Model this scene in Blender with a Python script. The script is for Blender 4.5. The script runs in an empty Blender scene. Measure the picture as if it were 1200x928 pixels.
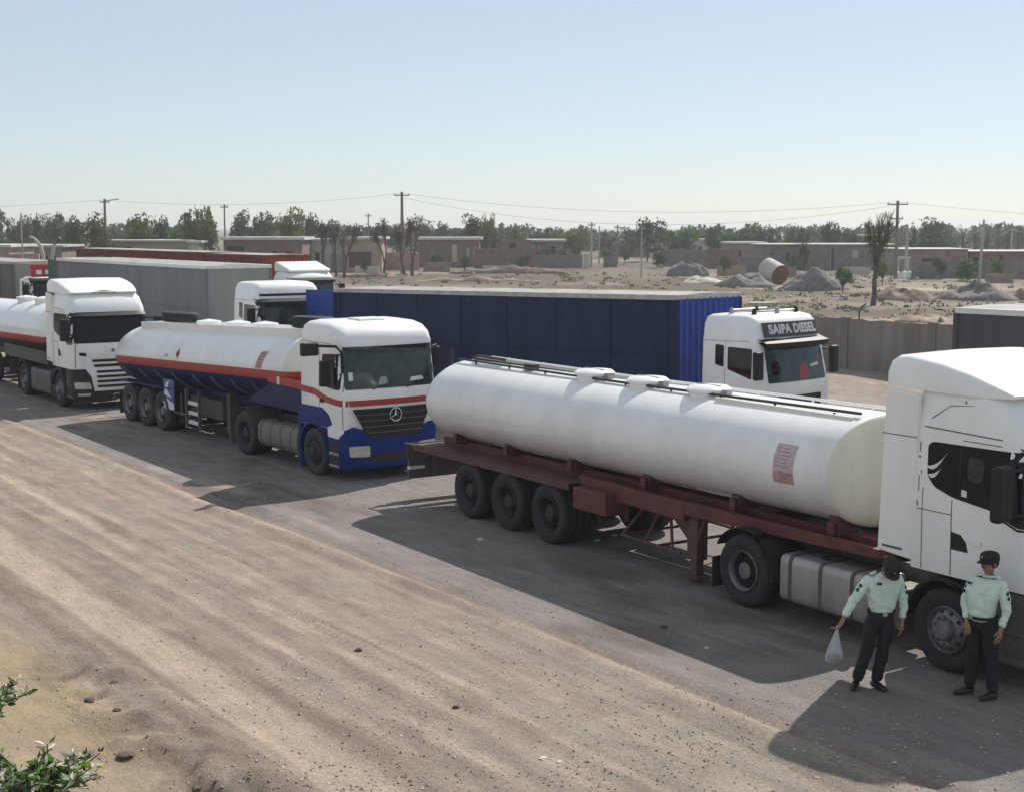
import bpy, bmesh, math, random
import numpy as np
from mathutils import Vector, Matrix, Euler, Quaternion

S = bpy.context.scene
C = S.collection
PI = math.pi
R = math.radians

# ------------------------------------------------------------------ camera
cam_d = bpy.data.cameras.new('camera')
cam = bpy.data.objects.new('camera', cam_d)
C.objects.link(cam)
cam.location = (0, 0, 5.47)
cam.rotation_euler = (R(90 - 6.72), 0, 0)
cam_d.sensor_width = 36
cam_d.lens = 36 * 1680 / 1200
cam_d.clip_end = 20000
S.camera = cam

# ------------------------------------------------------------------ sky, sun, exposure
SUN_AZ = 31.0      # clockwise from +Y
SUN_EL = 42.0
w = bpy.data.worlds.new('World')
S.world = w
w.use_nodes = True
nt = w.node_tree
bg = nt.nodes['Background']
sky = nt.nodes.new('ShaderNodeTexSky')
sky.sky_type = 'NISHITA'
sky.sun_disc = False
sky.sun_elevation = R(SUN_EL)
sky.sun_rotation = R(SUN_AZ)
sky.air_density = 0.8
sky.dust_density = 0.35
sky.ozone_density = 4.0
sky.altitude = 0
bg.inputs[1].default_value = 0.05
nt.links.new(sky.outputs[0], bg.inputs[0])
# dust veil: the same pale, even haze in every direction of the sky
veil = nt.nodes.new('ShaderNodeBackground'); veil.inputs[0].default_value = (0.325, 0.345, 0.330, 1); veil.inputs[1].default_value = 1.0
ads = nt.nodes.new('ShaderNodeAddShader')
nt.links.new(bg.outputs[0], ads.inputs[0]); nt.links.new(veil.outputs[0], ads.inputs[1]); nt.links.new(ads.outputs[0], nt.nodes['World Output'].inputs[0])

sd = bpy.data.lights.new('sun', 'SUN')
sd.energy = 4.8
sd.angle = R(0.6)
sd.color = (1.0, 0.95, 0.87)
sun = bpy.data.objects.new('sun', sd)
C.objects.link(sun)
sdir = Vector((math.sin(R(SUN_AZ)) * math.cos(R(SUN_EL)), math.cos(R(SUN_AZ)) * math.cos(R(SUN_EL)), math.sin(R(SUN_EL))))
sun.rotation_euler = (-sdir).to_track_quat('-Z', 'Y').to_euler()
sun.location = (0, 0, 60)

S.view_settings.view_transform = 'Standard'
S.view_settings.look = 'None'
S.view_settings.exposure = 0.16
S.view_settings.gamma = 1
S.render.engine = 'CYCLES'
S.cycles.max_bounces = 6
S.cycles.volume_bounces = 0

rng = random.Random(7)

# ------------------------------------------------------------------ materials
MATS = {}
def M(name, col, rough=0.6, metal=0.0, var=0.12, vs=2.0, bump=0.0, bs=30.0, coat=0.0, dust=0.0, dz=1.6,
      dcol=(0.33, 0.27, 0.21), streak=False, spec=0.5, rnd=0.0):
    if name in MATS: return MATS[name]
    m = bpy.data.materials.new(name); m.use_nodes = True
    n, l = m.node_tree.nodes, m.node_tree.links
    b = n['Principled BSDF']
    b.inputs['Roughness'].default_value = rough
    b.inputs['Metallic'].default_value = metal
    b.inputs['Specular IOR Level'].default_value = spec
    b.inputs['Coat Weight'].default_value = coat
    tc = n.new('ShaderNodeTexCoord')
    mp = n.new('ShaderNodeMapping'); l.new(tc.outputs['Object'], mp.inputs[0])
    if streak: mp.inputs['Scale'].default_value = (1, 1, 0.18)
    nz = n.new('ShaderNodeTexNoise'); nz.inputs['Scale'].default_value = vs; nz.inputs['Detail'].default_value = 6
    nz.inputs['Roughness'].default_value = 0.65
    l.new(mp.outputs[0], nz.inputs[0])
    rp = n.new('ShaderNodeMapRange'); rp.inputs[1].default_value = 0.35; rp.inputs[2].default_value = 0.65
    rp.inputs[3].default_value = 1 - var; rp.inputs[4].default_value = 1 + var * 0.35
    l.new(nz.outputs[0], rp.inputs[0])
    mx = n.new('ShaderNodeMix'); mx.data_type = 'RGBA'; mx.blend_type = 'MULTIPLY'; mx.inputs[0].default_value = 1
    mx.inputs[6].default_value = (*col, 1)
    cc = n.new('ShaderNodeCombineColor')
    for i in range(3): l.new(rp.outputs[0], cc.inputs[i])
    l.new(cc.outputs[0], mx.inputs[7])
    last = mx.outputs[2]
    if rnd > 0:
        oi = n.new('ShaderNodeObjectInfo')
        hs = n.new('ShaderNodeHueSaturation')
        r2 = n.new('ShaderNodeMapRange'); r2.inputs[3].default_value = 1 - rnd; r2.inputs[4].default_value = 1 + rnd
        l.new(oi.outputs['Random'], r2.inputs[0]); l.new(r2.outputs[0], hs.inputs['Value'])
        l.new(last, hs.inputs['Color']); last = hs.outputs[0]
    if dust > 0:
        sx = n.new('ShaderNodeSeparateXYZ'); l.new(tc.outputs['Object'], sx.inputs[0])
        r3 = n.new('ShaderNodeMapRange'); r3.inputs[1].default_value = 0.1; r3.inputs[2].default_value = dz
        r3.inputs[3].default_value = 1; r3.inputs[4].default_value = 0.12
        l.new(sx.outputs[2], r3.inputs[0])
        n2 = n.new('ShaderNodeTexNoise'); n2.inputs['Scale'].default_value = 5; n2.inputs['Detail'].default_value = 8
        n2.inputs['Roughness'].default_value = 0.7
        l.new(tc.outputs['Object'], n2.inputs[0])
        mm = n.new('ShaderNodeMath'); mm.operation = 'MULTIPLY'; l.new(r3.outputs[0], mm.inputs[0]); l.new(n2.outputs[0], mm.inputs[1])
        m2 = n.new('ShaderNodeMath'); m2.operation = 'MULTIPLY'; m2.use_clamp = True; l.new(mm.outputs[0], m2.inputs[0]); m2.inputs[1].default_value = dust * 2
        mx2 = n.new('ShaderNodeMix'); mx2.data_type = 'RGBA'; l.new(m2.outputs[0], mx2.inputs[0]); l.new(last, mx2.inputs[6])
        mx2.inputs[7].default_value = (*dcol, 1); last = mx2.outputs[2]
    l.new(last, b.inputs['Base Color'])
    if bump > 0:
        n3 = n.new('ShaderNodeTexNoise'); n3.inputs['Scale'].default_value = bs; n3.inputs['Detail'].default_value = 5
        l.new(tc.outputs['Object'], n3.inputs[0])
        bp = n.new('ShaderNodeBump'); bp.inputs['Strength'].default_value = bump; bp.inputs['Distance'].default_value = 0.03
        l.new(n3.outputs[0], bp.inputs['Height']); l.new(bp.outputs[0], b.inputs['Normal'])
    m.diffuse_color = (*col, 1)
    MATS[name] = m
    return m

white_paint = M('white_paint', (0.88, 0.89, 0.88), 0.3, var=0.06, vs=1.5, dust=0.12, dz=2.2, coat=0.3, streak=True)
tank_white = M('tank_white', (0.86, 0.87, 0.86), 0.26, var=0.09, vs=1.4, coat=0.3, dust=0.20, dz=2.6, streak=True)
tank_cream = M('tank_cream', (0.80, 0.78, 0.68), 0.45, var=0.10, vs=1.5, dust=0.18, dz=2.4, streak=True)
blue_paint = M('blue_paint', (0.008, 0.032, 0.20), 0.4, var=0.2, vs=3, dust=0.06, dz=1.0, dcol=(0.10, 0.13, 0.2), spec=0.15)
navy_paint = M('navy_paint', (0.008, 0.018, 0.085), 0.4, var=0.3, vs=3, dust=0.03, dz=1.3, dcol=(0.08, 0.10, 0.16), spec=0.15)
red_stripe = M('red_stripe', (0.42, 0.035, 0.03), 0.45, var=0.2, vs=3, dust=0.1)
maroon = M('maroon_paint', (0.125, 0.020, 0.016), 0.55, var=0.4, vs=3.5, dust=0.10, dz=1.6)
dark_maroon = M('dark_maroon_paint', (0.085, 0.022, 0.024), 0.6, var=0.3, vs=3, dust=0.16, dz=1.6)
black_metal = M('black_metal', (0.02, 0.02, 0.022), 0.6, var=0.3, vs=4, dust=0.35, dz=1.6)
black_plastic = M('black_plastic', (0.014, 0.014, 0.016), 0.5, var=0.2, vs=4, dust=0.12, dz=1.3, spec=0.25)
grey_plastic = M('grey_plastic', (0.06, 0.06, 0.075), 0.55, var=0.2, vs=4, dust=0.25, dz=1.5)
rubber = M('tyre_rubber', (0.028, 0.028, 0.030), 0.85, var=0.3, vs=6, bump=0.15, bs=40)
rubber_dusty = M('dusty_tyre_rubber', (0.055, 0.052, 0.048), 0.9, var=0.35, vs=5, bump=0.15, bs=40)
rim_grey = M('rim_grey', (0.22, 0.22, 0.23), 0.5, 0.5, var=0.3, vs=8)
rim_dark = M('rim_dark', (0.035, 0.035, 0.04), 0.6, 0.2, var=0.3, vs=8)
alu = M('brushed_aluminium', (0.42, 0.41, 0.40), 0.42, 0.55, var=0.25, vs=3, dust=0.25, dz=1.2, streak=True)
grey_tank = M('dusty_grey_tank', (0.17, 0.165, 0.15), 0.6, 0.2, var=0.25, vs=4, dust=0.4, dz=1.2)
chrome = M('chrome', (0.7, 0.7, 0.7), 0.2, 1.0, var=0.05)
lamp_glass = M('lamp_glass', (0.6, 0.6, 0.55), 0.15, 0.1, var=0.2, vs=12)
orange_lens = M('orange_lens', (0.5, 0.10, 0.02), 0.3, var=0.1)
seam_mat = M('panel_gap', (0.10, 0.10, 0.10), 0.8, var=0.0)
glass = M('dark_window_glass', (0.007, 0.009, 0.013), 0.04, var=0.3, vs=2.5, spec=0.2)
glass_teal = M('teal_windscreen_glass', (0.035, 0.065, 0.065), 0.06, var=0.55, vs=2.2, spec=0.4)
glass_top = M('tinted_windscreen_band', (0.008, 0.018, 0.016), 0.1, var=0.2)
decal_white = M('decal_white', (0.72, 0.73, 0.74), 0.5, var=0.06)
decal_red = M('faded_red_decal', (0.52, 0.30, 0.30), 0.6, var=0.3, vs=14)
decal_pink = M('faded_pink_decal', (0.55, 0.47, 0.49), 0.6, var=0.2, vs=14)
bright_red = M('bright_red', (0.45, 0.03, 0.03), 0.5, var=0.2, vs=10)

# ------------------------------------------------------------------ mesh helpers
def tag(o, label=None, cat=None, group=None, kind=None):
    if label: o['label'] = label
    if cat: o['category'] = cat
    if group: o['group'] = group
    if kind: o['kind'] = kind
    return o

def thing(name, label, cat, loc=(0, 0, 0), rot=0, group=None, rx=0, ry=0):
    o = bpy.data.objects.new(name, None); C.objects.link(o)
    o.empty_display_size = 0.3
    o.location = loc; o.rotation_euler = (rx, ry, rot)
    return tag(o, label, cat, group)

def link_mesh(name, me, parent=None, loc=None, rot=None):
    o = bpy.data.objects.new(name, me); C.objects.link(o)
    if parent: o.parent = parent
    if loc: o.location = loc
    if rot: o.rotation_euler = rot
    return o

def obj(name, bm, mats, parent=None, smooth=True, bevel=0, seg=2, ang=40, loc=None, rot=None):
    me = bpy.data.meshes.new(name)
    bmesh.ops.recalc_face_normals(bm, faces=bm.faces)
    if smooth:
        for f in bm.faces: f.smooth = True
        for e in bm.edges:
            if len(e.link_faces) == 2 and e.calc_face_angle(0) > R(ang): e.smooth = False
    bm.to_mesh(me); bm.free()
    for m in (mats if isinstance(mats, (list, tuple)) else [mats]): me.materials.append(m)
    o = link_mesh(name, me, parent, loc, rot)
    if bevel:
        md = o.modifiers.new('bevel', 'BEVEL'); md.width = bevel; md.segments = seg; md.limit_method = 'ANGLE'
        md.angle_limit = R(35); md.harden_normals = smooth
    return o

def B(): return bmesh.new()

def box(bm, x0, x1, y0, y1, z0, z1, mi=0):
    vs = [bm.verts.new(p) for p in ((x0, y0, z0), (x1, y0, z0), (x1, y1, z0), (x0, y1, z0), (x0, y0, z1), (x1, y0, z1), (x1, y1, z1), (x0, y1, z1))]
    for q in ((0, 3, 2, 1), (4, 5, 6, 7), (0, 1, 5, 4), (1, 2, 6, 5), (2, 3, 7, 6), (3, 0, 4, 7)):
        f = bm.faces.new([vs[i] for i in q]); f.material_index = mi
    return bm

def boxo(name, dims, mat, parent, bevel=0.01, **k):
    return obj(name, box(B(), *dims), mat, parent, bevel=bevel, **k)

def prism(bm, poly, y0, y1, axis='y', mi=0):
    """extrude a 2D polygon. axis y: poly in (x,z); axis x: poly in (y,z); axis z: poly in (x,y)"""
    def P(a, b, t):
        return (a, t, b) if axis == 'y' else ((t, a, b) if axis == 'x' else (a, b, t))
    A = [bm.verts.new(P(a, b, y0)) for a, b in poly]
    D = [bm.verts.new(P(a, b, y1)) for a, b in poly]
    n = len(poly)
    bm.faces.new(A).material_index = mi; bm.faces.new(D[::-1]).material_index = mi
    for i in range(n):
        f = bm.faces.new((A[i], D[i], D[(i + 1) % n], A[(i + 1) % n])); f.material_index = mi
    return bm

def tube(bm, pts, r, n=8, mi=0, cap=True):
    pts = [Vector(p) for p in pts]
    rs = r if isinstance(r, (list, tuple)) else [r] * len(pts)
    rings = []
    for i, p in enumerate(pts):
        d = (pts[min(i + 1, len(pts) - 1)] - pts[max(i - 1, 0)]).normalized()
        up = Vector((0, 0, 1)) if abs(d.z) < 0.9 else Vector((1, 0, 0))
        a = d.cross(up).normalized(); b = d.cross(a).normalized()
        rings.append([bm.verts.new(p + (a * math.cos(2 * PI * k / n) + b * math.sin(2 * PI * k / n)) * rs[i]) for k in range(n)])
    for i in range(len(rings) - 1):
        for k in range(n):
            f = bm.faces.new((rings[i][k], rings[i][(k + 1) % n], rings[i + 1][(k + 1) % n], rings[i + 1][k])); f.material_index = mi
    if cap:
        bm.faces.new(rings[0][::-1]).material_index = mi; bm.faces.new(rings[-1]).material_index = mi
    return bm

def lathe(bm, prof, axis='z', n=24, c=(0, 0, 0), mi=0, rmod=None, caps=True):
    """prof: list of (radius, height)"""
    rings = []
    for j, (r, h) in enumerate(prof):
        ring = []
        for k in range(n):
            a = 2 * PI * k / n
            rr = r if rmod is None else r + rmod(j, k)
            u, v = rr * math.cos(a), rr * math.sin(a)
            p = {'z': (u, v, h), 'y': (u, h, v), 'x': (h, u, v)}[axis]
            ring.append(bm.verts.new((p[0] + c[0], p[1] + c[1], p[2] + c[2])))
        rings.append(ring)
    for i in range(len(rings) - 1):
        for k in range(n):
            f = bm.faces.new((rings[i][k], rings[i][(k + 1) % n], rings[i + 1][(k + 1) % n], rings[i + 1][k])); f.material_index = mi
    if caps and prof[0][0] > 1e-4: bm.faces.new(rings[0][::-1]).material_index = mi
    if caps and prof[-1][0] > 1e-4: bm.faces.new(rings[-1]).material_index = mi
    bmesh.ops.remove_doubles(bm, verts=bm.verts, dist=1e-5)
    return bm

def lerp_prof(prof, z, i):
    if z <= prof[0][0]: return prof[0][i]
    for a, b in zip(prof, prof[1:]):
        if z <= b[0]:
            t = (z - a[0]) / (b[0] - a[0]); return a[i] * (1 - t) + b[i] * t
    return prof[-1][i]

def smoothstep(a, b, x):
    t = np.clip((x - a) / (b - a), 0, 1); return t * t * (3 - 2 * t)

# ---- lattice noise
def vnoise(x, y, seed=0):
    x = np.asarray(x, float); y = np.asarray(y, float)
    xi = np.floor(x).astype(np.int64); yi = np.floor(y).astype(np.int64); fx = x - xi; fy = y - yi
    fx = fx * fx * (3 - 2 * fx); fy = fy * fy * (3 - 2 * fy)
    def h(a, b):
        n = (a * 374761393 + b * 668265263 + seed * 974711) & 0x7fffffff
        n = ((n ^ (n >> 13)) * 1274126177) & 0x7fffffff
        n = (n ^ (n >> 16)) & 0xffff
        return n / 65535.0
    return (h(xi, yi) * (1 - fx) + h(xi + 1, yi) * fx) * (1 - fy) + (h(xi, yi + 1) * (1 - fx) + h(xi + 1, yi + 1) * fx) * fy
def fbm(x, y, seed=0, o=4):
    t = 0; a = 0.5
    for i in range(o): t = t + a * vnoise(x * 2 ** i, y * 2 ** i, seed + i * 17); a *= 0.5
    return t / (1 - 0.5 ** o)

# ------------------------------------------------------------------ ground
T1F = (5.339, 17.239); HD1 = R(-56.8)
UX, UY = math.cos(R(-56)), math.sin(R(-56)); NX, NY = UY, -UX
def ab(x, y):
    dx, dy = x - 5.34, y - 17.24
    return dx * UX + dy * UY, dx * NX + dy * NY
def ground_fields(x, y):
    a, b = ab(x, y)
    bw = b + (fbm(a * 0.10, b * 0.10, 3, 2) - 0.5) * 0.7 + (fbm(a * 0.5, b * 0.5, 9, 3) - 0.5) * 0.10
    band = lambda c, w, s=0.05: smoothstep(c - w - s, c - w + s, bw) * (1 - smoothstep(c + w - s, c + w + s, bw))
    near = 1 - smoothstep(42, 60, y)
    wear = smoothstep(0.30, 0.52, fbm(a * 0.35, b * 1.2, 33, 3))
    wear2 = smoothstep(0.38, 0.55, fbm(a * 0.22 + 7, b * 1.5, 35, 3))
    light = (0.55 * band(3.35, 0.14) * wear + 0.7 * band(5.75, 0.17) * wear2 + 0.55 * band(6.35, 0.13) * wear + 1.0 * band(7.80, 0.36, 0.07) * (0.6 + 0.4 * wear) + 0.4 * band(4.5, 0.13) * wear2
             + 0.4 * band(4.05, 0.07) * wear2 + 0.35 * band(5.2, 0.08) * wear + 0.3 * band(7.1, 0.06) * wear) * near
    dark = (0.6 * band(8.45, 0.28, 0.12) + 0.5 * band(6.62, 0.10) * wear + 0.6 * band(7.2, 0.20, 0.12) + 0.9 * band(3.05, 0.06, 0.03) + 0.5 * band(5.5, 0.06) * wear2 + 0.4 * band(6.05, 0.06) * wear2 + 0.3 * band(4.8, 0.12) * wear) * near
    # many narrow tyre marks, each worn through along part of its length
    rs = random.Random(12)
    for i in range(34):
        c0, sl, w_ = rs.uniform(3.4, 8.9), rs.uniform(-0.05, 0.05), rs.uniform(0.02, 0.06); sgn = rs.random() < 0.5
        c_ = c0 + sl * (a + 10) + 0.12 * np.sin(a * rs.uniform(0.15, 0.4) + i)
        m_ = smoothstep(c_ - w_ - .025, c_ - w_ + .025, b) * (1 - smoothstep(c_ + w_ - .025, c_ + w_ + .025, b)) * smoothstep(0.42, 0.55, vnoise(a * 0.16 + i * 3.7, b * 0 + i, 50 + i)) * near
        if sgn: light = light + 0.55 * m_
        else: dark = dark + 0.6 * m_
    brk = 0.6 + 0.6 * smoothstep(0.35, 0.62, fbm(a * 0.9, b * 4.0, 71, 4)); brk2 = 0.6 + 0.6 * smoothstep(0.35, 0.62, fbm(a * 1.1, b * 4.0, 73, 4))
    light = np.clip(np.maximum(light * brk, 0.95 * band(7.80, 0.36, 0.05) * near), 0, 1); dark = np.clip(dark * brk2, 0, 1)
    lot = (1 - smoothstep(2.7, 3.1, bw)) * near * smoothstep(-7, -5, b)
    sand = smoothstep(8.8, 9.4, bw) * near
    fine = fbm(a * 0.18 + b * 0.05, b * 4.5, 21, 4)
    fine2 = fbm(a * 2.6, b * 4.0, 31, 4)
    grain = fbm(x * 6.5, y * 6.5, 47, 3)
    gravel = smoothstep(-5.5, 1.5, a) * smoothstep(2.4, 3.6, bw) * (1 - smoothstep(5.5, 8.0, bw)) * near
    z = 0.0 * x
    rut = (0.05 * band(3.36, 0.10, 0.10) - 0.045 * band(3.02, 0.10, 0.08) - 0.022 * band(5.75, 0.17) - 0.02 * band(6.35, 0.13) - 0.03 * band(7.80, 0.34, 0.08)
           + 0.02 * band(6.62, 0.1, 0.08) + 0.03 * band(8.5, 0.22, 0.15) - 0.02 * band(4.5, 0.13) + 0.015 * band(5.5, 0.06, 0.05)) * near
    off = smoothstep(2.5, 4, b) * near
    z = z + rut + (fine - 0.5) * 0.003 * off + (fine2 - 0.5) * 0.005 * off * (1 - 0.7 * np.clip(light, 0, 1)) + (grain - 0.5) * 0.022 * near * (0.35 + 0.65 * smoothstep(2.5, 4, b)) * (1 - 0.6 * np.clip(light, 0, 1))
    # churned ridge at the near left corner
    ridge = np.exp(-((bw - 9.05) / 0.50) ** 2) * smoothstep(-7.5, -5.5, a)
    z = z + ridge * (0.05 + 0.46 * (fbm(x * 2.4, y * 2.4, 41, 5) - 0.5)) * near
    z = z + smoothstep(9.3, 11.5, b) * 0.35 * near
    # the second row of lorries stands a little lower
    z = z - 0.30 * smoothstep(-4.6, -6.6, b) * smoothstep(-26, -20, a) * (1 - smoothstep(64, 80, y)) * (1 - smoothstep(24, 34, x)) * smoothstep(-6.8, -4.6, x + 0 * y)
    z = z - 0.32 * np.exp(-(((x + 3.2) / 5.0) ** 2 + ((y - 48.0) / 4.5) ** 2))
    far = smoothstep(60, 75, y)
    z = z + far * ((fbm(x * 0.05, y * 0.05, 51, 3) - 0.5) * 0.5 + (fbm(x * 0.3, y * 0.3, 53, 3) - 0.5) * 0.35) * (1 - smoothstep(350, 500, y))
    return z, light, dark, lot, sand, gravel, far, fine, fine2, a, b

def axis(lo, hi, step, far, g=1.07):
    mid = list(np.arange(lo, hi + step * 0.5, step))
    up, s, v = [], step, mid[-1]
    while v < far: s *= g; v += s; up.append(v)
    dn, s, v = [], step, mid[0]
    while v > -far: s *= g; v -= s; dn.append(v)
    return np.array(dn[::-1] + mid + up)

def build_ground():
    xs = axis(-15, 9, 0.08, 3500); ys = axis(12.6, 40, 0.08, 3500)
    ys = ys[ys > -700]
    X, Y = np.meshgrid(xs, ys)
    Z, light, dark, lot, sand, gravel, far, fine, fine2, a, b = ground_fields(X, Y)
    nx, ny = len(xs), len(ys)
    co = np.stack([X.ravel(), Y.ravel(), Z.ravel()], 1)
    idx = np.arange(nx * ny).reshape(ny, nx)
    q = np.stack([idx[:-1, :-1], idx[:-1, 1:], idx[1:, 1:], idx[1:, :-1]], -1).reshape(-1, 4)
    me = bpy.data.meshes.new('ground')
    me.vertices.add(len(co)); me.vertices.foreach_set('co', co.ravel())
    me.loops.add(q.size); me.loops.foreach_set('vertex_index', q.ravel().astype(np.int32))
    me.polygons.add(len(q)); me.polygons.foreach_set('loop_start', np.arange(0, q.size, 4, dtype=np.int32))
    me.polygons.foreach_set('use_smooth', np.ones(len(q), bool))
    me.update(); me.validate()
    # soil colours (real dirt colours, no light)
    base = np.array([0.345, 0.272, 0.240]); cl = np.array([0.50, 0.405, 0.315]); cd = np.array([0.235, 0.180, 0.146])
    clot = np.array([0.265, 0.242, 0.232]); csand = np.array([0.40, 0.315, 0.20]); cg = np.array([0.33, 0.305, 0.262])
    cfar = np.array([0.150, 0.122, 0.095])
    col = np.broadcast_to(base, (nx * ny, 3)).copy()
    def mix(c, t):
        nonlocal col
        t = np.clip(t.ravel()[:, None], 0, 1); col = col * (1 - t) + c * t
    pat = fbm(X * 0.35, Y * 0.35, 61, 4)
    mix(cg, smoothstep(0.5, 0.75, pat) * 0.6)
    mix(cg, gravel * 0.75)
    mix(cd, smoothstep(0.48, 0.70, fine) * 0.32 * (1 - lot))
    mix(cl, smoothstep(0.5, 0.75, 1 - fine) * 0.3 * (1 - lot))
    mot = fbm(a * 2.2, b * 6.5, 75, 5); mix(cd, smoothstep(0.50, 0.66, mot) * 0.16 * (1 - 0.5 * lot)); mix(cl, smoothstep(0.54, 0.70, 1 - mot) * 0.16 * (1 - 0.6 * lot))
    mix(cg, smoothstep(0.5, 0.66, fbm(a * 0.5 + 5, b * 1.4, 79, 4)) * 0.4 * (1 - lot))
    mix(cd, smoothstep(0.55, 0.75, fine2) * 0.18 * (1 - lot)); mix(cl * 0.95, smoothstep(0.58, 0.78, 1 - fine2) * 0.15 * (1 - lot))
    mix(clot, lot * 0.92)
    mix(cl * 0.95, smoothstep(0.62, 0.8, fbm(a * 0.25, b * 1.2, 77, 4)) * 0.5 * lot)
    mix(cd * 0.6, smoothstep(0.62, 0.8, fbm(a * 0.3, b * 0.9, 87, 4)) * 0.6 * lot)
    mix(csand, sand * (0.55 + 0.4 * smoothstep(0.4, 0.7, pat)))
    mix(cd, 0.7 * np.exp(-((b - 9.0) / 0.7) ** 2) * smoothstep(-7.5, -5.5, a) * smoothstep(0.45, 0.6, fbm(X * 1.8, Y * 1.8, 43, 4)))
    mix(cd, dark * 0.8); mix(cl, light * (0.75 + 0.35 * (fine2 - 0.5)))
    # beyond the wall: dry waste ground with pale paths
    fp = fbm(X * 0.06, Y * 0.035, 91, 5); fq = fbm(X * 0.05 + 9, Y * 0.12, 93, 4)
    mix(cfar * (0.9), far * 0.95); mix(np.array([0.19, 0.165, 0.125]), far * smoothstep(0.46, 0.60, fp) * 0.85)
    mix(np.array([0.13, 0.105, 0.085]), far * smoothstep(0.52, 0.66, fbm(X * 0.22, Y * 0.12, 95, 4)) * 0.7)
    mix(np.array([0.33, 0.28, 0.235]), far * smoothstep(0.56, 0.66, fq) * 0.7)
    mix(np.array([0.16, 0.17, 0.11]), far * smoothstep(240, 330, Y) * 0.7)
    # pale path across the waste ground on the right
    path = np.exp(-((Y - (131 - 0.42 * (X - 24))) / 2.2) ** 2) * smoothstep(18, 24, X)
    mix(np.array([0.46, 0.40, 0.33]), path)
    ca = me.color_attributes.new('soil', 'FLOAT_COLOR', 'POINT')
    ca.data.foreach_set('color', np.concatenate([col, np.ones((len(col), 1))], 1).ravel().astype(np.float32))
    o = link_mesh('ground', me); tag(o, kind='structure')
    m = bpy.data.materials.new('dusty_soil'); m.use_nodes = True
    n, l = m.node_tree.nodes, m.node_tree.links; bs = n['Principled BSDF']
    bs.inputs['Roughness'].default_value = 0.95; bs.inputs['Specular IOR Level'].default_value = 0.12
    at = n.new('ShaderNodeAttribute'); at.attribute_name = 'soil'
    tc = n.new('ShaderNodeTexCoord')
    def noise(scale, det, rough, src=None):
        k = n.new('ShaderNodeTexNoise'); k.inputs['Scale'].default_value = scale; k.inputs['Detail'].default_value = det
        k.inputs['Roughness'].default_value = rough; l.new(src or tc.outputs['Object'], k.inputs[0]); return k
    m0 = n.new('ShaderNodeMapping'); m0.inputs['Rotation'].default_value = (0, 0, R(56)); l.new(tc.outputs['Object'], m0.inputs[0])
    mp = n.new('ShaderNodeMapping'); mp.inputs['Scale'].default_value = (0.16, 1, 1); l.new(m0.outputs[0], mp.inputs[0])
    def rng_(src, a0, a1, b0, b1):
        k = n.new('ShaderNodeMapRange'); k.inputs[1].default_value = a0; k.inputs[2].default_value = a1; k.inputs[3].default_value = b0; k.inputs[4].default_value = b1
        l.new(src, k.inputs[0]); return k.outputs[0]
    k1 = rng_(noise(4, 12, 0.8, mp.outputs[0]).outputs[0], 0.3, 0.7, 0.70, 1.26)
    k2 = rng_(noise(24, 8, 0.85).outputs[0], 0.3, 0.7, 0.66, 1.32)
    k3 = rng_(noise(1.1, 6, 0.6).outputs[0], 0.35, 0.65, 0.88, 1.1)
    vo = n.new('ShaderNodeTexVoronoi'); vo.inputs['Scale'].default_value = 16; l.new(tc.outputs['Object'], vo.inputs[0])
    k4 = rng_(vo.outputs['Distance'], 0.02, 0.26, 1.40, 0.97)
    def mul(p, q):
        k = n.new('ShaderNodeMath'); k.operation = 'MULTIPLY'; l.new(p, k.inputs[0]); l.new(q, k.inputs[1]); return k.outputs[0]
    f = mul(mul(k1, k2), mul(k3, k4))
    cc = n.new('ShaderNodeCombineColor')
    for i in range(3): l.new(f, cc.inputs[i])
    mx = n.new('ShaderNodeMix'); mx.data_type = 'RGBA'; mx.blend_type = 'MULTIPLY'; mx.inputs[0].default_value = 1
    l.new(at.outputs['Color'], mx.inputs[6]); l.new(cc.outputs[0], mx.inputs[7])
    l.new(mx.outputs[2], bs.inputs['Base Color'])
    bp = n.new('ShaderNodeBump'); bp.inputs['Strength'].default_value = 0.7; bp.inputs['Distance'].default_value = 0.03
    l.new(f, bp.inputs['Height']); l.new(bp.outputs[0], bs.inputs['Normal'])
    me.materials.append(m)
build_ground()

def gz(x, y):
    return float(ground_fields(np.array([float(x)]), np.array([float(y)]))[0][0])
# ------------------------------------------------------------------ wheels
def tyre_mesh(name, rad, width, mat, dual=False):
    bm = B()
    def one(y0, y1):
        wd = y1 - y0; p = []
        ri = rad * 0.56
        prof = [(ri, 0.16), (rad * 0.70, 0.03), (rad * 0.86, 0.0), (rad * 0.94, 0.05), (rad * 0.985, 0.12), (rad, 0.17), (rad, 0.30), (rad - 0.014, 0.31), (rad - 0.014, 0.345), (rad, 0.355),
                (rad, 0.48), (rad - 0.014, 0.485), (rad - 0.014, 0.515), (rad, 0.52), (rad, 0.645), (rad - 0.014, 0.655), (rad - 0.014, 0.69), (rad, 0.70), (rad, 0.83), (rad * 0.985, 0.88),
                (rad * 0.94, 0.95), (rad * 0.86, 1.0), (rad * 0.70, 0.97), (ri, 0.84)]
        p = [(r_, y0 + wd * t) for r_, t in prof]
        blocks = {4, 5, 18, 19}
        lathe(bm, p, 'y', 56, rmod=lambda j, k: (-0.012 if (k % 2 and j in blocks) else 0), caps=False)
    if dual:
        one(-width / 2, -0.02); one(0.02, width / 2)
    else: one(-width / 2, width / 2)
    for f in bm.faces: f.smooth = True
    for e in bm.edges:
        if len(e.link_faces) == 2 and e.calc_face_angle(0) > R(42): e.smooth = False
    bmesh.ops.recalc_face_normals(bm, faces=bm.faces)
    me = bpy.data.meshes.new(name); bm.to_mesh(me); bm.free(); me.materials.append(mat); return me

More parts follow.
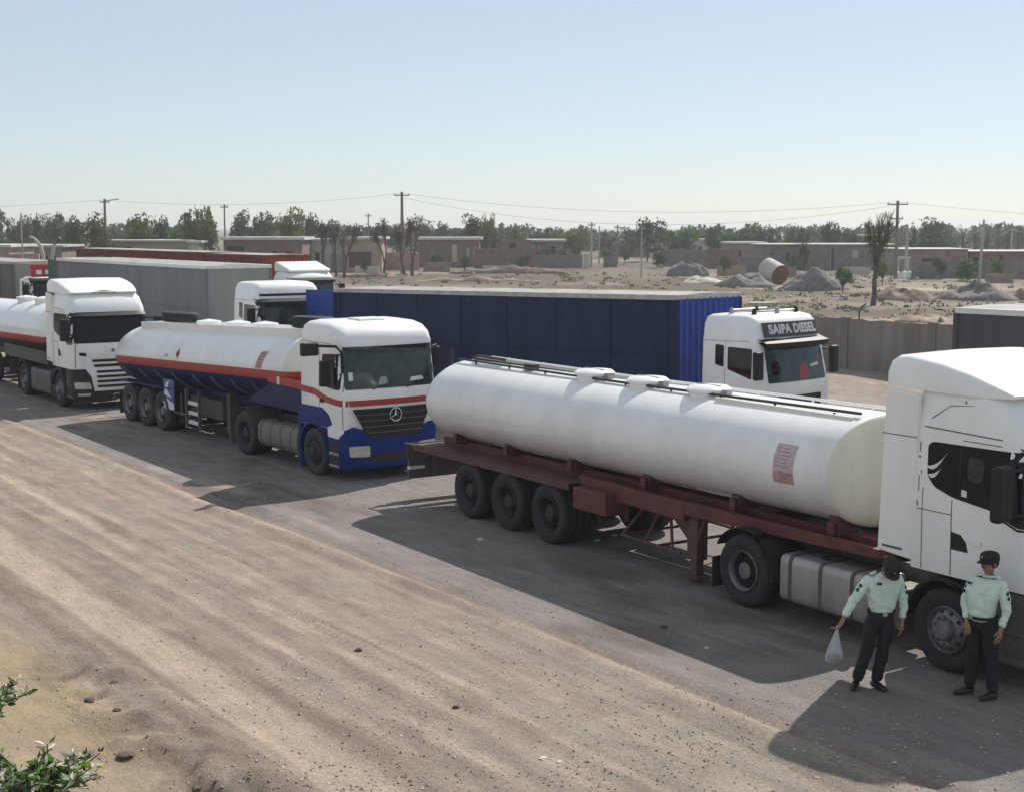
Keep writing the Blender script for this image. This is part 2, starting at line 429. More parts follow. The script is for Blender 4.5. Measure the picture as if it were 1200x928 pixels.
def rim_mesh(name, rad, width, kind, m0, m1):
    """outer side faces -y"""
    bm = B(); ri = rad * 0.57; yo = -width / 2
    if kind == 'front':
        prof = [(ri, yo + 0.03), (ri - 0.015, yo + 0.005), (ri - 0.03, yo + 0.03), (ri * 0.86, yo + 0.05), (ri * 0.8, yo + 0.03), (ri * 0.62, yo - 0.01), (ri * 0.45, yo - 0.0), (ri * 0.42, yo - 0.05), (ri * 0.34, yo - 0.075), (0.0, yo - 0.08)]
        hr, hy, ny_ = ri * 0.74, yo + 0.012, yo - 0.025
    else:
        prof = [(ri, yo + 0.03), (ri - 0.012, yo + 0.0), (ri - 0.03, yo + 0.02), (ri * 0.86, yo + 0.09), (ri * 0.82, yo + 0.16), (ri * 0.70, yo + 0.20), (ri * 0.5, yo + 0.20), (ri * 0.48, yo + 0.08), (ri * 0.40, yo + 0.045), (0.0, yo + 0.04)]
        hr, hy, ny_ = ri * 0.76, yo + 0.17, yo + 0.18
    lathe(bm, prof, 'y', 40, mi=0, caps=False)
    lathe(bm, [(ri + 0.004, yo + 0.04), (ri + 0.004, width / 2 - 0.03)], 'y', 40, mi=1, caps=False)
    if kind != 'front':
        for f in bm.faces:
            c_ = f.calc_center_median()
            if math.hypot(c_.x, c_.z) < ri * 0.86 and c_.y > yo + 0.06: f.material_index = 1
    for k in range(10):
        a = 2 * PI * k / 10
        lathe(bm, [(0.0, hy - 0.006), (0.026 * rad / 0.52, hy - 0.006), (0.026 * rad / 0.52, hy + 0.03)], 'y', 10, (hr * math.cos(a), 0, hr * math.sin(a)), mi=1)
        a += PI / 10
        lathe(bm, [(0.0, ny_ - 0.022), (0.014, ny_ - 0.022), (0.014, ny_ + 0.03)], 'y', 6, (ri * 0.55 * math.cos(a), 0, ri * 0.55 * math.sin(a)), mi=0)
    lathe(bm, [(ri * 0.4, width / 2 - 0.03), (ri, width / 2 - 0.03)], 'y', 24, mi=1)
    for f in bm.faces: f.smooth = True
    for e in bm.edges:
        if len(e.link_faces) == 2 and e.calc_face_angle(0) > R(35): e.smooth = False
    me = bpy.data.meshes.new(name); bm.to_mesh(me); bm.free(); me.materials.append(m0); me.materials.append(m1); return me

WM = {}
def wheel(parent, x, side, style='front', rad=0.53, rim=None, tyre=None, half=1.24, steer=0):
    rim = rim or rim_grey; tyre = tyre or rubber
    key = (style, rad, rim.name, tyre.name)
    width = {'front': 0.32, 'dual': 0.62, 'super': 0.38}[style]
    if key not in WM:
        WM[key] = (tyre_mesh('tyre', rad, width, tyre, style == 'dual'), rim_mesh('wheel', rad, width, 'front' if style == 'front' else 'dual', rim, rim_dark))
    tm, rm = WM[key]
    o = link_mesh('wheel', rm, parent, (x, side * (half - width / 2), rad), (0, 0, (PI if side > 0 else 0) + steer))
    link_mesh('tyre', tm, o)
    return o

# ------------------------------------------------------------------ cab shells
class Shell:
    """horizontal outlines stacked in z: prof rows are (z, front x, half width, rear x)"""
    def __init__(s, prof, rc=0.25, bulge=0.10):
        s.p, s.rc, s.b = prof, rc, bulge
    def F(s, z): return lerp_prof(s.p, z, 1)
    def W(s, z): return lerp_prof(s.p, z, 2)
    def Rr(s, z): return lerp_prof(s.p, z, 3)
    def fx(s, y, z):
        F, w, rc = s.F(z), s.W(z), s.rc; ay = min(abs(y), w)
        x = F - s.b * (min(ay, w - rc) / w) ** 2
        if ay > w - rc: x -= rc - math.sqrt(max(rc * rc - (ay - w + rc) ** 2, 0))
        return x
    def sy(s, x, z):
        F, w, rc = s.F(z), s.W(z), s.rc
        xc = F - s.b * ((w - rc) / w) ** 2 - rc
        return w if x <= xc else w - rc + math.sqrt(max(rc * rc - (x - xc) ** 2, 0))
    def build(s, name, mat, parent, bevel=0.0):
        bm = B(); zs = [r[0] for r in s.p]; out = []
        allz = []
        for a, b_ in zip(zs, zs[1:]):
            k = max(1, int((b_ - a) / 0.25)); allz += [a + (b_ - a) * i / k for i in range(k)]
        allz.append(zs[-1])
        rings = []
        for z in allz:
            F, w, Rr, rc = s.F(z), s.W(z), s.Rr(z), min(s.rc, s.W(z) * 0.8)
            xc = F - s.b * ((w - rc) / w) ** 2 - rc
            half = [(Rr, 0.0), (Rr, w - 0.06), (Rr + 0.02, w - 0.015), (Rr + 0.06, w)]
            half += [(Rr + 0.06 + (xc - Rr - 0.06) * t / 4, w) for t in range(1, 5)]
            half += [(xc + rc * math.sin(t * PI / 12), w - rc + rc * math.cos(t * PI / 12)) for t in range(1, 6)]
            ys = [(w - rc) * (1 - t / 6) for t in range(0, 7)]
            half += [(F - s.b * (y / w) ** 2, y) for y in ys]
            full = half + [(x, -y) for x, y in half[-2:0:-1]]
            rings.append([bm.verts.new((x, y, z)) for x, y in full])
        n = len(rings[0])
        for i in range(len(rings) - 1):
            for k in range(n): bm.faces.new((rings[i][k], rings[i][(k + 1) % n], rings[i + 1][(k + 1) % n], rings[i + 1][k]))
        bm.faces.new(rings[0]); bm.faces.new(rings[-1][::-1])
        return obj(name, bm, mat, parent, ang=50, bevel=bevel)

def patch(name, poly, fn, mat, parent, off=0.006, depth=0.02, grid=0.12, label=None, round_=0.0):
    """thin panel following a surface: poly in 2D, fn(a, b, off) -> 3D"""
    if round_: poly = round_poly(poly, round_)
    bm = B(); vs = [bm.verts.new((a, b, 0)) for a, b in poly]; bm.faces.new(vs)
    bmesh.ops.triangulate(bm, faces=bm.faces)
    for ax in (0, 1):
        lo = min(p[ax] for p in poly); hi = max(p[ax] for p in poly); k = int((hi - lo) / grid)
        for i in range(1, k + 1):
            v = lo + (hi - lo) * i / (k + 1)
            co = (v, 0, 0) if ax == 0 else (0, v, 0); no = (1, 0, 0) if ax == 0 else (0, 1, 0)
            bmesh.ops.bisect_plane(bm, geom=bm.verts[:] + bm.edges[:] + bm.faces[:], plane_co=co, plane_no=no, dist=1e-5)
    new = B(); mp = {}
    for v in bm.verts: mp[v] = new.verts.new(fn(v.co.x, v.co.y, off))
    for f in bm.faces: new.faces.new([mp[v] for v in f.verts])
    ring = {}
    for e in bm.edges:
        if len(e.link_faces) == 1:
            q = []
            for v in e.verts:
                if v not in ring: ring[v] = new.verts.new(fn(v.co.x, v.co.y, off - depth))
                q.append(ring[v])
            new.faces.new((mp[e.verts[0]], mp[e.verts[1]], q[1], q[0]))
    bm.free()
    o = obj(name, new, mat, parent, ang=50)
    if label: o['label'] = label
    return o

def round_poly(poly, r, k=3):
    out = []; n = len(poly)
    for i in range(n):
        p0, p1, p2 = Vector(poly[i - 1]), Vector(poly[i]), Vector(poly[(i + 1) % n])
        a, b = (p0 - p1), (p2 - p1); rr = min(r, a.length * 0.45, b.length * 0.45)
        A, D = p1 + a.normalized() * rr, p1 + b.normalized() * rr
        for t in range(k + 1):
            u = t / k; q = A * (1 - u) ** 2 + p1 * 2 * u * (1 - u) + D * u * u
            out.append((q.x, q.y))
    return out

def front_fn(sh): return lambda y, z, off: (sh.fx(y, z) + off, y * (1 + off * 0.3), z)
def side_fn(sh, side): return lambda x, z, off: (x + (off * 0.6 if x > 1.0 else 0), side * (sh.sy(x, z) + off), z)

def both(name, poly, sh, mat, parent, **k):
    for s in (-1, 1): patch(name, poly, side_fn(sh, s), mat, parent, **k)

def mirror(parent, x, z, out=0.42, h=0.62, arm_z=0.0, x0=1.1, y0=1.2):
    for s in (-1, 1):
        m = obj('mirror', box(B(), x - 0.07, x + 0.08, min(s * (y0 + out - 0.14), s * (y0 + out + 0.14)), max(s * (y0 + out - 0.14), s * (y0 + out + 0.14)), z - h / 2, z + h / 2), black_plastic, parent, bevel=0.05, seg=3)
        for q in (1, -1):
            obj('mirror_arm', tube(B(), [(x0, s * (y0 - 0.05), z + q * (h / 2 - 0.05)), (x, s * (y0 + out), z + q * (h / 2 - 0.08))], 0.022), black_plastic, m)

def arch(parent, x, r0, r1, y0, y1, a0, a1, mat, z=0.53, name='fender'):
    for s in (-1, 1):
        bm = B(); n = 14; P = []
        for i in range(n + 1):
            a = R(a0 + (a1 - a0) * i / n); P.append((x + r1 * math.cos(a), z + r1 * math.sin(a)))
        for i in range(n, -1, -1):
            a = R(a0 + (a1 - a0) * i / n); P.append((x + r0 * math.cos(a), z + r0 * math.sin(a)))
        for i in range(n):
            q = [P[i], P[i + 1], P[2 * n - i], P[2 * n + 1 - i]]
            prism(bm, q, s * y0, s * y1)
        bmesh.ops.remove_doubles(bm, verts=bm.verts, dist=1e-5)
        obj(name, bm, mat, parent)

def tractor_base(root, wb=3.68, rim=None, tank=None, tank_span=(-2.93, -1.2), tank_z=(0.27, 0.93), fend=True, rad=0.53, bands=4, round_tank=False, tyre=None, frame=None):
    frame = frame or black_metal
    fr = B()
    for s in (-1, 1): box(fr, -wb - 0.75, 1.0, s * 0.42 - 0.04, s * 0.42 + 0.04, 0.78, 1.02)
    for x in (-wb - 0.6, -wb + 0.5, -2.0, -0.9, 0.4): box(fr, x - 0.06, x + 0.06, -0.42, 0.42, 0.82, 0.98)
    obj('chassis_frame', fr, frame, root, bevel=0.006)
    boxo('fifth_wheel', (-wb - 0.35, -wb + 0.35, -0.45, 0.45, 1.025, 1.09), frame, root, 0.02)
    ax = B(); tube(ax, [(0, -0.95, 0.5), (0, 0.95, 0.5)], 0.07); tube(ax, [(-wb, -0.8, 0.53), (-wb, 0.8, 0.53)], 0.11)
    lathe(ax, [(0.0, -0.3), (0.2, -0.22), (0.24, 0.0), (0.2, 0.22), (0, 0.3)], 'x', 14, (-wb, 0, 0.53))
    for s in (-1, 1): box(ax, -wb - 0.5, -wb + 0.5, s * 0.5 - 0.04, s * 0.5 + 0.04, 0.63, 0.72)
    obj('axle', ax, frame, root)
    for s in (-1, 1):
        wheel(root, 0, s, 'front', rad, rim, tyre); wheel(root, -wb, s, 'dual', rad, rim if fend else rim_dark, tyre)
    if fend:
        arch(root, -wb, 0.60, 0.635, 0.62, 1.25, -5, 150, black_plastic, name='rear_fender')
        for s in (-1, 1):
            f = boxo('mud_flap', (-wb - 0.66, -wb - 0.64, min(s * 0.64, s * 1.24), max(s * 0.64, s * 1.24), 0.16, 0.62), black_plastic, root, 0.005)
    x0, x1 = tank_span; z0, z1 = tank_z
    for s in (-1, 1):
        mt = tank or alu
        ya, yb = (s * 0.58, s * 1.22)
        sec = round_poly([(min(ya, yb), z0), (max(ya, yb), z0), (max(ya, yb), z1), (min(ya, yb), z1)], 0.26 if round_tank else 0.12, 5)
        t = obj('fuel_tank', prism(B(), sec, x0, x1, 'x'), mt, root, bevel=0.02)
        for i in range(bands):
            xx = x0 + (x1 - x0) * (i + 0.35) / bands
            c = ((min(ya, yb) + max(ya, yb)) / 2, (z0 + z1) / 2)
            sec2 = [(c[0] + (a - c[0]) * 1.02, c[1] + (b - c[1]) * 1.025) for a, b in sec]
            obj('tank_strap', prism(B(), sec2, xx - 0.03, xx + 0.03, 'x'), black_metal if not round_tank else grey_plastic, t)
        obj('filler_cap', lathe(B(), [(0.055, 0), (0.06, 0.04), (0.0, 0.05)], 'z', 14, (x0 + 0.35 * (x1 - x0), s * 0.95, z1)), black_plastic, t)
    for s in (-1, 1):
        boxo('battery_box', (-1.12, -0.78, min(s * .62, s * 1.14), max(s * .62, s * 1.14), 0.3, 0.85), black_metal, root, 0.05)

# ------------------------------------------------------------------ lorry cab of the long white type (near and far left tankers)
def swoosh(parent, sh, s, x, z, k=1.0):
    for (dx, dz, L, h) in ((0.0, 0.12, 0.30, 0.19), (0.03, 0.02, 0.20, 0.10)):
        pts = []
        n = 6
        top = [(x + dx + L * t / n, z + dz + h * (t / n) ** 2) for t in range(n + 1)]
        bot = [(x + dx + L * t / n * 1.0, z + dz - 0.055 * math.sin(PI * min(t / n + .12, 1)) + h * (t / n) ** 2) for t in range(n, -1, -1)]
        patch('swoosh_mark', top + bot[1:-1] if False else top + bot[1:], side_fn(sh, s), decal_white, parent, off=0.013, depth=0.003, grid=0.5)

def cab_a(root, mark=True, mx=1.22, mo=0.30):
    prof = [(1.22, 1.36, 1.235, -0.62), (1.95, 1.34, 1.25, -0.62), (2.08, 1.30, 1.25, -0.62), (2.86, 1.11, 1.215, -0.62), (3.02, 1.06, 1.205, -0.62),
            (3.30, 0.86, 1.16, -0.62), (3.46, 0.62, 1.10, -0.60), (3.55, 0.40, 1.02, -0.56), (3.58, 0.15, 0.85, -0.5)]
    sh = Shell(prof, 0.27, 0.10)
    cab = sh.build('cab', white_paint, root)
    low = Shell([(0.32, 1.40, 1.20, 0.66), (0.45, 1.45, 1.235, 0.66), (1.0, 1.43, 1.245, 0.66), (1.20, 1.38, 1.235, 0.60)], 0.3, 0.12)
    bump = low.build('bumper', black_plastic if not mark else grey_plastic, root, bevel=0.0)
    # white lower centre of the front with the slots
    patch('front_panel', [(-0.62, 0.56), (0.62, 0.56), (0.70, 1.0), (0.86, 1.24), (-0.86, 1.24), (-0.70, 1.0)], front_fn(low), white_paint, root, off=0.02, depth=0.03)
    for i in range(4):
        z = 0.66 + i * 0.145
        patch('grille_slot', [(-0.52, z), (0.52, z), (0.55, z + 0.075), (-0.55, z + 0.075)], front_fn(low), black_plastic, root, off=0.028, depth=0.012, round_=0.03)
    for i in range(2):
        z = 1.27 + i * 0.15
        patch('grille_slot', [(-0.58 - 0.05 * i, z), (0.58 + 0.05 * i, z), (0.60 + 0.05 * i, z + 0.08), (-0.60 - 0.05 * i, z + 0.08)], front_fn(sh), black_plastic, root, off=0.008, depth=0.01, round_=0.03)
    for s in (-1, 1):
        patch('headlight', [(s * 0.70, 0.62), (s * 1.17, 0.64), (s * 1.18, 0.84), (s * 0.74, 0.82)], front_fn(low), lamp_glass, root, off=0.015, depth=0.02, round_=0.04)
        patch('fog_lamp', [(s * 0.74, 0.42), (s * 1.10, 0.42), (s * 1.10, 0.50), (s * 0.74, 0.50)], front_fn(low), lamp_glass, root, off=0.012, depth=0.02, round_=0.02)
        patch('air_intake', [(s * 0.80, 1.60), (s * 1.02, 1.64), (s * 1.02, 1.72), (s * 0.80, 1.70)], front_fn(sh), black_plastic, root, off=0.012, depth=0.02, round_=0.03)
    obj('badge', lathe(B(), [(0.0, 1.375), (0.05, 1.375), (0.06, 1.34)], 'x', 16, (0, 0, 1.76)), chrome, root)
    ws = patch('windscreen', [(-1.14, 1.99), (1.14, 1.99), (1.10, 2.82), (-1.10, 2.82)], front_fn(sh), glass, root, off=0.008, round_=0.06)
    for s in (-1, 1):
        wp = B(); tube(wp, [(sh.fx(s * 0.2 - 0.3, 2.0) + 0.03, s * 0.2 - 0.3, 2.0), (sh.fx(s * 0.2 + 0.25, 2.16) + 0.03, s * 0.2 + 0.25, 2.16)], 0.012)
        obj('wiper', wp, black_plastic, ws)
    # dark sun visor over the screen
    vb = B(); pts = []
    for i in range(15):
        y = -1.16 + 2.32 * i / 14; pts.append((sh.fx(y, 2.88) + 0.10, y))
    for i in range(14):
        (xa, ya), (xb, yb) = pts[i], pts[i + 1]
        vs = [vb.verts.new(p) for p in ((xa - 0.14, ya, 2.93), (xb - 0.14, yb, 2.93), (xb + 0.06, yb, 2.80), (xa + 0.06, ya, 2.80), (xa - 0.14, ya, 2.90), (xb - 0.14, yb, 2.90), (xb + 0.05, yb, 2.78), (xa + 0.05, ya, 2.78))]
        for q in ((0, 1, 2, 3), (7, 6, 5, 4), (3, 2, 6, 7), (0, 4, 5, 1)): vb.faces.new([vs[k] for k in q])
    bmesh.ops.remove_doubles(vb, verts=vb.verts, dist=1e-4)
    obj('sun_visor', vb, black_plastic, root)
    win = [(-0.36, 2.42), (-0.37, 2.80), (-0.30, 2.845), (1.02, 2.86), (1.28, 2.0), (1.0, 1.98), (0.62, 2.13), (0.05, 2.20), (-0.24, 2.29)]
    for s in (-1, 1):
        g = patch('side_window', win, side_fn(sh, s), glass, root, off=0.006, round_=0.05)
        patch('window_frame', [(0.125, 2.19), (0.16, 2.19), (0.16, 2.85), (0.125, 2.85)], side_fn(sh, s), black_plastic, g, off=0.011, depth=0.006)
        if mark:
            patch('window_sticker', [(0.18, 2.24), (0.26, 2.23), (0.26, 2.31), (0.18, 2.32)], side_fn(sh, s), decal_white, g, off=0.012, depth=0.003)
            patch('headrest', [(0.24, 2.45), (0.46, 2.42), (0.50, 2.70), (0.26, 2.74)], side_fn(sh, s), M('dim_seat', (0.05, 0.05, 0.04), 0.8, var=0.5, vs=6), g, off=0.009, depth=0.003, round_=0.07)
        if mark: swoosh(g, sh, s, -0.365, 2.42)
        patch('door_recess', [(0.05, 1.56), (0.30, 1.56), (0.27, 1.68), (0.19, 1.76), (0.05, 1.78)], side_fn(sh, s), black_plastic, root, off=0.005, depth=0.01)
        # panel gaps
        for pl in ([(0.035, 1.24), (0.047, 1.24), (0.047, 2.17), (0.035, 2.17)], [(-0.45, 3.01), (1.0, 2.965), (1.0, 2.98), (-0.45, 3.025)],
                   [(0.05, 1.98), (-0.5, 1.98), (-0.5, 1.99), (0.05, 1.99)], [(-0.42, 1.24), (-0.41, 1.24), (-0.41, 2.25), (-0.42, 2.25)],
                   [(0.15, 2.905), (1.0, 2.90), (1.0, 2.91), (0.15, 2.915)], [(1.24, 1.24), (1.252, 1.24), (1.252, 1.95), (1.24, 1.95)]):
            patch('panel_gap', pl, side_fn(sh, s), seam_mat, root, off=0.004, depth=0.006, grid=0.3)
        # side deflector behind the cab
        d = B(); y0, y1 = s * 1.17, s * 1.245
        prism(d, [(-1.14, 1.34), (-0.56, 1.30), (-0.52, 3.40), (-1.06, 3.45)], min(y0, y1), max(y0, y1))
        dd = obj('side_deflector', d, white_paint, root, bevel=0.025, seg=3)
        boxo('deflector_gap', (-1.10, -0.53, min(s * 1.246, s * 1.248), max(s * 1.246, s * 1.248), 2.86, 2.872), seam_mat, dd, 0)
        boxo('deflector_gap', (-1.05, -0.72, min(s * 1.246, s * 1.249), max(s * 1.246, s * 1.249), 1.40, 1.43), seam_mat, dd, 0)
    # roof spoiler with its sloping cheeks
    sp = B(); rows = []
    for x, zb, zt, wd in ((-1.10, 3.46, 3.70, 1.17), (-1.06, 3.46, 3.80, 1.18), (-0.98, 3.46, 3.855, 1.18), (-0.80, 3.46, 3.865, 1.18), (-0.3, 3.45, 3.80, 1.17), (0.15, 3.44, 3.70, 1.15), (0.45, 3.44, 3.60, 1.10), (0.72, 3.45, 3.49, 1.02)):
        ring = []
        for y, t in ((-1, 0), (-1, 0.72), (-0.965, 0.93), (-0.9, 1.0), (-0.45, 1.03), (0, 1.05), (0.45, 1.03), (0.9, 1.0), (0.965, 0.93), (1, 0.72), (1, 0)):
            ring.append(sp.verts.new((x, y * wd, zb + (zt - zb) * t)))
        rows.append(ring)
    for a, b_ in zip(rows, rows[1:]):
        for k in range(len(a) - 1): sp.faces.new((a[k], a[k + 1], b_[k + 1], b_[k]))
        sp.faces.new((a[-1], a[0], b_[0], b_[-1]))
    sp.faces.new(rows[0]); sp.faces.new(rows[-1][::-1])
    so = obj('roof_spoiler', sp, white_paint, root, ang=50)
    bar = B()
    for s in (-1, 1): tube(bar, [(0.62, s * 0.25, 3.50), (0.50, s * 0.8, 3.56), (0.35, s * 1.1, 3.50)], 0.022)
    tube(bar, [(0.64, -0.3, 3.50), (0.66, 0, 3.52), (0.64, 0.3, 3.50)], 0.022)
    obj('roof_rail', bar, black_plastic, so)
    patch('roof_hatch', [(-0.38, 3.47), (0.38, 3.47), (0.36, 3.515), (-0.36, 3.515)], lambda y, z, off: (0.62 + (3.5 - z) * 4.0, y, 3.47 + (z - 3.47) * 0.6 + off), grey_plastic, root, off=0.02)
    mirror(root, mx, 2.42, mo, 0.66)
    arch(root, 0, 0.585, 0.66, 0.80, 1.262, -8, 172, black_plastic, name='wheel_arch')
    for s in (-1, 1):
        boxo('step', (0.72, 1.2, min(s * 1.0, s * 1.255), max(s * 1.0, s * 1.255), 0.36, 0.42), grey_plastic, root)
        boxo('step', (0.72, 1.15, min(s * 1.02, s * 1.255), max(s * 1.02, s * 1.255), 0.70, 0.75), grey_plastic, root)
        if mark:
            scuff = M('paint_chip', (0.22, 0.20, 0.19), 0.8)
            for (sx_, sz_, sw_, sh_) in ((-0.50, 2.70, 0.015, 0.12), (-0.505, 2.62, 0.03, 0.03), (-0.49, 2.2, 0.012, 0.2), (-0.50, 2.02, 0.02, 0.06), (-0.46, 2.42, 0.012, 0.05), (0.1, 3.35, 0.03, 0.03)):
                patch('paint_chip', [(sx_, sz_), (sx_ + sw_, sz_), (sx_ + sw_ * 0.6, sz_ + sh_), (sx_ - sw_ * .3, sz_ + sh_)], side_fn(sh, s), scuff, cab, off=0.005, depth=0.004, grid=1)
            patch('roof_gutter', [(-0.35, 3.12), (-0.1, 3.30), (0.25, 3.33), (0.25, 3.335), (-0.1, 3.31), (-0.36, 3.13)], side_fn(sh, s), seam_mat, cab, off=0.004, depth=0.004, grid=1)
        patch('door_handle', [(0.33, 1.70), (0.50, 1.68), (0.50, 1.73), (0.33, 1.76)], side_fn(sh, s), white_paint, root, off=0.03, depth=0.03)
        patch('window_seal', [(0.62, 2.095), (1.0, 1.945), (1.26, 1.965), (1.26, 1.985), (1.0, 1.97), (0.62, 2.12)], side_fn(sh, s), black_plastic, root, off=0.009, depth=0.008)
        boxo('side_marker', (0.80, 0.92, min(s * 1.245, s * 1.262), max(s * 1.245, s * 1.262), 0.80, 0.86), orange_lens, root, 0.008)
    boxo('cab_underside', (-0.6, 1.1, -0.9, 0.9, 0.95, 1.23), black_metal, root, 0.03)
    boxo('rear_wall_equipment', (-0.9, -0.63, -0.5, 0.5, 1.05, 1.7), black_metal, root, 0.03)
    return sh

# ------------------------------------------------------------------ tanks
def tank_body(root, x0, x1, zc0, zc1, ry, rz, paint, mats, dish0=0.35, dish1=0.12, name='tank', N=72, split=None):
    """x0 rear, x1 front; zc may slope; paint(angle, k) -> material index"""
    bm = B(); rings = []
    st = []
    for t in (1.0, 0.96, 0.86, 0.7, 0.5, 0.25, 0.0): st.append((x0 - dish0 * math.sin(math.acos(1 - (1 - t))) if False else x0 - dish0 * math.sqrt(max(0, 1 - (1 - (1 - t) * 1.0) ** 2)) * 1.0, None, 1 - t, 'r'))
    st = []
    for a in (90, 78, 64, 50, 36, 22, 10, 0): st.append((x0 - dish0 * math.sin(R(a)), math.cos(R(a)) ** 0.55 if a < 90 else 0.0, True))
    nseg = 10
    for i in range(1, nseg + 1): st.append((x0 + (x1 - x0) * i / nseg, 1.0, False))
    for a in (8, 20, 34, 50, 66, 80, 90): st.append((x1 + dish1 * math.sin(R(a)), math.cos(R(a)) ** 0.45 if a < 90 else 0.0, True))
    for x, sc, dish in st:
        zc = zc0 + (zc1 - zc0) * (x - x0) / (x1 - x0)
        if sc == 0: rings.append(bm.verts.new((x, 0, zc))); continue
        rings.append([bm.verts.new((x, ry * sc * math.cos(2 * PI * k / N), zc + rz * sc * math.sin(2 * PI * k / N))) for k in range(N)])
    for i in range(len(rings) - 1):
        a, b_ = rings[i], rings[i + 1]
        front = i >= len(rings) - 8
        for k in range(N):
            k2 = (k + 1) % N
            if not isinstance(a, list): f = bm.faces.new((a, b_[k2], b_[k]))
            elif not isinstance(b_, list): f = bm.faces.new((a[k], a[k2], b_))
            else: f = bm.faces.new((a[k], a[k2], b_[k2], b_[k]))
            ang = (k + 0.5) / N * 360
            f.material_index = paint(math.sin(R(ang)), front)
    return obj(name, bm, mats, root, ang=35)

def trailer_running_gear(root, xs, half=1.24, style='dual', rad=0.53, rim=None, tyre=None, mat=None, zf=1.0):
    ax = B()
    for x in xs:
        tube(ax, [(x, -half + 0.3, rad), (x, half - 0.3, rad)], 0.075)
        for s in (-1, 1):
            box(ax, x - 0.5, x + 0.5, s * 0.5 - 0.04, s * 0.5 + 0.04, rad + 0.09, rad + 0.17)
            box(ax, x - 0.62, x - 0.55, s * 0.5 - 0.05, s * 0.5 + 0.05, rad + 0.02, zf)
            lathe(ax, [(0.0, rad - 0.3), (0.07, rad - 0.26), (0.07, rad + 0.22), (0.0, rad + 0.28)], 'z', 10, (x + 0.22, s * 0.3, 0))
    obj('axle', ax, mat or black_metal, root)
    for x in xs:
        for s in (-1, 1): wheel(root, x, s, style, rad, rim, tyre, half)
# ------------------------------------------------------------------ tanker 1: the near white one
def place(fx, fy, hd):  # near front wheel contact -> root origin at the middle of the front axle
    u = (math.cos(hd), math.sin(hd)); n = (u[1], -u[0])
    return (fx - 1.25 * n[0], fy - 1.25 * n[1], 0.0)

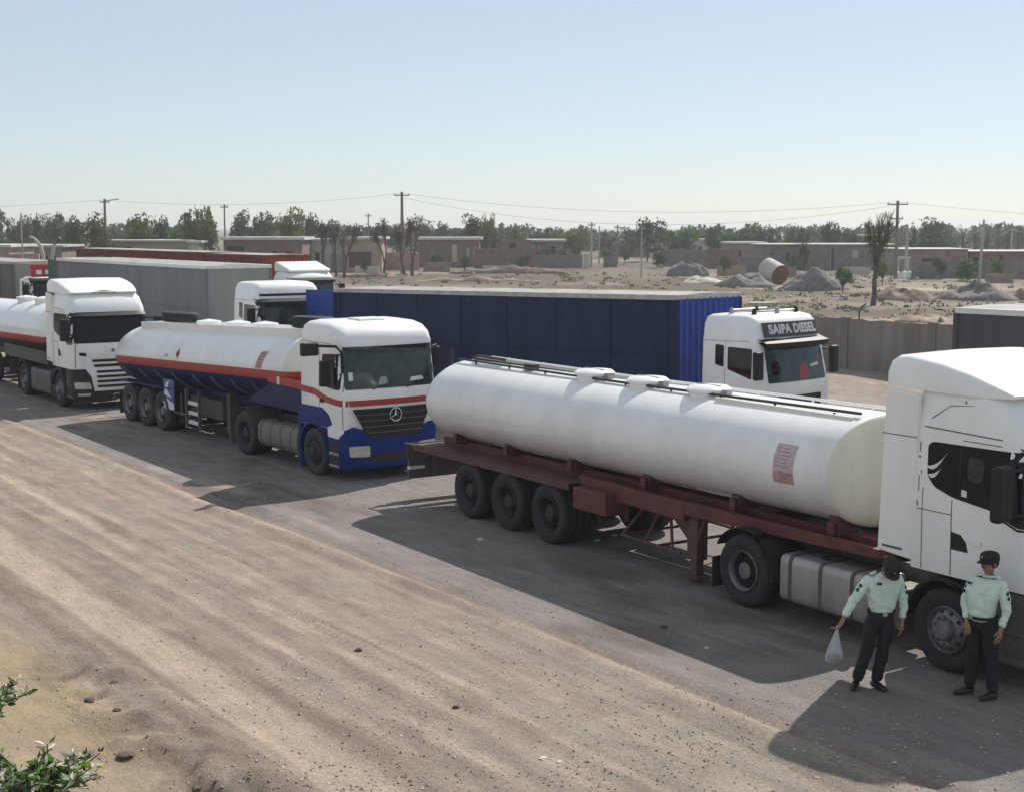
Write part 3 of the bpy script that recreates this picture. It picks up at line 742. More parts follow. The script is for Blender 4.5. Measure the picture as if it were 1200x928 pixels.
def build_t1():
    root = thing('tanker_truck', 'white tanker lorry nearest the camera with plain white tank and maroon trailer frame', 'tanker truck', place(*T1F, HD1), HD1, 'tanker trucks parked in the front row')
    cab_a(root, mx=1.0, mo=0.36)
    tractor_base(root, 3.68, rim_grey, alu, (-2.93, -1.2), (0.26, 0.93), bands=3)
    tk = tank_body(root, -13.0, -2.2, 2.02, 2.10, 1.12, 0.80, lambda s, fr: 1 if fr else 0, [tank_white, tank_cream], 0.42, 0.13)
    # weld seam rings
    for x in (-9.0, -4.6, -2.28):
        bm = B(); N = 60; zc = 2.02 + 0.08 * (x + 13) / 10.8
        for k in range(N):
            a0, a1 = 2 * PI * k / N, 2 * PI * (k + 1) / N; q = []
            for xx, a, e in ((x - 0.012, a0, .0005), (x - 0.012, a1, .0005), (x + 0.012, a1, .0005), (x + 0.012, a0, .0005)):
                q.append(bm.verts.new((xx, (1.12 + 0.0012) * math.cos(a), zc + (0.80 + 0.0012) * math.sin(a))))
            bm.faces.new(q)
        bmesh.ops.remove_doubles(bm, verts=bm.verts, dist=1e-5)
        obj('weld_seam', bm, tank_white, tk)
    # chassis beams, saddles, side platform
    fr = B()
    for s in (-1, 1):
        prism(fr, [(-13.25, 0.98), (-7.9, 0.98), (-7.0, 0.95), (-5.3, 0.95), (-4.8, 1.10), (-1.35, 1.12), (-1.35, 1.27), (-4.8, 1.30), (-13.25, 1.28)], s * 0.56 - 0.05, s * 0.56 + 0.05)
    for x in (-13.0, -11.9, -10.6, -9.3, -8.0, -6.0, -4.0, -2.0): box(fr, x - 0.05, x + 0.05, -0.5, 0.5, 1.12, 1.24)
    box(fr, -4.9, -1.4, -0.9, 0.9, 1.105, 1.125)
    obj('trailer_frame', fr, maroon, root, bevel=0.008)
    for s in (-1, 1):
        pb = B(); ya, yb = sorted((s * 0.70, s * 1.25)); box(pb, -13.28, -8.02, ya, yb, 1.13, 1.165); ya, yb = sorted((s * 1.21, s * 1.25)); box(pb, -13.28, -8.02, ya, yb, 1.04, 1.13)
        obj('side_platform', pb, dark_maroon, root, bevel=0.006)
        rb = B(); ya, yb = sorted((s * 0.93, s * 1.03)); prism(rb, [(-8.0, 1.02), (-5.25, 0.96), (-5.25, 1.26), (-8.0, 1.28)], ya, yb); prism(rb, [(-5.25, 1.06), (-1.3, 1.14), (-1.3, 1.27), (-5.25, 1.27)], ya, yb)
        obj('side_rail', rb, maroon, root, bevel=0.01)
        ya, yb = sorted((s * 0.80, s * 1.24))
        boxo('tool_box', (-7.9, -6.98, ya, yb, 0.76, 1.13), maroon, root, 0.02)
        ya, yb = sorted((s * 0.72, s * 0.94)); lg = B(); box(lg, -5.27, -5.03, ya, yb, 0.36, 1.1); box(lg, -5.22, -5.08, ya + .03, yb - .03, 0.12, 0.36); box(lg, -5.32, -4.98, ya - .02, yb + .02, 0.08, 0.12)
        prism(lg, [(-5.27, 1.05), (-5.9, 1.05), (-5.27, 0.55)], (ya + yb) / 2 - 0.015, (ya + yb) / 2 + 0.015)
        obj('landing_leg', lg, dark_maroon, root, bevel=0.012)
        for x in (-12.4, -10.6, -8.55, -6.5, -4.35, -2.35):
            zc = 2.02 + 0.08 * (x + 13) / 10.8
            sb = B(); ya, yb = sorted((s * 0.40, s * 0.78))
            zt = lambda y: zc - 0.80 * math.sqrt(1 - (abs(y) / 1.12) ** 2)
            prism(sb, [(ya, 1.24), (yb - s*0 , 1.24), (yb, zt(yb) + 0.01), ((ya + yb) / 2, zt((ya + yb) / 2) + 0.01), (ya, zt(ya) + 0.01)], x - 0.09, x + 0.09, 'x')
            sd_ = obj('saddle', sb, dark_maroon, root, bevel=0.006)
            boxo('saddle_clamp', (x - 0.06, x + 0.06, min(s * 0.80, s * 0.86), max(s * 0.80, s * 0.86), 1.26, 1.44), maroon if x > -9 else dark_maroon, sd_, 0.01)
    # pallet carrier, pipes and air tanks hanging between the axles and the landing legs
    uc = B()
    for s in (-1, 1):
        tube(uc, [(-6.9, s * 0.95, 0.45), (-5.4, s * 0.95, 0.42)], 0.025); tube(uc, [(-6.9, s * 0.95, 0.45), (-6.5, s * 0.75, 1.0)], 0.025); tube(uc, [(-5.6, s * 0.95, 0.42), (-5.9, s * 0.75, 1.0)], 0.025)
        tube(uc, [(-6.3, s * 0.95, 0.44), (-6.3, s * 0.6, 1.0)], 0.025); tube(uc, [(-4.85, s * 0.9, 1.1), (-5.15, s * 0.9, 0.5)], 0.03)
    tube(uc, [(-6.9, -0.95, 0.45), (-6.9, 0.95, 0.45)], 0.025); tube(uc, [(-6.0, -0.95, 0.43), (-6.0, 0.95, 0.43)], 0.025)
    obj('spare_wheel_cradle', uc, dark_maroon, root)
    pp = B(); tube(pp, [(-7.6, 0.3, 0.85), (-5.4, 0.3, 0.85), (-5.2, 0.0, 0.95), (-4.9, 0, 1.2)], 0.05); tube(pp, [(-9.0, -0.1, 0.9), (-5.6, -0.1, 0.86)], 0.06)
    lathe(pp, [(0, -7.4), (0.13, -7.35), (0.13, -6.7), (0, -6.65)], 'x', 14, (0, 0.1, 0.72))
    obj('discharge_pipe', pp, black_metal, root)
    trailer_running_gear(root, (-11.3, -9.98, -8.66), style='dual', rim=rim_dark)
    # rear bumper, lights
    rb = B(); box(rb, -13.70, -13.64, -1.2, 1.2, 0.40, 0.84); box(rb, -13.45, -13.25, -1.22, 1.22, 1.02, 1.14)
    for s in (-1, 1): box(rb, -13.66, -13.56, s * 0.6 - 0.05, s * 0.6 + 0.05, 0.5, 1.0); box(rb, -13.75, -13.3, s * 1.22 - .02, s * 1.22 + .02, 1.1, 1.14)
    obj('rear_bumper', rb, black_metal, root, bevel=0.01)
    boxo('light_board', (-13.74, -13.70, -1.2, 1.2, 0.86, 1.12), dark_maroon, root, 0.01)
    for s in (-1, 1): boxo('bumper_marking', (-13.705, -13.60, min(s * 0.85, s * 1.202), max(s * 0.85, s * 1.202), 0.60, 0.66), decal_white, root, 0.003)
    for s in (-1, 1): boxo('tail_light', (-13.79, -13.765, s * 1.0 - 0.15, s * 1.0 + 0.15, 0.90, 1.05), bright_red, root, 0.01)
    # walkway rails and hatches on top
    def top(x): return 2.02 + 0.08 * (x + 13) / 10.8 + 0.80
    wk = B(); box(wk, -13.0, -2.3, -0.06, 0.26, 2.83, 2.86)
    obj('walkway', wk, black_metal, tk)
    for s, yy in ((-1, -0.36), (1, 0.42)):
        rl = B(); tube(rl, [(-13.1, yy, 2.70), (-13.05, yy, 2.84), (-8, yy, 2.85), (-2.3, yy, 2.91)], 0.022)
        for i in range(9): x = -12.4 + i * 1.2; tube(rl, [(x, yy, 2.70), (x, yy, 2.87)], 0.02)
        obj('top_rail', rl, black_metal if s < 0 else white_paint, tk)  # near rail dark, far rail white: the railings' shading put into their colour
    sk = B(); box(sk, -5.2, -2.35, -0.47, -0.44, 2.74, 2.86)
    obj('spill_plate', sk, tank_cream, tk)
    for x in (-8.75, -7.25, -5.7):
        h = obj('hatch', lathe(B(), [(0.31, 2.74), (0.31, 2.84), (0.36, 2.86), (0.36, 2.90), (0.30, 2.945), (0.0, 2.96)], 'z', 28, (x, -0.16, 0.03)), white_paint, tk)
        hb = B(); box(hb, x + 0.36, x + 0.48, -0.22, -0.10, 2.84, 2.95); tube(hb, [(x - 0.38, -0.16, 2.90), (x - 0.28, -0.16, 2.985), (x + 0.28, -0.16, 2.985)], 0.010); obj('hatch_latch', hb, alu, h)
    mf = B(); tube(mf, [(-12.7, -0.2, 2.8), (-12.7, -0.2, 2.90), (-12.55, -0.2, 2.93), (-11.6, -0.2, 2.92)], 0.03); box(mf, -10.8, -10.5, -0.3, -0.15, 2.82, 2.92); tube(mf, [(-13.2, -0.45, 2.5), (-13.25, -0.4, 3.05)], 0.03)
    obj('vent_pipe', mf, black_metal, tk)
    # faded notice on the flank
    def flank(x, t, off):
        a = R(t); zc = 2.02 + 0.08 * (x + 13) / 10.8
        return (x, -(1.12 + off) * math.cos(a), zc + (0.80 + off) * math.sin(a))
    sg = patch('notice', [(-3.22, -14), (-2.82, -14), (-2.82, 26), (-3.22, 26)], lambda a, b, o: flank(a, b, o), decal_pink, tk, off=0.004, depth=0.003, grid=5)
    patch('notice_band', [(-3.22, -14), (-2.82, -14), (-2.82, -2), (-3.22, -2)], lambda a, b, o: flank(a, b, o), decal_red, sg, off=0.007, depth=0.002, grid=5)
    for i in range(6):
        t = 3 + i * 3.6
        patch('notice_line', [(-3.19, t), (-2.87 - 0.05 * (i % 3), t), (-2.87 - 0.05 * (i % 3), t + 1.1), (-3.19, t + 1.1)], lambda a, b, o: flank(a, b, o), decal_red, sg, off=0.007, depth=0.002, grid=5)
    return root

# ------------------------------------------------------------------ blue, white and red tanker in the middle
HD2 = R(-54)
def star_badge(parent, x, y, z, r):
    b = B(); N = 28
    for i in range(N):
        a0, a1 = 2 * PI * i / N, 2 * PI * (i + 1) / N
        tube(b, [(x, y + r * math.cos(a0), z + r * math.sin(a0)), (x, y + r * math.cos(a1), z + r * math.sin(a1))], r * 0.085, 6, cap=False)
    for k in range(3):
        a = PI / 2 + k * 2 * PI / 3
        c, s_ = math.cos(a), math.sin(a); px, pz = -s_, c; q = r * 0.14
        vs = [b.verts.new(p) for p in ((x + 0.025, y, z), (x, y + px * q, z + pz * q), (x, y + c * r, z + s_ * r), (x, y - px * q, z - pz * q))]
        b.faces.new((vs[0], vs[1], vs[2])); b.faces.new((vs[0], vs[2], vs[3]))
    obj('star_badge', b, chrome, parent)

def cab_b(root):
    prof = [(1.12, 1.36, 1.235, -0.58), (1.90, 1.36, 1.25, -0.58), (1.98, 1.34, 1.25, -0.58), (2.88, 1.22, 1.225, -0.58), (2.96, 1.24, 1.225, -0.58), (3.16, 1.16, 1.20, -0.58),
            (3.30, 1.00, 1.15, -0.56), (3.38, 0.78, 1.05, -0.5), (3.42, 0.4, 0.85, -0.4)]
    sh = Shell(prof, 0.25, 0.12)
    sh.build('cab', white_paint, root)
    low = Shell([(0.26, 1.38, 1.19, 0.66), (0.36, 1.44, 1.235, 0.66), (0.95, 1.44, 1.245, 0.66), (1.13, 1.40, 1.24, 0.62)], 0.28, 0.14)
    low.build('bumper', blue_paint, root)
    # white cheek panels and blue fenders on the flanks
    for s in (-1, 1):
        patch('cheek_panel', [(0.68, 0.95), (1.12, 0.93), (1.30, 1.14), (0.66, 1.14)], side_fn(low, s), white_paint, root, off=0.008)
        patch('blue_fender', [(-0.575, 1.13), (0.62, 1.13), (0.86, 1.22), (0.72, 1.42), (0.42, 1.55), (-0.575, 1.54)], side_fn(sh, s), blue_paint, root, off=0.010, depth=0.02, round_=0.05)
        ya, yb = sorted((s * 1.0, s * 1.25))
        boxo('side_skirt', (-0.72, -0.58, ya, yb, 0.12, 1.5), blue_paint, root, 0.02)
        boxo('step', (0.70, 1.12, ya, yb, 0.56, 0.62), alu, root)
        boxo('step', (0.70, 1.12, ya, yb, 0.30, 0.35), alu, root)
        patch('step_recess', [(0.70, 0.37), (1.10, 0.37), (1.10, 0.86), (0.70, 0.86)], side_fn(low, s), black_plastic, root, off=0.004, depth=0.01)
        patch('headlight', [(s * 0.62, 0.53), (s * 1.08, 0.55), (s * 1.10, 0.78), (s * 0.62, 0.77)], front_fn(low), lamp_glass, root, off=0.02, depth=0.03, round_=0.05)
        # red stripe: dips along the door then runs across the front
        patch('red_stripe', [(-0.575, 1.83), (0.1, 1.80), (0.6, 1.68), (1.3, 1.63), (1.3, 1.76), (0.65, 1.82), (0.1, 1.95), (-0.575, 1.97)], side_fn(sh, s), red_stripe, root, off=0.006, depth=0.01)
        patch('door_handle', [(0.34, 1.66), (0.52, 1.66), (0.52, 1.75), (0.34, 1.75)], side_fn(sh, s), black_plastic, root, off=0.010, depth=0.02)
        g = patch('side_window', [(0.40, 2.03), (1.16, 1.98), (1.16, 2.76), (0.44, 2.72)], side_fn(sh, s), glass, root, off=0.006, round_=0.06)
        for pl in ([(0.30, 1.14), (0.31, 1.14), (0.31, 2.85), (0.30, 2.85)], [(1.20, 1.14), (1.21, 1.14), (1.21, 2.85), (1.20, 2.85)], [(-0.57, 2.96), (1.1, 2.95), (1.1, 2.96), (-0.57, 2.97)]):
            patch('panel_gap', pl, side_fn(sh, s), seam_mat, root, off=0.004, depth=0.006, grid=0.3)
    patch('red_stripe', [(-1.225, 1.63), (1.225, 1.63), (1.225, 1.76), (-1.225, 1.76)], front_fn(sh), red_stripe, root, off=0.006, depth=0.01)
    patch('grille', [(-0.62, 0.93), (0.62, 0.93), (0.98, 1.57), (-0.98, 1.57)], lambda y, z, off: (1.42 - 0.12 * (y / 1.24) ** 2 + off, y, z), black_plastic, root, off=0.02, depth=0.10, round_=0.03)
    for i in range(4):
        z = 1.04 + 0.13 * i; hw = 0.66 + (z - 0.93) * 0.5
        patch('grille_bar', [(-hw, z), (hw, z), (hw + 0.01, z + 0.03), (-hw - 0.01, z + 0.03)], lambda y, z, off: (1.42 - 0.12 * (y / 1.24) ** 2 + off, y, z), grey_plastic, root, off=0.03, depth=0.02)
    star_badge(root, 1.475, 0, 1.42, 0.145)
    for s in (-1, 1):
        patch('front_fairing', [(s * 0.66, 0.90), (s * 1.12, 0.90), (s * 1.15, 1.12), (s * 0.98, 1.20), (s * 0.78, 1.12)], front_fn(low), blue_paint, root, off=0.025, depth=0.03, round_=0.05)
    patch('bumper_intake', [(-0.58, 0.42), (0.58, 0.42), (0.62, 0.58), (-0.62, 0.58)], front_fn(low), black_plastic, root, off=0.006, depth=0.02, round_=0.03)
    ws = patch('windscreen', [(-1.13, 1.99), (1.13, 1.99), (1.12, 2.78), (-1.12, 2.78)], front_fn(sh), glass_teal, root, off=0.008, round_=0.05)
    patch('tinted_band', [(-1.12, 2.74), (1.12, 2.74), (1.11, 2.90), (-1.11, 2.90)], front_fn(sh), glass_top, ws, off=0.014, depth=0.01)
    patch('windscreen_sticker', [(-1.03, 2.18), (-0.93, 2.18), (-0.93, 2.36), (-1.03, 2.36)], front_fn(sh), decal_white, ws, off=0.012, depth=0.003)
    patch('dashboard_paper', [(-0.35, 2.06), (-0.08, 2.06), (-0.14, 2.24), (-0.28, 2.24)], front_fn(sh), M('pale_paper', (0.3, 0.36, 0.38), 0.6), ws, off=0.011, depth=0.003, round_=0.05)
    patch('dashboard_paper', [(0.45, 2.10), (0.85, 2.12), (0.80, 2.20), (0.5, 2.19)], front_fn(sh), decal_white, ws, off=0.011, depth=0.003, round_=0.02)
    for yy in (-0.5, 0.35):
        wp = B(); tube(wp, [(sh.fx(yy, 2.0) + 0.03, yy, 1.98), (sh.fx(yy + 0.5, 2.12) + 0.03, yy + 0.5, 2.12)], 0.012); obj('wiper', wp, black_plastic, ws)
    # roof furniture and the big forward mirror
    boxo('roof_hatch', (0.0, 0.5, -0.35, 0.35, 3.40, 3.46), white_paint, root, 0.03)
    boxo('marker_lamp', (0.32, 0.42, -1.20, -1.17, 3.03, 3.08), black_plastic, root, 0.01)
    s = -1
    ma = B(); tube(ma, [(1.16, s * 1.14, 2.35), (1.20, s * 1.18, 2.80), (1.14, s * 1.28, 2.93), (1.0, s * 1.62, 2.95)], 0.032)
    m = obj('mirror', box(B(), 0.84, 1.0, min(s * 1.60, s * 2.0), max(s * 1.60, s * 2.0), 2.74, 3.02), black_plastic, root, bevel=0.04, seg=3)
    obj('mirror_arm', ma, black_plastic, m)
    obj('wide_mirror', box(B(), 0.86, 0.98, -1.56, -1.32, 2.06, 2.62), black_plastic, root, bevel=0.04, seg=3)
    m = obj('mirror', box(B(), 0.90, 1.0, 1.30, 1.48, 2.35, 2.80), black_plastic, root, bevel=0.04, seg=3)
    ma = B(); tube(ma, [(1.14, 1.16, 2.82), (1.0, 1.36, 2.84), (0.95, 1.38, 2.75)], 0.02); obj('mirror_arm', ma, black_plastic, m)
    arch(root, 0, 0.585, 0.68, 0.80, 1.258, -4, 184, blue_paint, name='wheel_arch')
    boxo('cab_underside', (-0.55, 1.1, -0.9, 0.9, 0.9, 1.12), black_metal, root, 0.03)
    return sh

def build_t2():
    root = thing('tanker_truck', 'tanker lorry with white tank over navy belly, red stripe and blue and white cab', 'tanker truck', place(-4.41, 31.48, HD2), HD2, 'tanker trucks parked in the front row')
    cab_b(root)
    tractor_base(root, 3.58, rim_dark, grey_tank, (-2.85, -0.85), (0.30, 0.95), fend=False, round_tank=True, bands=4, tyre=rubber_dusty)
    arch(root, -3.58, 0.60, 0.63, 0.62, 1.2, 20, 120, black_metal, name='rear_fender')
    X0, X1, Z0, Z1, RY, RZ = -12.0, -1.55, 1.80, 2.17, 1.2, 0.84
    zc = lambda x: Z0 + (Z1 - Z0) * (x - X0) / (X1 - X0)
    tk = tank_body(root, X0, X1, Z0, Z1, RY, RZ, lambda s, fr: (1 if fr else 0) if s > -0.04 else (2 if s > -0.25 else 3), [tank_white, tank_cream, red_stripe, navy_paint], 0.30, 0.5)
    # skirt that carries the stripe up to the cab
    for s in (-1, 1):
        ya, yb = sorted((s * 1.16, s * 1.20))
        sk = B(); prism(sk, [(-3.4, 1.35), (-0.62, 1.30), (-0.62, 1.92), (-2.0, 1.92)], ya, yb); obj('navy_skirt', sk, navy_paint, root, bevel=0.005)
        ya, yb = sorted((s * 1.19, s * 1.208))
        sk = B(); prism(sk, [(-2.3, 1.88), (-0.62, 1.84), (-0.62, 2.04), (-2.3, 2.04)], ya, yb); obj('stripe_panel', sk, red_stripe, root, bevel=0.004)
        # longitudinal shelf over the trailer wheels
        ya, yb = sorted((s * 0.85, s * 1.22))
        sf = B(); prism(sf, [(-11.9, 1.08), (-8.0, 1.16), (-8.0, 1.20), (-11.9, 1.12)], ya, yb); obj('wheel_shelf', sf, navy_paint, root)
        for i in range(8):   # outer frame ribs under the belly
            x = -11.5 + i * 1.15 + (0.2 if i > 3 else 0)
            rb = B(); z = zc(x)
            pts = []
            for a in (-22, -34, -48, -62):
                pts.append((s * (RY + 0.015) * math.cos(R(a)), z + (RZ + 0.015) * math.sin(R(a))))
            for p, q in zip(pts, pts[1:]):
                prism(rb, [p, q, (q[0] + s * 0.05, q[1] - 0.03), (p[0] + s * 0.05, p[1] - 0.02)], x - 0.035, x + 0.035, 'x')
            obj('belly_rib', rb, M('worn_blue_grey', (0.12, 0.14, 0.22), 0.5, var=0.3), tk)
        ya, yb = sorted((s * 1.17, s * 1.21))
        bd = boxo('banner_panel', (-8.55, -7.85, ya, yb, 0.62, 1.42), M('banner_blue', (0.05, 0.10, 0.32), 0.5, var=0.3), root, 0.01)
        ya, yb = sorted((s * 1.211, s * 1.216))
        b2 = B(); prism(b2, [(-8.54, 0.63), (-7.86, 0.63), (-7.86, 0.80), (-8.15, 0.86), (-8.54, 0.98)], ya, yb); prism(b2, [(-8.5, 1.0), (-8.35, 1.32), (-8.15, 1.40), (-8.3, 1.12), (-8.0, 0.94)], ya, yb)
        obj('banner_print', b2, decal_white, bd)
        ya, yb = sorted((s * 1.16, s * 1.20))
        for z in (0.38, 0.62, 0.88): boxo('side_guard_bar', (-6.95, -6.25, ya, yb, z, z + 0.10), decal_white, root, 0.008)
        for x in (-7.0, -6.2): boxo('side_guard_post', (x - 0.03, x + 0.03, ya - 0.05, yb - 0.01, 0.3, 1.3), grey_plastic, root, 0)
        sg = B(); tube(sg, [(-8.2, s * 1.1, 0.55), (-7.0, s * 1.1, 0.55)], 0.03); tube(sg, [(-7.6, s * 1.1, 0.55), (-7.6, s * 1.1, 1.1)], 0.03)
        obj('side_guard_frame', sg, grey_plastic, root)
        ya, yb = sorted((s * 0.65, s * 0.85))
        lg = B(); box(lg, -5.35, -5.15, ya, yb, 0.35, 1.3); box(lg, -5.3, -5.2, ya + .03, yb - .03, 0.1, 0.4); obj('landing_leg', lg, black_metal, root, bevel=0.01)
    fr = B()
    for s in (-1, 1): prism(fr, [(-12.1, 0.92), (-5.0, 1.0), (-4.6, 1.12), (-1.4, 1.14), (-1.4, 1.3), (-12.1, 1.1)], s * 0.5 - 0.05, s * 0.5 + 0.05)
    for x in (-12, -10, -8, -6, -3): box(fr, x - .05, x + .05, -0.5, 0.5, 0.98, 1.08)
    obj('trailer_frame', fr, navy_paint, root, bevel=0.008)
    bx = B(); box(bx, -7.6, -5.6, -0.85, 0.85, 0.55, 1.05); tube(bx, [(-9, 0.2, 0.7), (-5, 0.2, 0.7)], 0.07)
    obj('valve_cabinet', bx, black_metal, root, bevel=0.02)
    trailer_running_gear(root, (-11.05, -9.85, -8.68), style='dual', rim=rim_grey, tyre=rubber_dusty)
    for s in (-1, 1):
        ya, yb = sorted((s * 0.64, s * 1.24)); boxo('mud_flap', (-11.72, -11.70, ya, yb, 0.16, 0.8), black_plastic, root, 0.004)
    boxo('rear_bumper', (-12.35, -12.25, -1.2, 1.2, 0.5, 0.66), black_metal, root, 0.01)
    # raised spill box along the top
    sp = B()
    for s in (-1, 1): prism(sp, [(-11.7, zc(-11.7) + 0.70), (-1.9, zc(-1.9) + 0.70), (-1.9, zc(-1.9) + 0.94), (-11.7, zc(-11.7) + 0.94)], s * 0.52 - 0.015, s * 0.52 + 0.015)
    for x in (-11.7, -1.9): box(sp, x - .015, x + .015, -0.52, 0.52, zc(x) + .7, zc(x) + .935)
    obj('spill_box', sp, tank_white, tk)
    for x in (-8.2, -6.4, -4.8):
        z = zc(x) + 0.80
        h = obj('hatch', lathe(B(), [(0.30, z), (0.30, z + .14), (0.34, z + .16), (0.33, z + .20), (0.0, z + .26)], 'z', 22, (x, 0, 0)), tank_white, tk)
    def flank(x, t, off):
        a = R(t); return (x, -(RY + off) * math.cos(a), zc(x) + (RZ + off) * math.sin(a))
    # flame symbol and red notice
    fl = patch('flame_sign', [(-7.72, 13), (-7.60, 4), (-7.48, 13), (-7.60, 23)], lambda a, b, o: flank(a, b, o), bright_red, tk, off=0.006, depth=0.003, grid=4)
    patch('flame_mark', [(-7.63, 9), (-7.57, 9), (-7.55, 13), (-7.60, 18), (-7.65, 13)], lambda a, b, o: flank(a, b, o), black_plastic, fl, off=0.009, depth=0.002, grid=9)
    patch('grey_mark', [(-8.45, 6), (-8.25, 6), (-8.25, 12), (-8.45, 12)], lambda a, b, o: flank(a, b, o), M('pale_grey_print', (0.45, 0.47, 0.5), 0.6), tk, off=0.006, depth=0.003, grid=4)
    nb = patch('notice', [(-2.95, 1), (-2.62, 1), (-2.50, 30), (-2.83, 30)], lambda a, b, o: flank(a, b, o), decal_red, tk, off=0.006, depth=0.003, grid=4)
    for i in range(5):
        t = 5 + i * 5
        patch('notice_line', [(-2.88, t), (-2.62, t), (-2.62, t + 1.2), (-2.88, t + 1.2)], lambda a, b, o: flank(a, b, o), bright_red, nb, off=0.010, depth=0.002, grid=9)
    for s in (-1, 1):
        ya, yb = sorted((s * 1.21, s * 1.222)); boxo('stripe_gap', (-1.78, -1.66, ya, yb, 1.86, 2.04), decal_white, root, 0.003)
    return root, zc

# ------------------------------------------------------------------ tanker 3 at the left edge
HD3 = R(-55)
def build_t3():
    root = thing('tanker_truck', 'white tanker lorry at the left edge with slotted white front and red-striped tank', 'tanker truck', place(-13.9, 43.72, HD3), HD3, 'tanker trucks parked in the front row')
    cab_a(root, mark=False, mx=1.36, mo=0.26)
    tractor_base(root, 3.70, rim_grey, grey_plastic, (-2.95, -0.95), (0.24, 0.98), bands=1)
    zc = lambda x: 2.15 + 0.02 * (x + 2.2)
    navy2 = M('black_belly_paint', (0.02, 0.022, 0.03), 0.5, var=0.3, vs=3, dust=0.2)
    tk = tank_body(root, -12.3, -1.7, zc(-12.3), zc(-1.7), 1.2, 0.86, lambda s, fr: 0 if s > -0.16 else (1 if s > -0.40 else 2), [tank_white, red_stripe, navy2], 0.30, 0.3)
    fr = B()
    for s in (-1, 1): box(fr, -12.4, -1.4, s * 0.5 - 0.05, s * 0.5 + 0.05, 1.02, 1.24)
    obj('trailer_frame', fr, black_metal, root, bevel=0.008)
    for s in (-1, 1):
        ya, yb = sorted((s * 1.12, s * 1.18)); boxo('lower_skirt', (-6.0, -1.3, ya, yb, 1.16, 1.56), navy2, root, 0.01)
        ya, yb = sorted((s * 1.18, s * 1.2)); pass
        lg = B(); ya, yb = sorted((s * 0.65, s * 0.85)); box(lg, -5.5, -5.3, ya, yb, 0.1, 1.1); obj('landing_leg', lg, black_metal, root, bevel=0.01)
    trailer_running_gear(root, (-11.2, -9.9, -8.6), style='dual', rim=rim_grey, tyre=rubber_dusty)
    for x in (-2.6, -4.6, -6.6):
        obj('hatch', lathe(B(), [(0.30, zc(x) + .80), (0.30, zc(x) + .93), (0.35, zc(x) + .95), (0.34, zc(x) + 1.0), (0.0, zc(x) + 1.06)], 'z', 22, (x, -0.2, 0)), tank_white, tk)
    return root
t1 = build_t1(); t2, zc2 = build_t2(); t3 = build_t3()

# spare tyres lying on the two rear tanks
def top_tyre(name, label, parent_root, x, z, hd, tilt=0.0, y=-0.15):
    me = tyre_mesh('spare_tyre', 0.52, 0.28, rubber)
    loc = parent_root.matrix_world
    mw = Matrix.Translation(parent_root.location) @ Matrix.Rotation(hd, 4, 'Z')
    p = mw @ Vector((x, y, z))
    o = link_mesh('spare_tyre', me, None, p, (PI / 2 + tilt, 0, hd)); tag(o, label, 'tyre', 'spare tyres on the tank roofs'); return o
top_tyre('spare_tyre', 'dark spare tyre lying on the tank roof just behind the blue and white cab', t2, -1.95, zc2(-1.95) + 1.08, HD2, -0.05)
top_tyre('spare_tyre', 'dark spare tyre lying on the rear end of the navy-bellied tank', t2, -10.6, zc2(-10.6) + 1.06, HD2, -0.05, 0.2)
# ------------------------------------------------------------------ second row: curtain-sided lorries
def curtain_panel(bm, x0, x1, y, z0, z1, s, folds=40, amp=0.02, nz=5, seed=1, mi=0, sag=0.0, rib=0.0):
    n = folds * 3; rr = random.Random(seed); ph = [rr.uniform(0, 6.28) for _ in range(6)]
    rows = []
    for j in range(nz + 1):
        t = j / nz; z = z0 + (z1 - z0) * t; row = []
        for i in range(n + 1):
            u = i / n; x = x0 + (x1 - x0) * u
            d = amp * (0.5 * math.sin(u * folds * 1.0 + ph[0]) + 0.35 * math.sin(u * folds * 2.3 + ph[1] + t) + 0.5 * math.sin(u * folds * 0.37 + ph[2] + 2 * t)) * math.sin(PI * min(max(t, 0.04), 0.96)) ** 0.5
            if rib: d += rib * (1 if i % 3 == 1 else 0)
            row.append(bm.verts.new((x, y + s * d, z)))
        rows.append(row)
    for a, b in zip(rows, rows[1:]):
        for k in range(n):
            f = bm.faces.new((a[k], a[k + 1], b[k + 1], b[k])); f.material_index = mi

def corrugated(bm, p0, p1, z0, z1, pitch=0.22, depth=0.035, out=(0, -1), mi=0):
    """trapezoid-corrugated wall from p0 to p1 in plan"""
    p0, p1 = Vector((*p0, 0)), Vector((*p1, 0)); d = p1 - p0; L = d.length; d.normalize(); o = Vector((*out, 0))
    k = max(2, int(L / pitch)); pl = []
    for i in range(k):
        b = L * i / k; w_ = L / k
        for t, q in ((0.0, 0), (0.35, 0), (0.5, 1), (0.85, 1)): pl.append(p0 + d * (b + w_ * t) + o * (depth * q))
    pl.append(p1)
    lo = [bm.verts.new((p.x, p.y, z0)) for p in pl]; hi = [bm.verts.new((p.x, p.y, z1)) for p in pl]
    for i in range(len(pl) - 1): f = bm.faces.new((lo[i], lo[i + 1], hi[i + 1], hi[i])); f.material_index = mi

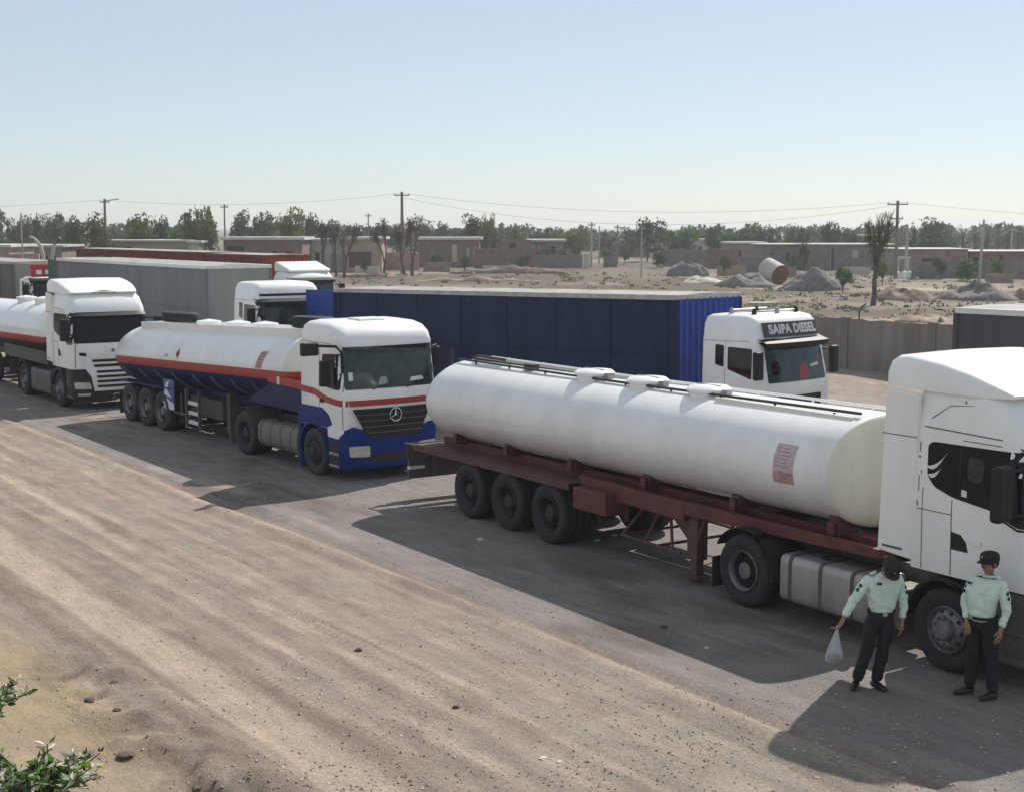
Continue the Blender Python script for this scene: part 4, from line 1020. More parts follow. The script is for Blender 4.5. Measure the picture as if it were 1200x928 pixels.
def trailer_box(root, x1, L, zt, zb, side_mat, front_mat, rail_mat, half=1.25, folds=40, amp=0.025, front='corr', side='curtain', seam=True, wheels=True, roof_mat=None, seed=1, axles=None, straps=7):
    x0 = x1 - L
    core = boxo('cargo_body', (x0 + 0.05, x1 - 0.07, -half + 0.13, half - 0.13, zb, zt - 0.06), side_mat, root, 0)
    for s in (-1, 1):
        bm = B()
        if side == 'curtain': curtain_panel(bm, x0 + 0.08, x1 - 0.08, s * (half - 0.03), zb + 0.05, zt - 0.10, s, folds, amp, seed=seed + s)
        else: corrugated(bm, (x0 + 0.08, s * (half - 0.04)), (x1 - 0.08, s * (half - 0.04)), zb + 0.05, zt - 0.10, 0.28, 0.035, (0, s))
        c = obj('side_curtain' if side == 'curtain' else 'side_wall', bm, side_mat, root, ang=30)
        if seam:
            zz = zb + (zt - zb) * 0.48
            boxo('curtain_seam', (x0 + 0.1, x1 - 0.1, min(s * (half - 0.02), s * (half + 0.012)), max(s * (half - 0.02), s * (half + 0.012)), zz, zz + 0.03), side_mat, c, 0.004)
        k = straps
        for i in range(k + 1 if side == 'curtain' and straps else 0):
            xx = x0 + 0.3 + (L - 0.6) * i / k
            ya, yb = sorted((s * (half - 0.03), s * (half - 0.004)))
            boxo('strap', (xx - 0.022, xx + 0.022, ya, yb, zb - 0.05, zt - 0.12), side_mat, c, 0)
        ya, yb = sorted((s * (half - 0.07), s * (half + 0.02)))
        boxo('top_rail', (x0, x1, ya, yb, zt - 0.13, zt), rail_mat, root, 0.015)
        boxo('bottom_rail', (x0, x1, ya, yb, zb - 0.06, zb + 0.06), black_metal, root, 0.01)
        for x in (x0 + 0.03, x1 - 0.03): boxo('corner_post', (x - 0.05, x + 0.05, ya, yb, zb, zt - 0.12), side_mat, root, 0.01)
    bm = B()
    if front == 'corr': corrugated(bm, (x1 - 0.04, -half + 0.04), (x1 - 0.04, half - 0.04), zb, zt - 0.08, 0.21, 0.045, (1, 0))
    else: box(bm, x1 - 0.07, x1 - 0.02, -half + 0.04, half - 0.04, zb, zt - 0.08)
    fw = obj('front_wall', bm, front_mat, root, ang=20)
    boxo('front_rail', (x1 - 0.08, x1 + 0.005, -half + 0.02, half - 0.02, zt - 0.12, zt - 0.004), rail_mat, root, 0.01)
    for s in (-1, 1): 
        d = boxo('rear_door', (x0 - 0.05, x0, s * half * 0.5 - half * 0.49, s * half * 0.5 + half * 0.49, zb, zt - 0.03), side_mat, root, 0.01)
        lb = B(); tube(lb, [(x0 - 0.07, s * 0.35, zb + 0.05), (x0 - 0.07, s * 0.35, zt - 0.1)], 0.018); obj('lock_bar', lb, alu, d)
    rf = B(); n = 12
    rows = []
    for i in range(n + 1):
        x = x0 + 0.02 + (L - 0.04) * i / n
        rows.append([rf.verts.new((x, y * (half - 0.05), zt - 0.02 + 0.035 * (1 - y * y) + (0.012 if i % 2 else 0))) for y in (-1, -.6, -.2, .2, .6, 1)])
    for a, b in zip(rows, rows[1:]):
        for k in range(5): rf.faces.new((a[k], a[k + 1], b[k + 1], b[k]))
    obj('roof', rf, roof_mat or roof_tarp, root, ang=60)
    if wheels:
        fr = B()
        for s in (-1, 1): box(fr, x0 + 0.1, x1 - 0.2, s * 0.5 - 0.05, s * 0.5 + 0.05, zb - 0.32, zb - 0.06)
        for i in range(12): box(fr, x0 + 0.4 + (L - .8) * i / 11 - .04, x0 + .4 + (L - .8) * i / 11 + .04, -half + 0.1, half - 0.1, zb - 0.14, zb - 0.065)
        obj('trailer_frame', fr, black_metal, root)
        trailer_running_gear(root, axles or (x0 + 1.6, x0 + 2.9, x0 + 4.2), style='super', rim=rim_grey, tyre=rubber_dusty)
        for s in (-1, 1):
            lg = B(); box(lg, x1 - 3.4, x1 - 3.2, s * 0.75 - .08, s * .75 + .08, 0.08, zb - 0.06); obj('landing_leg', lg, black_metal, root, bevel=0.01)

def cab_c(root, paint=None, zs=0.0, rear=-0.30, F=1.32, roof=3.72, w0=1.22, board=None, visor=True, spoiler=0.0, visor_lines=False):
    paint = paint or white_paint
    k = roof - 3.72
    prof = [(1.05, F + 0.02, w0, rear), (1.95, F, w0 + 0.02, rear), (2.08, F - 0.02, w0 + 0.02, rear), (2.98, F - 0.20, w0 - 0.02, rear), (3.10, F - 0.21, w0 - 0.03, rear), (3.50 + k, F - 0.34, w0 - 0.07, rear + 0.02),
            (3.64 + k, F - 0.46, w0 - 0.13, rear + 0.05), (3.70 + k, F - 0.65, w0 - 0.25, rear + 0.12), (3.72 + k, F - 0.95, w0 - 0.5, rear + 0.3)]
    sh = Shell(prof, 0.20, 0.09)
    sh.build('cab', paint, root)
    low = Shell([(0.32, F + 0.02, 1.18, 0.6), (0.45, F + 0.07, w0, 0.6), (1.0, F + 0.07, w0, 0.6), (1.05, F + 0.03, w0, 0.6)], 0.25, 0.1)
    low.build('bumper', grey_plastic, root)
    ws = patch('windscreen', [(-1.10, 2.12), (1.10, 2.12), (1.07, 2.95), (-1.07, 2.95)], front_fn(sh), glass_teal, root, off=0.008, round_=0.06)
    patch('grille', [(-0.75, 1.15), (0.75, 1.15), (0.85, 1.80), (-0.85, 1.80)], front_fn(sh), black_plastic, root, off=0.008, round_=0.05)
    for s in (-1, 1):
        patch('headlight', [(s * 0.65, 0.65), (s * 1.10, 0.66), (s * 1.12, 0.86), (s * 0.68, 0.84)], front_fn(low), lamp_glass, root, off=0.012, round_=0.04)
        if rear < -0.25: patch('side_window', [(rear + 0.42, 2.52), (rear + 0.68, 2.46), (rear + 0.68, 2.98), (rear + 0.42, 3.0)], side_fn(sh, s), glass, root, off=0.006, round_=0.04)
        patch('side_window', [(rear + 0.80, 2.42), (1.02, 2.20), (1.02, 2.92), (rear + 0.80, 2.95)], side_fn(sh, s), glass, root, off=0.006, round_=0.05)
        patch('panel_gap', [(rear, 3.08), (0.95, 3.08), (0.95, 3.09), (rear, 3.09)], side_fn(sh, s), seam_mat, root, off=0.003, depth=0.005, grid=.5)
        patch('panel_gap', [(rear + 0.72, 1.1), (rear + 0.73, 1.1), (rear + 0.73, 3.08), (rear + 0.72, 3.08)], side_fn(sh, s), seam_mat, root, off=0.003, depth=0.005, grid=.5)
    if visor:
        vb = B(); vm = black_plastic
        P = [(sh.fx(-1.2 + 2.4 * i / 14, 3.0), -1.2 + 2.4 * i / 14) for i in range(15)]
        for i in range(14):
            (xa, ya), (xb, yb) = P[i], P[i + 1]
            vs = [vb.verts.new(p) for p in ((xa - .05, ya, 3.15), (xb - .05, yb, 3.15), (xb + .24, yb, 3.05), (xa + .24, ya, 3.05), (xa - .05, ya, 3.10), (xb - .05, yb, 3.10), (xb + .23, yb, 2.93), (xa + .23, ya, 2.93))]
            for q in ((0, 1, 2, 3), (7, 6, 5, 4), (3, 2, 6, 7), (0, 4, 5, 1)): vb.faces.new([vs[t] for t in q])
        bmesh.ops.remove_doubles(vb, verts=vb.verts, dist=1e-4)
        obj('sun_visor', vb, black_plastic, root)
    if visor_lines:
        patch('roof_vent', [(-1.05, 3.22), (1.05, 3.22), (1.05, 3.30), (-1.05, 3.30)], front_fn(sh), black_plastic, root, off=0.01)
    mirror(root, F - 0.12, 2.55, 0.28, 0.66, x0=1.0, y0=1.18)
    arch(root, 0, 0.585, 0.64, 0.80, 1.24, -5, 175, black_plastic, name='wheel_arch')
    if spoiler:
        sp = B()
        prism(sp, [(rear - 0.1, roof - 0.05), (rear - 0.1, roof + spoiler * 0.9), (rear + 0.1, roof + spoiler), (0.75, roof + 0.10), (0.85, roof - 0.05)], -1.1, 1.1)
        obj('roof_spoiler', sp, paint, root, bevel=0.08, seg=3)
    boxo('cab_underside', (rear, 1.0, -0.9, 0.9, 0.9, 1.05), black_metal, root, 0.03)
    return sh

navy_curtain = M('navy_curtain', (0.010, 0.028, 0.075), 0.7, var=0.35, vs=1.6, streak=True, dust=0.06, dz=3.5, dcol=(0.06, 0.09, 0.12), spec=0.25)
bright_blue_sheet = M('bright_blue_sheet', (0.012, 0.045, 0.30), 0.55, var=0.25, vs=2.5, streak=True)
pale_rail = M('pale_rail', (0.46, 0.45, 0.42), 0.7, var=0.25, vs=3)
roof_tarp = M('roof_tarpaulin', (0.34, 0.33, 0.31), 0.8, var=0.3, vs=1.5)
grey_curtain = M('grey_curtain', (0.17, 0.185, 0.20), 0.75, var=0.18, vs=1.2, streak=True)
grey_front = M('grey_front_wall', (0.26, 0.27, 0.26), 0.7, var=0.15, vs=2, streak=True)
red_curtain = M('rust_red_sheet', (0.20, 0.055, 0.035), 0.75, var=0.25, vs=1.5, streak=True)
charcoal_curtain = M('charcoal_curtain', (0.085, 0.085, 0.095), 0.75, var=0.18, vs=1.2, streak=True)
taupe_curtain = M('taupe_curtain', (0.16, 0.14, 0.13), 0.75, var=0.18, vs=1.2)
green_sheet = M('green_sheet', (0.02, 0.10, 0.045), 0.6, var=0.25, vs=3, streak=True)
GR2 = 'curtain-sided lorries in the second row'

def row2(P1, hdeg, ahead, z=0.0, pitch=0.0, label='', name='box_lorry', cat='lorry'):
    """P1: trailer's front near top corner in plan; ahead: metres from it to the front axle"""
    h = R(hdeg); u = (math.cos(h), math.sin(h)); n = (u[1], -u[0])
    loc = (P1[0] + ahead * u[0] - 1.25 * n[0], P1[1] + ahead * u[1] - 1.25 * n[1], z)
    return thing(name, label, cat, loc, h, GR2, ry=0)

def opened_door(root, x0, w_, zb, zt, mat, label):
    d = B(); box(d, x0 - w_, x0 - 0.02, -1.27, -1.23, zb, zt - 0.04)
    for i in range(3): box(d, x0 - w_ + 0.03, x0 - 0.05, -1.29, -1.27, zb + 0.4 + i * (zt - zb) * 0.3, zb + 0.46 + i * (zt - zb) * 0.3)
    o = obj('open_rear_door', d, mat, root, bevel=0.006); o['label'] = label

def build_row2():
    # navy lorry, lettered cab
    r = row2((4.06, 35.0), -48, 1.35, -0.30, label='lorry with long navy curtain trailer and white cab lettered over the windscreen')
    r.rotation_euler = Euler((0, R(-1.15), R(-48)), 'XYZ')
    sh = cab_c(r, rear=-0.5, F=1.46, roof=3.72, w0=1.29)
    brd = patch('sign_board', [(-1.02, 3.18), (1.02, 3.18), (0.98, 3.52), (-1.02, 3.52)], lambda y, z, off: (sh.fx(y, 3.15) + 0.06 - (z - 3.18) * 0.3 + off, y, z), charcoal_curtain, r, off=0.0, depth=0.06)
    cu = bpy.data.curves.new('lettering', 'FONT'); cu.body = 'SAIPA DIESEL'; cu.size = 0.285; cu.align_x = 'CENTER'; cu.align_y = 'CENTER'; cu.extrude = 0.006; cu.offset = 0.012
    cu.space_character = 1.08
    to = bpy.data.objects.new('lettering', cu); C.objects.link(to)
    dg = bpy.context.evaluated_depsgraph_get(); dg.update()
    me = bpy.data.meshes.new_from_object(to.evaluated_get(dg)); bpy.data.objects.remove(to)
    # x (reading) -> +y, y (up) -> z, normal -> +x ; wrap on the curved board
    for v in me.vertices:
        a, b_, c_ = v.co; y = a * 1.0; z = 3.35 + b_
        v.co = (sh.fx(y, 3.15) + 0.06 - (z - 3.18) * 0.3 + 0.004 + c_, y, z)
    me.materials.clear(); me.materials.append(decal_white); link_mesh('lettering', me, brd)
    ws = [c for c in r.children if c.name.startswith('windscreen')][0]
    patch('windscreen_sticker', [(0.02, 2.17), (0.42, 2.17), (0.40, 2.42), (0.22, 2.55), (0.06, 2.42)], front_fn(sh), M('red_cloth', (0.42, 0.10, 0.10), 0.8, var=.3, vs=20), ws, off=0.014, depth=0.003)
    patch('windscreen_sticker', [(0.50, 2.42), (0.85, 2.46), (0.84, 2.52), (0.5, 2.48)], front_fn(sh), decal_white, ws, off=0.014, depth=0.003)
    patch('wheel_shadow_patch', [(-0.95, 2.30), (-0.70, 2.30), (-0.62, 2.42), (-0.70, 2.62), (-0.92, 2.6)], front_fn(sh), glass, ws, off=0.012, depth=0.003).name = 'wheel_shadow'  # flat dark patch painted on the glass as the steering wheel's shadow
    for i, (x, y) in enumerate(((0.1, -0.9), (0.7, -0.8), (0.75, 0.0), (0.7, 0.8), (0.1, 0.9), (-0.1, 0.3))):
        obj('roof_lamp', lathe(B(), [(0.05, 3.66), (0.06, 3.76), (0.03, 3.84), (0, 3.85)], 'z', 12, (x, y, 0)), black_plastic if i % 2 else alu, r)
    rl = B(); tube(rl, [(-0.1, -0.7, 3.78), (0.7, -0.7, 3.76), (0.72, 0.7, 3.76), (-0.1, 0.7, 3.78), (-0.1, -0.7, 3.78)], 0.022); obj('roof_rack', rl, alu, r)
    tractor_base(r, 3.7, rim_grey, alu, bands=2)
    trailer_box(r, -1.35, 14.5, 4.14, 1.25, navy_curtain, bright_blue_sheet, pale_rail, folds=46, amp=0.03, seed=5)
    opened_door(r, -15.85, 1.55, 1.25, 4.12, bright_blue_sheet, 'bright blue rear door swung open along the side')
    # grey lorry
    r = row2((-10.55, 49.5), -54, 3.0, 0.0, label='lorry with long grey curtain trailer and white cab behind the navy trailer')
    cab_c(r, rear=-0.9, F=1.05, roof=3.68, visor=True, visor_lines=True)
    tractor_base(r, 3.7, rim_grey, alu, bands=2)
    trailer_box(r, -3.0, 15.4, 4.14, 1.25, grey_curtain, grey_front, M('white_rail', (0.75, 0.75, 0.72), 0.6), folds=26, amp=0.022, front='flat', seed=9, straps=0)
    opened_door(r, -18.4, 1.1, 1.25, 4.1, green_sheet, 'dark green rear door swung open along the side')
    # rust-red lorry with two boxes
    r = row2((-11.6, 67.0), -53, 1.4, 0.0, label='lorry with two rust-red ribbed boxes standing beyond the grey trailer')
    cab_c(r, rear=-0.5, F=1.3, roof=3.45, visor=True, spoiler=0.42)
    tractor_base(r, 3.7, rim_grey, alu, bands=2)
    trailer_box(r, -1.4, 6.1, 4.16, 1.25, red_curtain, M('orange_red_sheet', (0.30, 0.055, 0.03), 0.7, var=.2, vs=3, streak=True), red_curtain, front='corr', side='corr', seam=False, wheels=False)
    sub = B(); box(sub, -7.5, -1.4, -0.9, 0.9, 1.0, 1.19); obj('box_frame', sub, black_metal, r)
    trailer_box(r, -7.9, 17.5, 4.2, 1.25, red_curtain, red_curtain, red_curtain, front='flat', side='corr', seam=False)
    # charcoal trailer on the right, in front of the lettered cab
    r = row2((9.7, 31.4), -49, 14.9, -0.30, label='charcoal curtain trailer with a white top rail at the right edge of the photo')
    cab_c(r, rear=-0.9, F=1.3, roof=3.4)
    tractor_base(r, 3.7, rim_grey, alu, bands=2)
    trailer_box(r, -1.3, 13.6, 4.02, 1.25, charcoal_curtain, charcoal_curtain, M('white_rail', (0.75, 0.75, 0.72), 0.6), folds=20, amp=0.012, seed=12, straps=0)
    # far left lorry
    r = row2((-23.3, 67.0), -54, 1.5, 0.0, label='lorry with taupe box trailer and red roof board behind the left tanker')
    cab_c(r, rear=-0.6, F=1.2, roof=3.2)
    rb = B(); box(rb, 0.1, 0.3, -0.9, 1.0, 3.2, 3.75)
    bo = obj('roof_board', rb, bright_red, r, bevel=0.02)
    for i in range(4): boxo('board_print', (0.301, 0.308, -0.7 + i * 0.42, -0.45 + i * 0.42, 3.3, 3.5), decal_white, bo, 0)
    tractor_base(r, 3.7, rim_grey, alu, bands=2)
    trailer_box(r, -1.3, 13.6, 3.85, 1.25, taupe_curtain, grey_front, pale_rail, folds=20, amp=0.02, front='flat', seed=14)
build_row2()

# ------------------------------------------------------------------ concrete wall behind the second row
conc = M('weathered_concrete', (0.28, 0.25, 0.22), 0.9, var=0.28, vs=1.6, bump=0.3, bs=18, streak=True)
conc2 = M('concrete_pilaster', (0.26, 0.235, 0.205), 0.9, var=0.28, vs=1.6, bump=0.3, bs=18, streak=True)
def build_wall():
    w0 = Vector((3.0, 68.0)); w1 = Vector((33.0, 31.0))
    d = w1 - w0; L = d.length; ang = math.atan2(d.y, d.x)
    r = thing('boundary_wall', 'weathered grey concrete boundary wall running behind the second row of lorries', 'wall', (w0.x, w0.y, -0.35), ang)
    n = 12; seg = L / n
    first = None
    for i in range(n):
        if first is None:
            bm = B(); cells = 8
            box(bm, 0.12, seg - 0.12, -0.08, 0.08, -0.3, 2.30)
            bmesh.ops.subdivide_edges(bm, edges=[e for e in bm.edges if abs(e.verts[0].co.x - e.verts[1].co.x) > 1], cuts=10)
            rr = random.Random(5)
            for v in bm.verts:
                if v.co.z > 2: v.co.z += rr.uniform(-0.03, 0.03)
            first = obj('wall_panel', bm, conc, r, smooth=False, loc=(0, 0, 0)); pil = boxo('pilaster', (-0.16, 0.16, -0.15, 0.15, -0.3, 2.34), conc2, r, 0.02)
        else:
            o = link_mesh('wall_panel', first.data, r, (i * seg, 0, rng.uniform(-0.03, 0.03))); p = link_mesh('pilaster', pil.data, r, (i * seg, 0, rng.uniform(-0.02, 0.03)))
build_wall()
# ------------------------------------------------------------------ village, waste ground and trees beyond the wall
FPX, PITCH = 1680.0, R(6.72)
def gp(u, v, z=0.0):
    """a point of the place from its bearing and its depression angle"""
    x = (u - 600) / FPX; y = -(v - 464) / FPX
    d = (x, math.cos(PITCH) + y * math.sin(PITCH), -math.sin(PITCH) + y * math.cos(PITCH))
    t = (z - 5.47) / d[2]; return d[0] * t, d[1] * t
def bx_(u, D): return (u - 600) / FPX * D * 1.007
def hz_(v, D): return 5.47 - (v - 266) / FPX * D

mud = M('mud_plaster', (0.30, 0.24, 0.185), 0.9, var=0.25, vs=0.8, bump=0.3, bs=6)
tanw = M('tan_plaster', (0.36, 0.30, 0.225), 0.9, var=0.2, vs=0.8)
brick_m = M('brown_brick', (0.22, 0.145, 0.11), 0.9, var=0.3, vs=1.5, bump=0.3, bs=8)
redbrick = M('reddish_brick', (0.27, 0.15, 0.12), 0.9, var=0.3, vs=1.5)
block_m = M('grey_block', (0.21, 0.195, 0.175), 0.9, var=0.3, vs=1.0, bump=0.3, bs=6)
palew = M('pale_plaster', (0.52, 0.49, 0.43), 0.85, var=0.15, vs=1.0)
roof_pale = M('pale_roof_edge', (0.62, 0.60, 0.55), 0.8, var=0.2, vs=1.0)
dark_open = M('dark_opening', (0.025, 0.022, 0.02), 0.8, var=0.1)
door_red = M('maroon_door', (0.10, 0.035, 0.03), 0.7, var=0.2)
iron_door = M('green_grey_door', (0.20, 0.22, 0.20), 0.7, var=0.2)

def house(name, label, cat, u0, u1, D, h, wall, roof=roof_pale, depth=8, ops=(), over=0.35, rt=0.28, rot=0.0, parapet=0, gate=()):
    x0, x1 = bx_(u0, D), bx_(u1, D); w_ = x1 - x0; zg = gz((x0 + x1) / 2, D)
    r = thing(name, label, cat, ((x0 + x1) / 2, D, zg), R(rot))
    hw = w_ / 2
    # openings cut as real recesses: the front wall is laid up from panels round them
    cuts = sorted([(max(bx_(a, D) - (x0 + x1) / 2, -hw + 0.1), min(bx_(b, D) - (x0 + x1) / 2, hw - 0.1), z0, z1, m_) for a, b, z0, z1, m_ in ops])
    bm = B(); x = -hw
    for a, b, z0, z1, m_ in cuts:
        if a > x: box(bm, x, a, 0, 0.3, 0, h)
        if z0 > 0.02: box(bm, a, b, 0, 0.3, 0, z0)
        if z1 < h - 0.02: box(bm, a, b, 0, 0.3, z1, h)
        x = max(x, b)
    if x < hw: box(bm, x, hw, 0, 0.3, 0, h)
    box(bm, -hw, -hw + 0.3, 0.302, depth, 0, h); box(bm, hw - 0.3, hw, 0.302, depth, 0, h); box(bm, -hw + .302, hw - .302, depth - 0.3, depth, 0, h)
    bmesh.ops.remove_doubles(bm, verts=bm.verts, dist=1e-4)
    obj('wall', bm, wall, r, smooth=False)
    for a, b, z0, z1, m_ in cuts:
        nm = 'door' if z0 < 0.3 else 'window'
        d = boxo(nm, (a + 0.02, b - 0.02, 0.14, 0.2, z0, z1 - 0.01), m_, r, 0)
        if nm == 'window' and b - a > 0.7: boxo('frame', (a + 0.02, b - 0.02, 0.08, 0.139, z0, z0 + 0.06), palew, d, 0)
        if nm == 'door': boxo('frame', (a + 0.02, a + 0.1, 0.08, 0.139, z0, z1 - .01), palew, d, 0)
    if roof: boxo('roof', (-hw - over, hw + over, -over, depth + over, h, h + rt), roof, r, 0.02)
    return r
def wall_run(label, u0, u1, D, h, mat, rot=0, name='yard_wall', thick=0.3):
    x0, x1 = bx_(u0, D), bx_(u1, D); L = x1 - x0; r_ = random.Random(int(u0))
    bm = B(); n = max(2, int(L / 1.2)); top = [(i * L / n - L / 2, h + r_.uniform(-0.08, 0.08)) for i in range(n + 1)]
    prism(bm, [(-L / 2, -0.3)] + [(L / 2, -0.3)] + top[::-1], 0, thick)
    o = obj(name, bm, mat, None, smooth=False, loc=((x0 + x1) / 2, D, gz((x0 + x1) / 2, D)), rot=(0, 0, R(rot)))
    return tag(o, label, 'wall')

dk = dark_open
house('house', 'low tan house with pale flat roof at the far left edge', 'house', -30, 17, 150, 3.4, tanw, ops=[(-5, 3, 1.0, 2.0, dk)])
house('house', 'long low house with dark shaded openings behind the left power pole', 'house', 24, 78, 172, 3.2, mud, ops=[(34, 42, 1.2, 2.2, dk), (50, 62, 1.3, 2.2, dk), (66, 71, 0, 2.1, dk)])
wall_run('pinkish plaster yard wall in front of the far left houses', 14, 52, 132, 3.1, M('pink_plaster', (0.40, 0.28, 0.23), 0.9, var=.25, vs=1))
house('house', 'long beige house with maroon shutters behind the left end of the red lorry', 'house', 116, 226, 176, 3.7, tanw, ops=[(138, 160, 1.2, 3.1, door_red), (172, 180, 0, 2.6, dk), (193, 201, 0, 2.6, dk)], rt=0.2)
house('shed', 'small white shed beside the long beige house', 'shed', 227, 238, 172, 3.5, palew, roof=roof_pale, depth=3)
house('house', 'long flat-roofed brick house with open dark bays left of the dead trees', 'house', 266, 357, 172, 3.9, brick_m, ops=[(270, 290, 1.0, 3.2, dk), (297, 305, 0.0, 2.3, dk), (322, 328, 1.4, 2.6, dk), (338, 346, 1.3, 2.6, door_red)], rt=0.35)
house('house', 'pale rendered house between the brick house and the bare trees', 'house', 359, 404, 180, 3.8, palew, ops=[(372, 377, 1.2, 2.4, dk), (390, 396, 0, 2.2, iron_door)])
house('house', 'tan house with a wide maroon garage door between the dead trees', 'house', 405, 449, 178, 4.0, tanw, ops=[(411, 437, 0.45, 2.5, door_red)], rt=0.3)
wall_run('pinkish yard wall behind the central bare trees', 450, 492, 184, 2.3, M('pink_plaster', (0.40, 0.28, 0.23)))
house('house', 'brown house with white roof edge and white door post right of the dead trees', 'house', 492, 562, 196, 3.6, brick_m, ops=[(507, 514, 0, 2.2, iron_door), (530, 537, 0.6, 3.0, palew), (547, 551, 0.8, 2.6, palew), (555, 559, 0.8, 2.6, palew)], rt=0.35)
wall_run('brown brick yard wall in the middle distance', 556, 628, 188, 2.6, brick_m)
house('house', 'brown brick hut with a dark square window over the yard wall', 'hut', 589, 622, 200, 3.5, brick_m, roof=None, ops=[(596, 605, 1.9, 3.0, dk)], depth=5)
house('house', 'small olive house with two pale arched window frames', 'house', 620, 660, 205, 3.3, block_m, ops=[(622, 627, 1.7, 2.9, palew), (630, 633, 1.7, 2.9, palew), (645, 650, 1.6, 2.6, dk)])
wall_run('grey green low yard wall left of the sandy lane', 626, 682, 191, 1.7, block_m)
wall_run('broken pale wall stub beside the lane poles', 683, 690, 188, 1.9, palew)
wall_run('far wall closing the sandy lane', 700, 760, 262, 2.4, block_m)
wall_run('grey block yard wall right of the lane and behind the rubble', 776, 830, 196, 2.5, block_m, rot=-3)
wall_run('brown yard wall right of the rubble heap', 826, 862, 186, 2.6, brick_m)
house('house', 'dark low house half hidden under the green trees on the right', 'house', 852, 893, 206, 3.0, mud, ops=[(861, 866, 0, 2.1, dk), (878, 886, 1.1, 2.1, dk)])
wall_run('grey yard wall behind the steel drum', 862, 915, 172, 1.9, block_m)
house('house', 'grey block house with patched roof edge behind the gravel heap', 'house', 890, 936, 190, 3.1, block_m, ops=[(899, 903, 1.0, 2.1, dk), (917, 922, 1.0, 2.1, dk)], rt=0.15)
house('house', 'long grey block house with pale cornice left of the twin poles', 'house', 944, 1041, 185, 3.1, block_m, ops=[(969, 973, 0, 2.7, dk), (994, 1002, 1.5, 2.5, palew), (1024, 1028, 1.4, 2.3, dk)], rt=0.2)
house('house', 'low mud house with a long dark slot window right of the twin poles', 'house', 1052, 1128, 166, 2.9, mud, ops=[(1058, 1061, 0, 2.2, dk), (1075, 1098, 1.3, 1.9, dk), (1103, 1107, 2.1, 2.7, redbrick), (1110, 1126, 1.1, 2.2, redbrick)], rt=0.12)
house('house', 'long brick house with a pale roof edge at the right edge', 'house', 1130, 1226, 168, 2.7, brick_m, ops=[(1134, 1141, 1.0, 2.1, dk), (1152, 1156, 1.2, 2.1, redbrick), (1165, 1169, 1.0, 2.3, dk), (1190, 1197, 0.5, 1.5, door_red)], rt=0.14)
wall_run('long low grey wall in front of the right-hand houses', 1064, 1230, 152, 1.75, block_m)

# ---- heaps
def mound(label, u, v, D, wpx, h, mat, seed, asp=0.7, peaks=1, name='gravel_heap', cat='heap'):
    x, y = bx_(u, D), D; rx = wpx / 2 / FPX * D; ry = rx * asp; bm = B(); n, mrows = 48, 16
    rr = np.random.RandomState(seed); rings = []
    for j in range(mrows + 1):
        t = j / mrows; ring = []
        for i in range(n):
            a = 2 * PI * i / n
            px, py = rx * t * math.cos(a), ry * t * math.sin(a)
            nn = fbm(np.array([px * 0.9 + seed]), np.array([py * 0.9 + seed]), seed, 5)[0]
            hh = h * 0.85 * (max(0, 1 - t ** 2.1)) * (0.30 + 0.95 * nn + 0.15 * math.cos(a * 2 + seed))
            if peaks > 1: hh *= 0.75 + 0.4 * abs(math.cos(px / rx * PI * peaks * 0.5))
            k = 1 + 0.18 * (fbm(np.array([math.cos(a) * 2 + 5]), np.array([math.sin(a) * 2 + 5]), seed + 3, 2)[0] - 0.5)
            ring.append(bm.verts.new((px * k, py * k, hh - (0.5 if j == mrows else 0) + (nn - 0.5) * 0.15 * h)))
            if j == 0: break
        rings.append(ring)
    for i in range(n): bm.faces.new((rings[0][0], rings[1][i], rings[1][(i + 1) % n]))
    for a, b in zip(rings[1:], rings[2:]):
        for i in range(n): bm.faces.new((a[i], b[i], b[(i + 1) % n], a[(i + 1) % n]))
    o = obj(name, bm, mat, None, ang=70, loc=(x, y, gz(x, y)))
    return tag(o, label, cat)
gravel_m = M('grey_gravel', (0.20, 0.185, 0.175), 0.95, var=0.4, vs=2.5, bump=0.8, bs=9)
soil_m = M('brown_soil_heap', (0.27, 0.20, 0.155), 0.95, var=0.35, vs=1.6, bump=0.8, bs=6)
pink_m = M('pinkish_soil_heap', (0.34, 0.25, 0.19), 0.95, var=0.3, vs=1.2, bump=0.8, bs=5)
mound('grey gravel heap beside the steel drum', 952, 340, 126, 82, 2.3, gravel_m, 3)
mound('low brown heap left of the steel drum', 872, 338, 132, 76, 1.5, gravel_m, 5)
mound('brown soil heap in front of the twin power poles', 1056, 350, 107, 74, 1.4, soil_m, 7)
mound('dark grey gravel heap right of the bare tree', 1140, 350, 108, 100, 1.6, gravel_m, 9, peaks=2)
mound('pinkish soil heap right of the dark gravel heap', 1190, 352, 111, 60, 1.1, soil_m, 10)
mound('low pinkish soil heap just behind the boundary wall', 1078, 372, 84, 74, 0.55, pink_m, 11)
mound('second low tan soil heap behind the boundary wall', 1020, 372, 82, 60, 0.4, pink_m, 12)
mound('dark rubble heap against the grey block yard wall', 803, 326, 160, 52, 2.4, gravel_m, 13)
mound('pale earth bank behind the navy trailer', 822, 334, 138, 52, 0.9, palew, 14)
mound('reddish earth bank across the middle of the waste ground', 600, 322, 166, 150, 1.1, soil_m, 15, asp=0.15, peaks=3)
mound('tan earth bank in front of the brown brick wall', 560, 330, 145, 170, 0.6, pink_m, 16, asp=0.12, peaks=4)
mound('earth bank at the foot of the garage-door house', 445, 325, 156, 100, 0.6, pink_m, 17, asp=0.15)

